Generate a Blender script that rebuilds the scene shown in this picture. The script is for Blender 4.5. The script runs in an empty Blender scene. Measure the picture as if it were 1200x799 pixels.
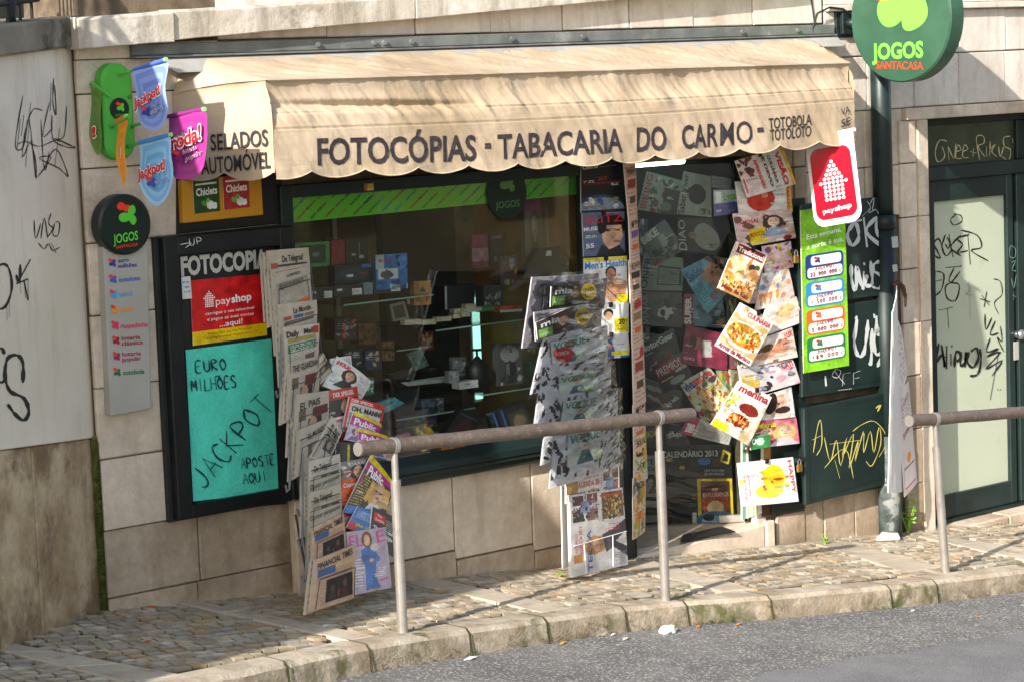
import bpy, math, random
import numpy as np
from mathutils import Vector, Matrix, noise
R=math.radians
random.seed(7); rng=np.random.default_rng(7)
sc=bpy.context.scene
COL=sc.collection
# ---------------------------------------------------------------- camera
F=2830.0; PITCH,ROLL,YAW=R(6.45),R(-2.285),R(40.3)
fw=Vector((math.sin(YAW)*math.cos(PITCH),math.cos(YAW)*math.cos(PITCH),-math.sin(PITCH)))
rt0=Vector((math.cos(YAW),-math.sin(YAW),0)); up0=rt0.cross(fw)
rt=math.cos(ROLL)*rt0+math.sin(ROLL)*up0; up=-math.sin(ROLL)*rt0+math.cos(ROLL)*up0
CAM=Vector((-9,-10.5,3.0))
cd=bpy.data.cameras.new('camera'); cam=bpy.data.objects.new('camera',cd); COL.objects.link(cam)
cam.matrix_world=Matrix(((rt.x,up.x,-fw.x,CAM.x),(rt.y,up.y,-fw.y,CAM.y),(rt.z,up.z,-fw.z,CAM.z),(0,0,0,1)))
cd.sensor_width=36; cd.lens=36*F/1200; cd.clip_start=.1; cd.clip_end=1000
sc.camera=cam
# ---------------------------------------------------------------- sky, sun, exposure
SUN_AZ,SUN_EL=R(21.5),R(26.5)        # light travels at 21.5 deg to the facade, 26.5 deg downward
w=bpy.data.worlds.new("World"); sc.world=w; w.use_nodes=True
nt=w.node_tree; sky=nt.nodes.new('ShaderNodeTexSky'); sky.sky_type='NISHITA'; sky.sun_disc=False
sd=Vector((-math.cos(SUN_AZ)*math.cos(SUN_EL),-math.sin(SUN_AZ)*math.cos(SUN_EL),math.sin(SUN_EL)))
sky.sun_elevation=SUN_EL; sky.sun_rotation=math.atan2(sd.x,sd.y)
nt.links.new(sky.outputs[0],nt.nodes['Background'].inputs[0]); nt.nodes['Background'].inputs[1].default_value=.15
sl=bpy.data.lights.new('sun','SUN'); sl.energy=4.0; sl.angle=R(.6); sl.color=(.97,.98,1)
so=bpy.data.objects.new('sun',sl); COL.objects.link(so); so.rotation_euler=sd.to_track_quat('Z','Y').to_euler(); so.location=(-8,-6,8)
sc.view_settings.view_transform='Standard'; sc.view_settings.look='None'; sc.view_settings.gamma=1; sc.view_settings.exposure=1.18
sc.view_settings.use_white_balance=True; sc.view_settings.white_balance_temperature=7250; sc.view_settings.white_balance_tint=12
sc.cycles.max_bounces=8; sc.cycles.transparent_max_bounces=16

# ---------------------------------------------------------------- places: a point of the photo put on a plane of the world
def ray(px,py): return fw*F+rt*(px-600)-up*(py-399.5)
def W(px,py,Y=0.):
    d=ray(px,py); return CAM+d*((Y-CAM.y)/d.y)
def WX(px,py,X):
    d=ray(px,py); return CAM+d*((X-CAM.x)/d.x)
def PL(px,py,p,n):
    d=ray(px,py); return CAM+d*((Vector(p)-CAM).dot(n)/d.dot(n))
def gz(x,y): return .1005-.0903*x+.02*y
GN=Vector((.0903,-.02,1))
def G(px,py,dz=0): return PL(px,py,(0,0,.1005+dz),GN)
# ---------------------------------------------------------------- colours and materials
def lin(c):
    if isinstance(c,str): c=tuple(int(c[i:i+2],16)/255 for i in (0,2,4))
    return tuple(x/12.92 if x<=.04045 else ((x+.055)/1.055)**2.4 for x in c)
MATS={}
def nd(t,k,**kw):
    n=t.nodes.new('ShaderNode'+k)
    for a,b in kw.items(): setattr(n,a,b)
    return n
def mat(name,c,rough=.7,c2=None,ns=3,c3=None,ns3=.8,t3=(.5,.65),bs=60,bump=0,bd=.002,metal=0,spec=.4,speck=0,coat=0,island=0,ov=0,streak=None,mott=0):
    if name in MATS: return MATS[name]
    m=bpy.data.materials.new(name); m.use_nodes=True; t=m.node_tree; L=t.links.new
    b=t.nodes['Principled BSDF']; b.inputs['Roughness'].default_value=rough; b.inputs['Metallic'].default_value=metal
    b.inputs['Specular IOR Level'].default_value=spec; b.inputs['Coat Weight'].default_value=coat
    tc=nd(t,'TexCoord'); out=None
    def noi(s,det=5,ro=.6):
        n=nd(t,'TexNoise'); n.inputs['Scale'].default_value=s; n.inputs['Detail'].default_value=det; n.inputs['Roughness'].default_value=ro
        L(tc.outputs['Object'],n.inputs['Vector']); return n.outputs['Fac']
    def mix(f,a,bb):
        x=nd(t,'Mix',data_type='RGBA'); 
        if isinstance(f,float): x.inputs[0].default_value=f
        else: L(f,x.inputs[0])
        for i,v in ((6,a),(7,bb)):
            if isinstance(v,tuple): x.inputs[i].default_value=(*v,1)
            else: L(v,x.inputs[i])
        return x.outputs[2]
    def ramp(f,a,bb):
        r=nd(t,'MapRange',interpolation_type='SMOOTHSTEP'); L(f,r.inputs[0]); r.inputs[1].default_value=a; r.inputs[2].default_value=bb; return r.outputs[0]
    if c=='ATTR':
        a=nd(t,'VertexColor',layer_name='Col'); out=a.outputs[0]
        if c2: out=mix(ramp(noi(ns),.42,.7),out,lin(c2))
    else:
        out=lin(c)
        if c2: out=mix(ramp(noi(ns),.35,.65),out,lin(c2))
        if speck: out=mix(ramp(noi(speck,2),.55,.62),out,lin(c3) if c3 else (.1,.1,.1))
        elif c3: out=mix(ramp(noi(ns3,7,.65),*t3),out,lin(c3))
    if streak:
        mp=nd(t,'Mapping'); mp.inputs['Scale'].default_value=(7,7,1.1); L(tc.outputs['Object'],mp.inputs['Vector']); n=nd(t,'TexNoise'); n.inputs['Scale'].default_value=1; n.inputs['Detail'].default_value=6; n.inputs['Roughness'].default_value=.65; L(mp.outputs[0],n.inputs['Vector'])
        mu=nd(t,'Math',operation='MULTIPLY'); mu.inputs[1].default_value=streak[1]; L(ramp(n.outputs['Fac'],.48,.7),mu.inputs[0]); out=mix(mu.outputs[0],out,lin(streak[0]))
    if mott:
        n1=noi(16,10,.8); h=nd(t,'HueSaturation'); r=nd(t,'MapRange'); L(n1,r.inputs[0]); r.inputs[1].default_value=.3; r.inputs[2].default_value=.7; r.inputs[3].default_value=1-mott; r.inputs[4].default_value=1+mott; L(r.outputs[0],h.inputs['Value']); L(out,h.inputs['Color']); out=h.outputs[0]
        out=mix(ramp(noi(42,6,.8),.64,.7),out,lin('6a5a48'))
    if ov:
        oi=nd(t,'ObjectInfo'); h=nd(t,'HueSaturation'); r=nd(t,'MapRange'); L(oi.outputs['Random'],r.inputs[0]); r.inputs[3].default_value=1-ov; r.inputs[4].default_value=1+ov; L(r.outputs[0],h.inputs['Value'])
        if isinstance(out,tuple): h.inputs['Color'].default_value=(*out,1)
        else: L(out,h.inputs['Color'])
        out=h.outputs[0]
    if island:
        g=nd(t,'NewGeometry'); h=nd(t,'HueSaturation'); r=nd(t,'MapRange'); L(g.outputs['Random Per Island'],r.inputs[0]); r.inputs[3].default_value=1-island; r.inputs[4].default_value=1+island
        L(r.outputs[0],h.inputs['Value']); 
        if isinstance(out,tuple): h.inputs['Color'].default_value=(*out,1)
        else: L(out,h.inputs['Color'])
        out=h.outputs[0]
    if isinstance(out,tuple): b.inputs['Base Color'].default_value=(*out,1)
    else: L(out,b.inputs['Base Color'])
    if bump:
        bn=nd(t,'Bump'); bn.inputs['Strength'].default_value=bump; bn.inputs['Distance'].default_value=bd*3
        L(noi(bs,8,.7),bn.inputs['Height']); L(bn.outputs[0],b.inputs['Normal'])
    MATS[name]=m; return m
def glass(name,tint,k=1.0):
    m=bpy.data.materials.new(name); m.use_nodes=True; t=m.node_tree; L=t.links.new; t.nodes.remove(t.nodes['Principled BSDF'])
    tr=nd(t,'BsdfTransparent'); tr.inputs[0].default_value=(*tint,1); gl=nd(t,'BsdfGlossy'); gl.inputs['Roughness'].default_value=.09 if name=='film' else .02
    fr=nd(t,'Fresnel'); fr.inputs[0].default_value=1.5; mm=nd(t,'Math',operation='MULTIPLY'); mm.inputs[1].default_value=k
    mx=nd(t,'MixShader'); L(fr.outputs[0],mm.inputs[0]); L(mm.outputs[0],mx.inputs[0]); L(tr.outputs[0],mx.inputs[1]); L(gl.outputs[0],mx.inputs[2]); L(mx.outputs[0],t.nodes['Material Output'].inputs[0])
    MATS[name]=m; return m
def emis(name,c,s):
    m=bpy.data.materials.new(name); m.use_nodes=True; b=m.node_tree.nodes['Principled BSDF']
    b.inputs['Base Color'].default_value=(*lin(c),1); b.inputs['Emission Color'].default_value=(*lin(c),1); b.inputs['Emission Strength'].default_value=s; MATS[name]=m; return m
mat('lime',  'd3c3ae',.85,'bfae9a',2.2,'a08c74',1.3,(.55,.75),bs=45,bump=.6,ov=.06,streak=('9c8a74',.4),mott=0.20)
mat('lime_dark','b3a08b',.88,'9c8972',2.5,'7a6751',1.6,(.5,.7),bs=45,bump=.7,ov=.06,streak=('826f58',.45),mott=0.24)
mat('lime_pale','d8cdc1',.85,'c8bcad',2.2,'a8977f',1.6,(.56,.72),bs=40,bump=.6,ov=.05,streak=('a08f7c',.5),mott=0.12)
mat('mortar','6f604d',.95,'54473a',9,bs=90,bump=.6)
mat('plinth','c9b190',.88,'a98e6c',3.2,'836a4e',2.6,(.45,.62),bs=45,bump=.7,ov=.04,streak=('8a7050',.5),mott=0.26)
mat('plaster','e8dcc8',.85,'dccfba',1.2,'a99b82',.9,(.56,.85),bs=30,bump=.35,streak=('a89a80',.35))
mat('coping','cfc7ba',.9,'b5ab9a',3,'6c6456',2.6,(.57,.74),bs=35,bump=.8,ov=.05,streak=('7a7060',.6),mott=0.18)
mat('coping_dirty','8b8373',.9,'6f6757',4,'3d382e',2.6,(.46,.62),bs=35,bump=.8,mott=0.25)
mat('moss','45491f',.95,'34391b',14,'5f5636',5,(.45,.6),bs=120,bump=1,bd=.006)
mat('moss_green','66752a',.95,'4a5a1e',14,'7a7a3a',5,(.5,.62),bs=120,bump=1,bd=.006)
mat('asphalt','827f7a',.95,'6c6a68',1.6,'bdbab5',speck=62,bs=70,bump=1,bd=.01,streak=('5a5855',.5))
mat('asphalt_patch','757371',.95,'666462',3,'8a8785',speck=110,bs=130,bump=.6)
mat('dirt','4c4331',.95,'39401e',2.6,'241f13',9,(.5,.6),bs=120,bump=1,bd=.004)
mat('cobble','ATTR',.8,'8d7d64',9,bs=90,bump=.7)
def kerbstain():
    t=MATS['kerb'].node_tree; L=t.links.new; b=t.nodes['Principled BSDF']; src=b.inputs['Base Color'].links[0].from_socket
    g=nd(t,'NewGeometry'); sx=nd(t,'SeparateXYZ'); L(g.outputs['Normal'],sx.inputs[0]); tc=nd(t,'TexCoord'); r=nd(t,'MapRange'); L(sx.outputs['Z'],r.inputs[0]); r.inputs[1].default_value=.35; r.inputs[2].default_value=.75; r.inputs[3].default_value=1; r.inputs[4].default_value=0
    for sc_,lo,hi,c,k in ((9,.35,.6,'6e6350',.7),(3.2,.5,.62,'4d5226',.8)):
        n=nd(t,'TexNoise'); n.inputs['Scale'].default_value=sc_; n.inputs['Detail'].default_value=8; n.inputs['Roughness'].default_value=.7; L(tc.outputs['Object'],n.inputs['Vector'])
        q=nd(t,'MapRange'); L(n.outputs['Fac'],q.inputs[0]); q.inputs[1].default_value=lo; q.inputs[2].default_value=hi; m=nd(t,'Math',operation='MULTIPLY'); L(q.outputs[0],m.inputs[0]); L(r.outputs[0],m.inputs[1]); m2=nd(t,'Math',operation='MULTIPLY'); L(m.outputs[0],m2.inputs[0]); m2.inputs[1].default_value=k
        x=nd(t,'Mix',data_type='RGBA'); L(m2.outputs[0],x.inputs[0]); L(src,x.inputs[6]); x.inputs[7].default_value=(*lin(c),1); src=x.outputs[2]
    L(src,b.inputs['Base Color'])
mat('strip','c2b39d',.85,'ad9f8a',2.5,'8a7c66',5,(.55,.75),bs=60,bump=.6,ov=.08,mott=0.15)
mat('kerb','bdb09c',.88,'a08f78',5,'5f5c34',3.4,(.53,.64),bs=45,bump=1,bd=.004,ov=.08,mott=0.20)
kerbstain()
mat('canvas','beaa91',.85,'ae9a7f',2.0,'937e62',1.4,(.45,.75),bs=420,bump=.3,bd=.0008,streak=('9a8468',.22))
def wrinkle(m,scales,dist):
    t=MATS[m].node_tree; L=t.links.new; b=t.nodes['Principled BSDF']; prev=b.inputs['Normal'].links[0].from_socket if b.inputs['Normal'].links else None; tc=nd(t,'TexCoord')
    for (sx,sy,sz,rot,k) in scales:
        mp=nd(t,'Mapping'); mp.inputs['Scale'].default_value=(sx,sy,sz); mp.inputs['Rotation'].default_value=(0,R(rot),0); L(tc.outputs['Object'],mp.inputs['Vector'])
        n=nd(t,'TexNoise'); n.inputs['Scale'].default_value=1; n.inputs['Detail'].default_value=3; n.inputs['Distortion'].default_value=.6; L(mp.outputs[0],n.inputs['Vector'])
        bn=nd(t,'Bump'); bn.inputs['Strength'].default_value=k; bn.inputs['Distance'].default_value=dist; L(n.outputs['Fac'],bn.inputs['Height'])
        if prev: L(prev,bn.inputs['Normal'])
        prev=bn.outputs[0]
    L(prev,b.inputs['Normal'])
wrinkle('canvas',[(11,6,3.5,28,.32),(3,4,12,-12,.5),(30,14,5,14,.12)],.012)
mat('canvas_edge','c2af92',.85)
mat('ink','2b2528',.8,'3a3235',30,'7d6b5a',26,(.6,.72))
mat('green','142422',.45,'182c29',5,'0f1b1a',2,(.5,.7),bs=25,bump=.15,spec=.5)
mat('green_dk','0e1c1a',.5,'122622',5,'0b1513',2,(.5,.7),bs=25,bump=.15)
mat('black','0d0f10',.5,'15191a',6,bs=30,bump=.1)
mat('board','191c1b',.6,'232826',5)
mat('steel','6f7370',.5,'5b5f5c',7,'8d8f8a',4,(.55,.75),bs=20,bump=.3)
mat('flash','a9a6a0',.6,'96938d',5,bs=20,bump=.2)
mat('galv','b4aea6',.38,'a8a29a',14,'8f887e',9,(.5,.8),metal=.65,bs=120,bump=.15)
mat('rail','685b50',.5,'5b4f46',16,'7d7064',40,(.5,.7),bs=160,bump=.5,metal=.15)
mat('wire','3c3b39',.4,metal=.6)
mat('iron','1a1b1a',.6)
mat('wood','c28a42',.5,'b07a36',3,'7c4f20',5,(.5,.8))
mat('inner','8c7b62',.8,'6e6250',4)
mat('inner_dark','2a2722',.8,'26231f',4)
mat('paper','ATTR',.7,bs=7,bump=.35,bd=.006); mat('gloss','ATTR',.3,spec=.5,bs=9,bump=.12,bd=.006)
mat('white','e6e4de',.5); mat('offwhite','cfcabd',.7)
mat('red','c4171f',.45); mat('pane_green','b3baa4',.22,'adb59d',1.5,'989f88',2.6,(.6,.8),bs=12,bump=.1)
mat('leaf','6aa02a',.6,'86b93a',20); mat('brass','a88642',.35,metal=.8); mat('chrome','c9c9c9',.25,metal=.9)
mat('signgreen','2c4f3c',.4,'335944',4); mat('signdark','12231f',.35); mat('limegreen','6be04a',.4); mat('redorange','e0442a',.4)
mat('panelgrey','aaa69c',.5,'9f9b91',2)
mat('rust','4a2c1c',.7)
glass('glass',(.93,.95,.93),.7); glass('glass_clear',(.82,.85,.83),.7); glass('film',(.98,.98,.98),1.1)
emis('tube','c4f2ec',6); emis('tubedim','8fd6ce',1.1)
def flat(c,rough=.6):
    n='paint_'+(c if isinstance(c,str) else 'x')
    return MATS.get(n) or mat(n,c,rough)
# ---------------------------------------------------------------- objects
def tag(o,label=None,cat=None,group=None,kind=None):
    if label:o['label']=label
    if cat:o['category']=cat
    if group:o['group']=group
    if kind:o['kind']=kind
    return o
def thing(name,label,cat,group=None):
    o=bpy.data.objects.new(name,None); o.empty_display_size=.1; COL.objects.link(o); return tag(o,label,cat,group)
def struct(name): 
    o=bpy.data.objects.new(name,None); COL.objects.link(o); o['kind']='structure'; return o
class MB:
    def __init__(s): s.v=[]; s.f=[]; s.c=[]; s.k=0
    def lift(s,vs):   # each stroke of ink lies a hair in front of the last
        s.k+=1; return [Vector(v)+Vector((0,-.00012*(s.k%40),0)) for v in vs]
    def add(s,vs,fs,c=None):
        b=len(s.v); s.v+= [tuple(v) for v in vs]; s.f+=[tuple(i+b for i in f) for f in fs]; s.c+=[c]*len(fs); return s
    def hexa(s,a,b,c=None):      # a: 4 front corners, b: 4 back corners (same order)
        return s.add(list(a)+list(b),[(0,1,2,3),(7,6,5,4),(0,4,5,1),(1,5,6,2),(2,6,7,3),(3,7,4,0)],c)
    def box(s,p,q,c=None):
        (x0,y0,z0),(x1,y1,z1)=p,q
        return s.hexa([(x0,y0,z0),(x1,y0,z0),(x1,y0,z1),(x0,y0,z1)],[(x0,y1,z0),(x1,y1,z0),(x1,y1,z1),(x0,y1,z1)],c)
    def tube(s,pts,r,n=8,c=None,caps=True):
        pts=[Vector(p) for p in pts]; rs=r if isinstance(r,(list,tuple)) else [r]*len(pts); vs=[];fs=[]
        pu=None
        for i,p in enumerate(pts):
            d=((pts[min(i+1,len(pts)-1)]-pts[max(i-1,0)])).normalized()
            if pu is None: pu=d.cross(Vector((0,0,1)) if abs(d.z)<.9 else Vector((1,0,0))).normalized()
            u=(pu-d*pu.dot(d)).normalized(); pu=u; v=d.cross(u)
            for k in range(n):
                a=2*math.pi*k/n; vs.append(p+(u*math.cos(a)+v*math.sin(a))*rs[i])
        for i in range(len(pts)-1):
            for k in range(n): fs.append((i*n+k,i*n+(k+1)%n,(i+1)*n+(k+1)%n,(i+1)*n+k))
        if caps: fs.append(tuple(range(n))[::-1]); fs.append(tuple((len(pts)-1)*n+k for k in range(n)))
        return s.add(vs,fs,c)
    def build(s,name,m,parent=None,smooth=False,bevel=0,bseg=1):
        me=bpy.data.meshes.new(name); me.from_pydata(s.v,[],s.f); me.materials.append(MATS[m] if isinstance(m,str) and m in MATS else (flat(m) if isinstance(m,str) else m))
        if any(c is not None for c in s.c):
            at=me.color_attributes.new('Col','FLOAT_COLOR','CORNER'); a=[]
            for f,c in zip(s.f,s.c): a+=list((*(lin(c) if c is not None else (1,1,1)),1))*len(f)
            at.data.foreach_set('color',a)
        if smooth: me.polygons.foreach_set('use_smooth',[True]*len(me.polygons))
        me.update(); o=bpy.data.objects.new(name,me); COL.objects.link(o)
        import bmesh as _b
        bm=_b.new(); bm.from_mesh(me); _b.ops.recalc_face_normals(bm,faces=bm.faces); bm.to_mesh(me); bm.free()
        if bevel:
            md=o.modifiers.new('bevel','BEVEL'); md.width=bevel; md.segments=bseg; md.limit_method='ANGLE'; md.angle_limit=R(40)
        if parent: o.parent=parent
        return o
def rbox(name,m,parent,p,q,bevel=.006): return MB().box(p,q).build(name,m,parent,bevel=bevel)
def pq(a,b,Y0,Y1): # box from two facade pixel corners (a top-left, b bottom-right) on plane Y0, thickness to Y1
    A,B=W(*a,Y0),W(*b,Y0); return (min(A.x,B.x),min(Y0,Y1),min(A.z,B.z)),(max(A.x,B.x),max(Y0,Y1),max(A.z,B.z))
def slab(name,m,parent,px,Y,th,bevel=.003):  # polygon given in photo points on plane y=Y, extruded back by th
    P=[W(x,y,Y) for x,y in px]; n=len(P); Q=[p+Vector((0,th,0)) for p in P]
    mb=MB(); mb.add(P+Q,[tuple(range(n)),tuple(range(n,2*n))[::-1]]+[(i,i+n,(i+1)%n+n,(i+1)%n) for i in range(n)])
    return mb.build(name,m,parent,bevel=bevel)
# a frame: maps (u right, v down) in 0..1 to the world, d = metres in front of it
class Fr:
    def __init__(s,q,bend=0,tilt=0):
        s.q=[Vector(p) for p in q]; a,b,c,d=s.q; s.n=(b-a).cross(d-a).normalized()
        if s.n.dot(CAM-a)<0: s.n=-s.n
        s.w=((b-a).length+(c-d).length)/2; s.h=((d-a).length+(c-b).length)/2; s.bend=bend; s.curl=tilt
    def __call__(s,u,v,d=0):
        a,b,c,e=s.q; p=(a*(1-u)+b*u)*(1-v)+(e*(1-u)+c*u)*v
        return p+s.n*(d+s.bend*4*u*(1-u)+s.curl*((1-v)**2*(.35+u*u)))
def FP(pts,Y=None,bend=0,curl=0): # frame from photo points
    return Fr([W(p[0],p[1],p[2] if len(p)>2 else Y) for p in pts],bend,curl)
FONT={}
def text_mesh(body,bold):
    k=(body,bold)
    if k in FONT: return FONT[k]
    def mk(b):
        c=bpy.data.curves.new('t','FONT'); c.body=b; c.size=1; c.offset=bold; c.resolution_u=3
        o=bpy.data.objects.new('t',c); COL.objects.link(o); dg=bpy.context.evaluated_depsgraph_get(); e=o.evaluated_get(dg); me=e.to_mesh()
        v=[tuple(x.co) for x in me.vertices]; f=[tuple(p.vertices) for p in me.polygons]; e.to_mesh_clear(); bpy.data.objects.remove(o); bpy.data.curves.remove(c); return v,f
    v,f=mk(body); 
    if 'cap' not in FONT: vv,_=mk('H'); FONT['cap']=max(p[1] for p in vv)
    xs=[p[0] for p in v] or [0,1]; x0,x1=min(xs),max(xs)
    FONT[k]=([((p[0]-x0)/max(x1-x0,1e-6),p[1]/FONT['cap']) for p in v],f); return FONT[k]
def text(body,fn,mb,bold=.01,c=None):   # fn(s,t)-> world, s along baseline 0..1, t up in cap heights
    v,f=text_mesh(body,bold); mb.add([fn(a,b) for a,b in v],f,c)
def ftext(body,x0,y0,x1,y1,h,Y,mb,bold=.01,c=None,slant=0,rip=None):  # on facade-parallel plane by photo baseline
    A,B=W(x0,y0,Y),W(x1,y1,Y); T=W(x0,y0-h,Y); up_=Vector((0,0,(T-A).length))
    def fn(s,t):
        p=A+(B-A)*s+up_*t+(B-A).normalized()*slant*t*up_.z
        if rip: p=rip(p)
        return p
    text(body,fn,mb,bold,c)
def utext(body,fr,u0,v0,u1,v1,h,mb,bold=.01,c=None,d=.0015): # on a frame; (u0,v0)-(u1,v1) baseline, h cap height in v units
    du,dv=(u1-u0)*fr.w,(v1-v0)*fr.h; L=math.hypot(du,dv); nu,nv=dv/L,-du/L; hh=h*fr.h
    text(body,lambda s,t: fr(u0+(u1-u0)*s+nu*hh*t/fr.w, v0+(v1-v0)*s+nv*hh*t/fr.h, d),mb,bold,c)
def smooth_line(P,k=4):
    P=[np.array(p,float) for p in P]
    if len(P)<3 or k<2: return P
    o=[]; n=len(P)
    for i in range(n-1):
        a,b,c,d=P[max(i-1,0)],P[i],P[i+1],P[min(i+2,n-1)]
        for j in range(k):
            t=j/k; o.append(.5*((2*b)+(-a+c)*t+(2*a-5*b+4*c-d)*t*t+(-a+3*b-3*c+d)*t**3))
    o.append(P[-1]); return o
def stroke(fn,P,wd,mb,c=None,k=4,asp=1.0):   # ribbon in 2-D (x,y down) mapped by fn(x,y); wd in the same units
    P=smooth_line(P,k)
    if len(P)<2: return
    vs=[];n=len(P)
    for i in range(n):
        d=P[min(i+1,n-1)]-P[max(i-1,0)]; d=d*np.array([1,asp]); L=np.hypot(*d) or 1; nx,ny=-d[1]/L,d[0]/L
        ww=wd/2*(.78+.22*math.sin(i*1.3)+.14*math.sin(i*3.7))*(1 if 0<i<n-1 else .5); vs+=[fn(P[i][0]+nx*ww,P[i][1]+ny*ww/asp),fn(P[i][0]-nx*ww,P[i][1]-ny*ww/asp)]
    mb.add(mb.lift(vs),[(2*i,2*i+1,2*i+3,2*i+2) for i in range(n-1)],c)
GL={'A':"0,0 5,10 10,0|2,4 9,4",'B':"0,0 0,10 8,8 1,5 9,3 0,0",'C':"9,9 4,10 0,5 4,0 9,1",'D':"0,0 0,10 8,8 9,3 0,0",'E':"9,10 1,10 0,0 9,0|0,5 7,5",'F':"9,10 0,10 0,0|0,5 7,5",'G':"9,9 3,10 0,5 3,0 9,1 9,5 5,5",'H':"0,10 0,0|9,10 9,0|0,5 9,5",'I':"5,10 5,0",'J':"8,10 8,3 4,0 0,2",'K':"0,10 0,0|9,10 0,5 9,0",'L':"1,10 0,0 9,0",'M':"0,0 1,10 5,4 9,10 10,0",'N':"0,0 0,10 9,0 9,10",'O':"5,10 0,6 3,0 9,4 5,10",'P':"0,0 0,10 8,8 7,5 0,5",'Q':"5,10 0,6 3,0 9,4 5,10|5,3 10,-2",'R':"0,0 0,10 8,8 0,5 9,0",'S':"9,9 4,10 1,7 8,4 6,0 0,1",'T':"0,10 10,10|5,10 5,0",'U':"0,10 1,1 8,1 9,10",'V':"0,10 5,0 10,10",'W':"0,10 3,0 5,7 7,0 10,10",'X':"0,10 10,0|10,10 0,0",'Y':"0,10 5,5|10,10 3,-3",'Z':"0,10 9,10 0,0 10,0",'0':"5,10 0,5 4,0 9,5 5,10",'1':"2,7 5,10 5,0",'2':"0,8 5,10 8,6 0,0 9,0",'3':"0,9 8,9 4,6 8,2 0,0",'5':"8,10 1,10 1,6 7,5 5,0 0,1",'8':"5,5 1,8 5,10 8,8 1,2 5,0 8,2 5,5",'9':"8,7 3,5 2,9 8,10 8,5 4,0",'6':"8,10 1,5 3,0 8,3 1,4",'~':"0,12 3,14 6,12 9,14",'.':"4,0 5,1",'*':"0,5 10,5|5,9 5,0|1,9 9,0"}
def hand(s,fn,x0,y0,dx,dy,h,wd,mb,c=None,k=3,jit=.5,gap=.3,nar=.75):
    # handwriting starting at x0,y0 (baseline), total advance (dx,dy), letter height h
    n=len(s); rnd=random.Random(s); L=math.hypot(dx,dy); ux,uy=dx/L,dy/L; vx,vy=uy,-ux
    for i,ch in enumerate(s):
        if ch not in GL: continue
        w_=L/n*(1-gap); o=i*L/n
        for st in GL[ch].split('|'):
            pts=[]
            for q in st.split():
                a,b=map(float,q.split(',')); a+=rnd.uniform(-jit,jit); b+=rnd.uniform(-jit,jit)
                X=o+a/10*w_; Y=b/10*h; pts.append((x0+ux*X+vx*Y,y0+uy*X+vy*Y))
            stroke(fn,pts,wd,mb,c,k if len(pts)>3 else 1)
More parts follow.
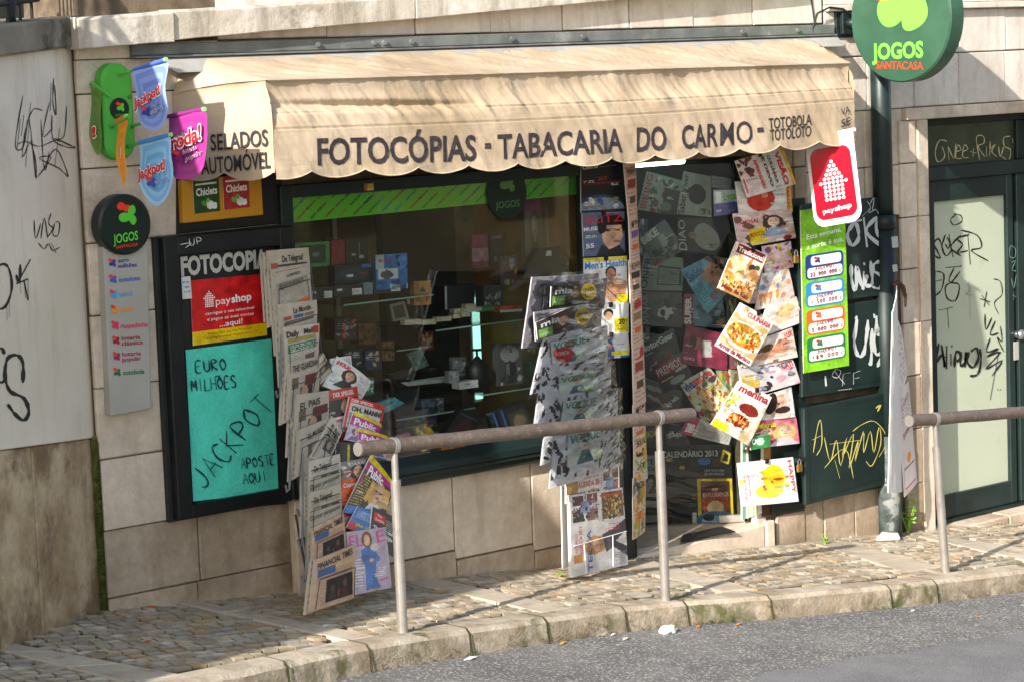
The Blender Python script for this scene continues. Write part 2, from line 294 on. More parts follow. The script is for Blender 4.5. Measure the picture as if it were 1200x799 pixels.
# ---------------------------------------------------------------- printed sheets
class Cv:
    def __init__(s,bg,nu=36,nv=48):
        if nu>=16: nu,nv=int(nu*1.5),int(nv*1.5)
        s.nu,s.nv=nu,nv; s.a=np.zeros((nv,nu,3)); s.a[:]=lin(bg); s.U,s.V=np.meshgrid((np.arange(nu)+.5)/nu,(np.arange(nv)+.5)/nv)
    def R(s,u0,v0,u1,v1,c): s.a[(s.U>=u0)&(s.U<u1)&(s.V>=v0)&(s.V<v1)]=lin(c); return s
    def E(s,u,v,ru,rv,c,rot=0):
        du,dv=(s.U-u),(s.V-v); a=du*math.cos(rot)+dv*math.sin(rot); b=-du*math.sin(rot)+dv*math.cos(rot); s.a[(a/ru)**2+(b/rv)**2<1]=lin(c); return s
    def P(s,pts,c):
        ins=np.zeros(s.U.shape,bool); n=len(pts)
        for i in range(n):
            (x0,y0),(x1,y1)=pts[i],pts[(i+1)%n]
            if y0==y1: continue
            k=((y0>s.V)!=(y1>s.V))&(s.U<(x1-x0)*(s.V-y0)/(y1-y0)+x0); ins^=k
        s.a[ins]=lin(c); return s
    def G(s,c0,c1,v0=0,v1=1):
        t=np.clip((s.V-v0)/(v1-v0),0,1)[...,None]; s.a=np.array(lin(c0))*(1-t)+np.array(lin(c1))*t; return s
    def L(s,u0,v0,u1,v1,c,step=2,dens=.75,al=.8):   # lines of small print
        r=rng.random(s.U.shape)<dens; row=((np.arange(s.nv)%step)==0)[:,None]
        k=(s.U>=u0)&(s.U<u1)&(s.V>=v0)&(s.V<v1)&r&row; s.a[k]=s.a[k]*(1-al)+np.array(lin(c))*al; return s
    def N(s,u0,v0,u1,v1,cols,n=30,r=.05):
        for _ in range(n):
            q=rng.random(4); s.E(u0+(u1-u0)*q[0],v0+(v1-v0)*q[1],r*(.5+q[2]),r*(.4+q[3])*.8,cols[int(rng.integers(len(cols)))],q[0]*3)
        return s
    def face(s,u,v,r,skin='d9a98a',hair='3a2418',top='333333',long=True,glasses=False):
        if long: s.E(u,v+.25*r,1.15*r,1.35*r,hair)
        s.P([(u-1.6*r,v+2.9*r),(u-.5*r,v+1.15*r),(u+.5*r,v+1.15*r),(u+1.6*r,v+2.9*r)],top)
        s.E(u,v-.25*r,.88*r,.95*r,hair); s.R(u-.25*r,v+.5*r,u+.25*r,v+1.25*r,skin); s.E(u+.05*r,v+.1*r,.66*r,.9*r,skin); k_=((s.U-u-.05*r)/(.66*r))**2+((s.V-v-.1*r)/(.9*r))**2<1; s.a[k_]*=(1.12-.5*np.clip((s.U-u)/r+.3,0,1))[k_][:,None]
        s.E(u-.25*r,v-.05*r,.11*r,.06*r,'2a1a14'); s.E(u+.33*r,v-.05*r,.11*r,.06*r,'2a1a14'); s.E(u-.25*r,v-.22*r,.17*r,.04*r,hair); s.E(u+.33*r,v-.22*r,.17*r,.04*r,hair); s.E(u+.06*r,v+.5*r,.2*r,.07*r,'a8403c'); s.E(u+.1*r,v+.2*r,.06*r,.16*r,'b98468')
        if glasses: s.E(u-.25*r,v-.05*r,.24*r,.18*r,'151515'); s.E(u+.33*r,v-.05*r,.24*r,.18*r,'151515')
        return s
    def food(s,u,v,r,cols=('d8872c','c4401e','e7c060','8a3a14','5f8a2c'),plate='f0ead8',n=60):
        s.E(u,v,r*1.25,r*.85,'c9b89a'); s.E(u,v,r*1.18,r*.8,plate); s.E(u,v,r*.95,r*.6,cols[0])
        for _ in range(n):
            a=rng.random()*6.28; q=math.sqrt(rng.random())*.85; s.E(u+r*q*math.cos(a),v+r*.58*q*math.sin(a),r*.11,r*.07,cols[int(rng.integers(len(cols)))],a)
        return s
def sheet(name,fr,th,cv,m='gloss',parent=None,edge='d8d4ca',back='9a968c',lump=0,seed=0):
    nu,nv=cv.nu,cv.nv; vs=[]
    if nu>=18 and m!='plain':   # the mottle of a printed photograph
        r_=np.random.default_rng(len(name)*7+nu+int(abs(fr.q[0].x)*997)%9973); base=cv.a.mean(axis=2); edge_=np.zeros_like(base)
        lo=r_.normal(0,1,(nv//6+2,nu//6+2)); yy_=np.linspace(0,lo.shape[0]-1.001,nv); xx_=np.linspace(0,lo.shape[1]-1.001,nu); yi,xi=yy_.astype(int),xx_.astype(int); fy,fx=(yy_-yi)[:,None],(xx_-xi)[None,:]
        L_=lo[yi][:,xi]*(1-fy)*(1-fx)+lo[yi+1][:,xi]*fy*(1-fx)+lo[yi][:,xi+1]*(1-fy)*fx+lo[yi+1][:,xi+1]*fy*fx
        sat=cv.a.max(axis=2)-cv.a.min(axis=2); k=np.clip(.25+sat*3,.25,1)*(.4 if m=='paper' else 1)
        cv.a=np.clip(cv.a*(1+(.22*L_*k+.10*r_.normal(0,1,L_.shape)*k)[...,None]),0,.85)
    for j in range(nv+1):
        for i in range(nu+1):
            u,v=i/nu,j/nv; d=0
            if lump: d=lump*noise.fractal(Vector((u*5+seed,v*6,seed*.7)),.7,2.2,4)*min(1,8*u+.15,8*(1-u)+.15)
            vs.append(fr(u,v,d))
    W1=nu+1; fs=[(j*W1+i,j*W1+i+1,(j+1)*W1+i+1,(j+1)*W1+i) for j in range(nv) for i in range(nu)]
    ring=[i for i in range(W1)]+[j*W1+nu for j in range(1,nv+1)]+[nv*W1+i for i in range(nu-1,-1,-1)]+[j*W1 for j in range(nv-1,0,-1)]
    b=len(vs); vs+=[vs[k]-fr.n*th for k in ring]; n=len(ring)
    fs+=[(ring[i],b+i,b+(i+1)%n,ring[(i+1)%n]) for i in range(n)]; fs.append(tuple(b+i for i in range(n)))
    me=bpy.data.meshes.new(name); me.from_pydata([tuple(v) for v in vs],[],fs); me.materials.append(MATS[m])
    at=me.color_attributes.new('Col','FLOAT_COLOR','CORNER')
    front=np.ones((nv*nu,4,4)); front[:,:,:3]=cv.a.reshape(-1,1,3); e=np.ones((n*4+n,4)); e[:n*4,:3]=lin(edge); e[n*4:,:3]=lin(back)
    at.data.foreach_set('color',np.concatenate([front.reshape(-1,4),e]).ravel().astype(np.float32))
    o=bpy.data.objects.new(name,me); COL.objects.link(o)
    if parent: o.parent=parent
    return o
# printed thing: a page block with a cover and separate lettering
def printed(name,label,cat,pts,Y,th,cv,texts=(),group=None,m='gloss',bend=0,lump=0,edge='d8d4ca',parent=None,clip=False):
    fr=FP(pts,Y,bend) if not isinstance(pts,Fr) else pts
    if name=='magazine':
        q=random.Random(label); fr.curl=q.uniform(-.012,.006); fr.bend+=q.uniform(-.004,.008)
        tc_=texts[0][6] if texts else '3a3a3a'
        for _ in range(4): u0=q.choice((.05,.08,.6,.68)); v0=q.uniform(.3,.9); cv.L(u0,v0,u0+q.uniform(.18,.3),v0+q.uniform(.03,.08),q.choice((tc_,'f0eeea','2a2a2a')),2,.8)
    t=parent if parent else thing(name,label,cat,group)
    o=sheet('pages' if not parent else name,fr,th,cv,m,t,edge=edge,lump=lump,seed=len(label or name))
    if texts:
        mb=MB()
        for x in texts:
            body,u0,v0,u1,v1,h,c=x[:7]; utext(body,fr,u0,v0,u1,v1,h,mb,x[7] if len(x)>7 else .012,c,d=.002+abs(lump)*.9)
        mb.build('lettering',m,t)
    if clip:
        p=fr(.5,0); MB().box((p.x-.012,p.y-.012,p.z-.02),(p.x+.012,p.y+.006,p.z+.008)).build('clip','black',t)
    return t
def clover(fn,x,y,r,mb,c1='e8382c',c2='4fc23a'):  # three hearts of the games sign; fn maps (x,y down)
    def el(cx,cy,a,b,rot,c):
        P=[]
        for k in range(16):
            t=k*math.pi/8; X=a*math.cos(t); Y=b*math.sin(t)*(1-.25*math.cos(t)); P.append(fn(x+r*(cx+X*math.cos(rot)-Y*math.sin(rot)),y+r*(cy+X*math.sin(rot)+Y*math.cos(rot))))
        mb.add(mb.lift(P),[tuple(range(16))],c)
    el(-.5,-.75,.42,.36,.3,c1); el(-.05,-.62,.38,.27,-.6,c1); el(.42,-.35,.34,.52,.35,c2); el(-.15,.22,.62,.42,-.1,c2); el(.5,.4,.33,.5,-.35,c2)
# ================================================================ GROUND
def sheet_grid(name,kind,m,f,x0,x1,y0,y1,nx,ny):
    mb=MB(); vs=[f(x0+(x1-x0)*i/nx,y0+(y1-y0)*j/ny) for j in range(ny+1) for i in range(nx+1)]
    mb.add(vs,[(j*(nx+1)+i,j*(nx+1)+i+1,(j+1)*(nx+1)+i+1,(j+1)*(nx+1)+i) for j in range(ny) for i in range(nx)])
    o=mb.build(name,m); o['kind']=kind; return o
sheet_grid('road','structure','asphalt',lambda x,y:(x,y,gz(x,y)-.125),-150,150,-150,60,10,10)
# kerb line from the photo
kf=[(-6.2,-2.4),(-4.6,-1.86)]+[(G(x,y).x,G(x,y).y) for x,y in [(230,799),(335,777),(430,757),(548,738),(640,725),(735,712),(800,706),(900,699),(1040,687),(1095,681),(1200,668)]]+[(5.0,-1.46),(8,-1.5)]
def kline(x,off=0):
    for (a,b),(c,d) in zip(kf,kf[1:]):
        if a<=x<=c: return b+(d-b)*(x-a)/(c-a)+off
    return kf[-1][1]+off
base=struct('pavement')
mb=MB(); xs=[-6.2+.2*i for i in range(72)]
vs=[];
for x in xs: vs+=[(x,kline(x,.1),gz(x,kline(x,.1))-.024),(x,1.6,gz(x,1.6)-.024)]
mb.add(vs,[(2*i,2*i+2,2*i+3,2*i+1) for i in range(len(xs)-1)]); mb.build('bedding','dirt',base)
# road patch lower right, its edge from the photo
P=[G(880,800,-.121),G(900,786,-.121),G(960,781,-.121),G(1010,768,-.121),G(1060,765,-.121),G(1120,751,-.121),G(1200,741,-.121),G(1290,726,-.121)]
mb=MB(); Q=[Vector((p.x+1.1,p.y-3.2,gz(p.x+1.1,p.y-3.2)-.121)) for p in P]
mb.add(P+Q,[(i,i+1,len(P)+i+1,len(P)+i) for i in range(len(P)-1)]); o=mb.build('road_patch','asphalt_patch'); o['kind']='structure'
# kerb stones
kb=struct('kerb'); kx=[-6.2,-5.3,-4.4,-3.62]+[G(x,y).x for x,y in [(335,777),(432,757),(549,738),(639,725),(731,712.5),(804,706),(902,699),(1042,687),(1096,681)]]+[2.95,3.8,4.7,5.6,6.6]
for a,b in zip(kx,kx[1:]):
    a+=.003;b-=.003; n=6; mb=MB(); rows=[]
    for i in range(n+1):
        x=a+(b-a)*i/n; yf=kline(x); z=gz(x,yf); e=0.006*noise.noise(Vector((x*6,1,0))); f=.008*noise.noise(Vector((x*9,5,0)))
        rows.append([(x,yf-.02+f,z-.2),(x,yf-.012+f,z-.06),(x,yf-.006+f,z-.018+e),(x,yf+.018,z+.004+e),(x,yf+.09,z+.006),(x,yf+.185+e,z+.003),(x,yf+.19,z-.15)])
    k=len(rows[0]); mb.add([p for r in rows for p in r],[(i*k+j,(i+1)*k+j,(i+1)*k+j+1,i*k+j+1) for i in range(n) for j in range(k-1)]+[tuple(range(k)),tuple(n*k+j for j in range(k))[::-1]])
    mb.build('kerb_stone','kerb',kb)
# moss at the foot of the kerb and in the joints
mb=MB(); r0=random.Random(3)
for _ in range(15000):
    x=r0.uniform(-3.8,4.5); dens=noise.noise(Vector((x*1.7,3.3,0)))+.6*noise.noise(Vector((x*7,1.3,0))); jt=min(abs(x-k) for k in kx)
    if jt<.04: dens+=.5
    if dens<-.25: continue
    hh=(.02+.12*max(0,dens))*(r0.random()**1.4)
    if noise.noise(Vector((x*28,hh*55,2)))<-.05-dens*.3+.25: continue
    y=kline(x)-.016-.012*(1-hh/.12); z=gz(x,y)-.122+hh; s=r0.uniform(.0015,.004)
    mb.add([(x-s,y,z-s*.5),(x,y-s*.9,z),(x+s,y,z-s*.3),(x,y-.001,z+s)],[(0,1,3),(1,2,3)])
for k in kx:    # dark soil packed in the joints
    if -3.9<k<5: yf=kline(k); mb.add([(k-.007,yf-.0285,gz(k,yf)-.13),(k+.007,yf-.0285,gz(k,yf)-.13),(k+.005,yf-.013,gz(k,yf)-.016),(k-.005,yf-.013,gz(k,yf)-.016),(k+.004,yf+.02,gz(k,yf)+.0105),(k-.004,yf+.02,gz(k,yf)+.0105),(k+.003,yf+.19,gz(k,yf)+.007),(k-.003,yf+.19,gz(k,yf)+.007)],[(0,1,2,3),(3,2,4,5),(5,4,6,7)])
mb.build('kerb_moss','moss')['kind']='stuff'
# long stone strips crossing the pavement (from the photo)
STR=[]
def strip(pts,n=3):
    q=[G(*p) for p in pts]; STR.append([(p.x,p.y) for p in q])
    a,b,c,d=q
    for i in range(n):
        s0,s1=i/n+.004,(i+1)/n-.004; f=lambda p,r,s,dz:(lambda v:(v.x,v.y,gz(v.x,v.y)+dz))(p+(r-p)*s)
        MB().hexa([f(a,d,s0,.004),f(b,c,s0,.004),f(b,c,s1,.004),f(a,d,s1,.004)],[f(a,d,s0,-.05),f(b,c,s0,-.05),f(b,c,s1,-.05),f(a,d,s1,-.05)]).build('paving_strip','strip',base,bevel=.005)
# each: near-wall left, near-wall right, kerb right, kerb left
strip([(190,702),(216,701),(440,745),(408,751)]); strip([(-60,747),(6,752),(215,791),(150,800)]);
strip([(478,682),(508,677),(672,712),(636,718)]); strip([(728,664),(765,657),(885,690),(846,693)]); strip([(955,637),(990,634),(1105,664),(1062,671)],3); strip([(1075,628),(1105,628),(1255,650),(1215,660)])
def inpoly(x,y,P):
    c=False;n=len(P)
    for i in range(n):
        (x0,y0),(x1,y1)=P[i],P[(i+1)%n]
        if (y0>y)!=(y1>y) and x<(x1-x0)*(y-y0)/(y1-y0)+x0: c=not c
    return c
# the left wall: its line on the plan
LW0=Vector((-2.83,.085,0)); LD=Vector((-math.cos(R(36)),-math.sin(R(36)),0)); LN=Vector((math.sin(R(36)),-math.cos(R(36)),0))
def lwall(px,py,off=0.): return PL(px,py,LW0+LN*off,LN)
# cobbles
cobs=[]; rr=random.Random(11); y=-1.75; 
pal=['beb29b','b5a890','c6bba6','b0a18e','a89d89','bea98a','a3988a','ccc2ae','b99a72','b3a894']
rowh=.07; nr=0
while y<.12:
    x=-6+rr.random()*.1
    while x<5.3:
        wd=rr.uniform(.065,.115); h=rowh*rr.uniform(.9,1.05)
        wob=lambda X:.05*math.sin(X*1.3)+.03*math.sin(X*3.1+nr)
        cx,cy=x+wd/2,y+wob(x)
        ok=cy-h*.3>kline(cx,.19) and not any(inpoly(cx+a,cy+b,S) for S in STR for a,b in ((0,0),(wd*.3,0),(-wd*.3,0),(0,h*.25),(0,-h*.25)))
        if ok and (Vector((cx,cy,0))-LW0).dot(LN)<.03 : ok=False
        if ok and cy>.02 and not(3.2>cx>.85): ok=False
        if ok: cobs.append((cx,cy,wd,h))
        x+=wd
    y+=rowh; nr+=1
def cobble_into(mb,cx,cy,wd,h):
    g=.005; P=[]; 
    for sx,sy in ((-1,-1),(0,-1.0),(1,-1),(1,1),(0.1,1.0),(-1,1)):
        P.append((cx+sx*(wd/2-g)+rr.uniform(-.006,.006),cy+sy*(h/2-g)+rr.uniform(-.005,.005)))
    dz=rr.uniform(-.004,.005); tx,ty=rr.uniform(-.04,.04),rr.uniform(-.04,.04); vs=[]
    for x,y in P: vs.append((cx+(x-cx)*.96,cy+(y-cy)*.95,gz(x,y)+.002+dz+tx*(x-cx)+ty*(y-cy)))
    for x,y in P: vs.append((x,y,gz(x,y)-.012+dz))
    for x,y in P: vs.append((x,y,gz(x,y)-.04))
    n=6; fs=[tuple(range(n))]+[(i,(i+1)%n,n+(i+1)%n,n+i) for i in range(n)]+[(n+i,n+(i+1)%n,2*n+(i+1)%n,2*n+i) for i in range(n)]
    warm=noise.noise(Vector((cx*1.1,cy*2,4))); c=pal[min(9,max(0,int(rr.gauss(4.5+2.4*warm,2.4))))]
    h=[int(c[i:i+2],16) for i in (0,2,4)]; e=tuple(x/255*.84 for x in h)   # soil-stained edges
    mb.add(vs,fs,c); k=len(mb.c)-len(fs); mb.c[k+1:k+1+n]=[e]*n; mb.c[k+1+n:]=['574c39']*n
def seen(cx,cy):
    d=Vector((cx,cy,gz(cx,cy)))-CAM; k=d.dot(fw); return 600+F*d.dot(rt)/k,399.5-F*d.dot(up)/k,k
vis=[];rest=[]
for c in cobs:
    px,py,k=seen(*c[:2]); (vis if (0<px<1200 and py<800) else rest).append((c[2]/k,c))
vis.sort(key=lambda t:-t[0])
for _,c in vis[:300]:
    mb=MB(); cobble_into(mb,*c); mb.build('cobble','cobble',base)
mb=MB()
for _,c in vis[300:]+rest: cobble_into(mb,*c)
mb.build('cobblestones','cobble',base)['kind']='stuff'
# grass tufts and moss between the cobbles
mb=MB()
for _ in range(1600):
    x=rr.uniform(-3.2,3.6); y=rr.uniform(-1.1,.05)
    if noise.noise(Vector((x*2.2,y*3,9)))<.02 or (Vector((x,y,0))-LW0).dot(LN)<.02: continue
    z=gz(x,y)-.016
    for q in range(4):
        a=rr.uniform(0,6.3); s=rr.uniform(.008,.02); mb.add([(x,y,z),(x+.005,y,z),(x+math.cos(a)*s*.7,y+math.sin(a)*s*.7,z+s)],[(0,1,2)])
mb.build('moss_tufts','moss_green')['kind']='stuff'
# ================================================================ SHOP BUILDING
B=thing('shop_building','pale limestone ground floor facade of the newsagent shop with ashlar blocks','building')
# masses behind the blocks, with openings left free
def wall_mass(x0,x1,z0,z1,y0=.012,y1=.5): MB().box((x0,y0,z0),(x1,y1,z1)).build('wall_core','mortar',B)
wall_mass(-2.83,-1.64,-.3,3.7); wall_mass(-1.64,.46,-.3,.78); wall_mass(-1.64,2.0,2.42,3.7); wall_mass(2.0,2.3,1.9,3.7)
wall_mass(2.3,3.57,-.7,3.7); wall_mass(3.57,7.5,2.545,3.7); wall_mass(5.0,7.5,-.8,2.545); wall_mass(.46,.80,-.4,.78); wall_mass(1.93,2.3,-.5,1.9)
def block(x0,x1,z0,z1,m='lime',y=-.0,g=.0028,back=.03,bev=.005):
    y+=rr.uniform(-.005,.004); g=rr.uniform(.002,.005); bev=rr.uniform(.003,.007)
    return MB().box((x0+g,y,z0+g),(x1-g,y+back,z1-g)).build('stone_block',m,B,bevel=bev)
cz=[.415-.375,.415,.761,1.126,1.486,1.849,2.214,2.582,2.953,3.12]
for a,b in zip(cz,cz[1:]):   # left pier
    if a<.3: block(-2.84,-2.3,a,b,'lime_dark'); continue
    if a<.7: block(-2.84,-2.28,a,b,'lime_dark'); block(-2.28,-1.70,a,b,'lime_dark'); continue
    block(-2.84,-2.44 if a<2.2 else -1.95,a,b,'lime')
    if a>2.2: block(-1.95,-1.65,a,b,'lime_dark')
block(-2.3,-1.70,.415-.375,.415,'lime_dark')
MB().box((-1.70,-.05,.05),(-1.62,.02,.76)).build('pilaster','lime',B,bevel=.006)
for a,b in ((-1.62,-1.2),(-1.2,W(532,600).x),(W(532,600).x,W(624,600).x),(W(624,600).x,.46),(.46,.80)):
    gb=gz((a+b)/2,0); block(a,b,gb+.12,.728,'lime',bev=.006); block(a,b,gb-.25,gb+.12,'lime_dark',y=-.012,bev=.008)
for a,b,c,d in ((.2,.8,2.42,2.6),): pass
# white course above the beam, coping course
wx=[-2.0,-1.3]+[W(x,38).x for x in (487,575,660,738,813,883)]+[2.6]
for a,b in zip(wx,wx[1:]): block(a,b,3.197,3.42,'lime_pale')
block(-2.84,-2.0,3.12,3.2,'lime')
for a,b in ((.3,1.5),(1.5,2.62)): block(a,b,3.42,3.7,'lime_pale')
# ashlar right of the awning
az=[W(1123,y).z for y in (205,123,62,7)]
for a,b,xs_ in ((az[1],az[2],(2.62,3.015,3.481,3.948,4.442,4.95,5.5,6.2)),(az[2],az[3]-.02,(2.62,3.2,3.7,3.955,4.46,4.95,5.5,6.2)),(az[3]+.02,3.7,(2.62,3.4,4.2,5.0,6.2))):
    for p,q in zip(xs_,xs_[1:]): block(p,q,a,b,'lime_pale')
MB().box((2.62,-.05,az[3]-.02),(7,.02,az[3]+.02)).build('cornice','lime_pale',B,bevel=.005)
for a,b,c in ((2.42,2.98,2.26),(2.42,2.98,1.93),(2.98,3.36,2.26),(2.98,3.36,1.93)): block(a,b,c,c+(.33 if c<2 else az[1]-2.26),'lime')
for p,q in ((2.30,2.42),(2.0,2.30)): block(p,q,1.9,2.3,'lime_dark'); block(p,q,2.3,2.62,'lime_dark')
jz=[-.5,-.22,.12,.49,.851,1.205,1.563,1.909,2.265,2.55]
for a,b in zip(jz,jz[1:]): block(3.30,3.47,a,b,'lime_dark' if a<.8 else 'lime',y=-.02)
for a,b in ((-.5,.49),(.49,1.205),(1.205,1.909)): MB().box((3.475,-.035,a+.002),(3.575,.16,b-.002)).build('door_jamb','lime',B,bevel=.004)
MB().box((3.475,-.035,1.911),(3.575,.16,2.548)).build('door_jamb','lime',B,bevel=.004)
MB().box((3.36,-.04,2.55),(6.0,.02,2.628)).build('door_lintel','lime',B,bevel=.005)
# stones under the cabinets and beside the entrance
for a,b in ((2.05,2.32),(2.32,2.50),(2.50,2.80),(2.80,3.06)): block(a,b,-.55,.16 if a>2.2 else .10,'lime_dark',y=.0)
MB().box((1.93,-.035,-.4),(2.0,.05,.085)).build('door_jamb','lime',B,bevel=.005)
for z_ in [-.6+.42*i for i in range(8)]:
    for i in range(4): x_=5.02+i*.75+(.37 if int(z_*10)%2 else 0); block(x_,x_+.75,z_,z_+.42,'lime_pale')
# coping of the terrace above
TC=thing('terrace_coping','thick weathered stone coping running along the top of the facade above the awning','coping')
def cop(x0,x1,zb0,zb1,zt0,zt1,y=-.1,m='coping'):
    n=10; vs=[]
    for i in range(n+1):
        t=i/n; x=x0+(x1-x0)*t; e=.006*noise.noise(Vector((x*5,0,1))); zb=zb0+(zb1-zb0)*t+e; zt=zt0+(zt1-zt0)*t-e
        vs+=[(x,y,zb),(x,y-.004,zt-.012),(x,y+.02,zt),(x,.45,zt+.01),(x,.45,zb)]
    MB().add(vs,[(i*5+j,i*5+5+j,i*5+5+(j+1)%5,i*5+(j+1)%5) for i in range(n) for j in range(5)]+[(0,1,2,3,4),(n*5+4,n*5+3,n*5+2,n*5+1,n*5)]).build('coping_stone',m,TC,bevel=.004)
def wz(px,py,Y=-.1): p=W(px,py,Y); return p
a,b,c,d=wz(91,58),wz(204,49),wz(90,21),wz(203,13)
cop(a.x,b.x-.004,a.z,b.z,c.z,d.z,y=-.115)
a,b=wz(208,47),wz(487,22.5); c=wz(208,12); e=wz(400,0); sl_=(e.z-c.z)/(e.x-c.x)
cop(b.x*0+a.x-.03,b.x,a.z,b.z,c.z,c.z+sl_*(b.x-c.x))
a2=wz(717,1); cop(b.x+.006,a2.x,b.z,a2.z,c.z+sl_*(b.x-c.x),c.z+sl_*(a2.x-c.x)); cop(a2.x+.006,a2.x+1.6,a2.z,a2.z+.08,c.z+sl_*(a2.x-c.x),c.z+sl_*(a2.x-c.x)+.12)
# steel beam and flashing over the awning
SB=thing('steel_beam','grey painted steel beam with bolts running above the canvas awning','beam')
a,b=W(155,67,-.03),W(965,35,-.03); z0,z1=W(600,52,-.03).z,W(600,39.5,-.03).z
MB().box((a.x,-.035,z0),(b.x+.1,.01,z1)).build('beam','steel',SB,bevel=.004)
MB().box((a.x,-.06,z0-.012),(b.x+.1,.01,z0-.002)).build('flange','steel',SB,bevel=.002)
for px in (372,438,450,482,600,683,870,935):
    p=W(px,46 if px>500 else 50,-.04); MB().tube([(p.x,-.033,(z0+z1)/2),(p.x,-.052,(z0+z1)/2)],.014,6).build('bolt','steel',SB)
q=[(a.x+.1,-.03,z0-.012),(b.x+.12,-.03,z0-.012),(b.x+.05,-.16,z0-.075),(a.x+.18,-.16,z0-.085)]
MB().hexa(q,[(x,y,z-.006) for x,y,z in q]).build('flashing','flash',SB)
# ================================================================ LEFT WALL (turned towards the street)
LWt=thing('plastered_side_wall','pale plastered wall with stone plinth and black graffiti at left edge beside the shop','wall')
def lw(s,z,off=0): p=LW0+LD*s+LN*off; return Vector((p.x,p.y,z))
def lpx(px,py,off=0): p=lwall(px,py,off); return (p-LW0).dot(LD),p.z
def lbox(name,m,s0,s1,z0,z1,o0,o1,bev=.004,zt1=None,zb1=None):
    za,zb=(z1,z1 if zt1 is None else zt1),(z0,z0 if zb1 is None else zb1)
    return MB().hexa([lw(s0,za[0]*0+z0,o0),lw(s1,zb[1],o0),lw(s1,za[1],o0),lw(s0,za[0],o0)],[lw(s0,z0,o1),lw(s1,zb[1],o1),lw(s1,za[1],o1),lw(s0,za[0],o1)]).build(name,m,LWt,bevel=bev)
sA,zA=lpx(106,514,.02); sB,zB=lpx(0,528,.02); slp=(zB-zA)/(sB-sA); sJ,_=lpx(41,640,.0)
zpl=lambda s:zA+slp*(s-sA)
cA=lpx(88,54,.02); cB=lpx(0,66,.02); csl=(cB[1]-cA[1])/(cB[0]-cA[0]); zc=lambda s:cA[1]+csl*(s-cA[0])
tA=lpx(86,19,.07); tB=lpx(0,32,.07); tsl=(tB[1]-tA[1])/(tB[0]-tA[0]); zt=lambda s:tA[1]+tsl*(s-tA[0])
sE=1.45
lbox('plaster','plaster',-.03,sE,zpl(-.03)+.004,zc(-.03),.025,-.3,zt1=zc(sE),zb1=zpl(sE)+.004)
lbox('plinth_slab','plinth',-.02,sJ-.006,-.3,zpl(0),.012,-.2,zt1=zpl(sJ),bev=.006)
lbox('plinth_slab','plinth',sJ+.006,sE,-.3,zpl(sJ),.012,-.2,zt1=zpl(sE),bev=.006)
lbox('coping_stone','coping_dirty',.02,sE,zc(0)+.003,zt(.02),.075,-.35,zt1=zt(sE),zb1=zc(sE)+.003,bev=.008)
lbox('unseen_shade_wall','plaster',sE+.002,4.7,-.6,3.95,.05,-.4)  # unseen stretch of wall, raised above the coping to shade the shopfront
# moss in the corner
mb=MB(); 
for _ in range(500):
    z=rr.uniform(.36,1.25) ; y=rr.uniform(-.0,.085); s=rr.uniform(.006,.024)
    mb.add([(-2.846-rr.random()*.012,y-s,z),(-2.85-rr.random()*.012,y+s,z-s),(-2.848-rr.random()*.02,y,z+s)],[(0,1,2)])
MB.add(mb,[(-2.843,-.003,.3),(-2.843,.09,.3),(-2.843,.09,1.27),(-2.843,-.003,1.22)],[(0,1,2,3)])
mb.build('corner_moss','moss_green')['kind']='stuff'
for px,py in ((92,722),(75,728),(60,733),(45,738),(30,744),(105,712)): pass
# graffiti on the plaster
def lfn(x,y): return lwall(x,y,.0275)
mb=MB()
for P in ([(27,112),(18,170),(28,172),(34,140),(42,208),(42,190),(36,165)],[(33,140),(40,128),(50,130)],[(60,98),(59,130)],[(63,92),(62,120),(66,135),(64,100)],[(61,135),(62,163),(76,172),(88,173),(66,163)],[(78,125),(75,160),(62,163)],[(44,208),(60,185),(46,186),(70,198),(80,207),(66,175),(52,196)],[(24,140),(20,175)],[(28,135),(25,160)]): stroke(lfn,P,1.35,mb)
for P in ([(30,150),(26,185),(34,168)],[(48,140),(52,200),(58,178)],[(70,150),(64,196)],[(20,170),(30,166),(46,172),(66,165),(84,172)],[(36,120),(30,196)],[(58,120),(50,160),(62,150)]): stroke(lfn,P,1.1,mb)
mb.build('graffiti','black',LWt)
mb=MB()
for P in ([(40,258),(42,280),(48,262)],[(48,280),(52,256),(56,280)],[(60,250),(57,262),(62,268),(56,278)],[(64,262),(62,275),(68,276),(70,262),(65,260)],[(45,285),(52,292),(57,286),(62,294),(70,290)],[(60,285),(66,297)]): stroke(lfn,P,1.35,mb)
mb.build('graffiti','black',LWt)
mb=MB()
for P in ([(-14,330),(0,311),(10,314),(14,338),(6,360),(-8,362)],[(24,310),(23,332),(19,322)],[(36,304),(20,333)],[(19,333),(33,327)],[(28,328),(33,352)],): stroke(lfn,P,3.4,mb)
for x,a,b in ((8,355,375),(11,350,372),(24,332,345),(29,330,350),(33,327,352)): stroke(lfn,[(x,a),(x+.5,b)],.8,mb,k=1)
mb.build('graffiti','black',LWt)
mb=MB(); stroke(lfn,[(27,448),(27,425),(20,416),(9,420),(6,440),(12,458),(28,466),(34,482),(28,492),(18,485),(9,473)],5,mb); stroke(lfn,[(-10,412),(2,408),(5,415)],4.5,mb); stroke(lfn,[(-8,440),(2,448),(8,440)],4,mb); mb.build('graffiti','black',LWt)
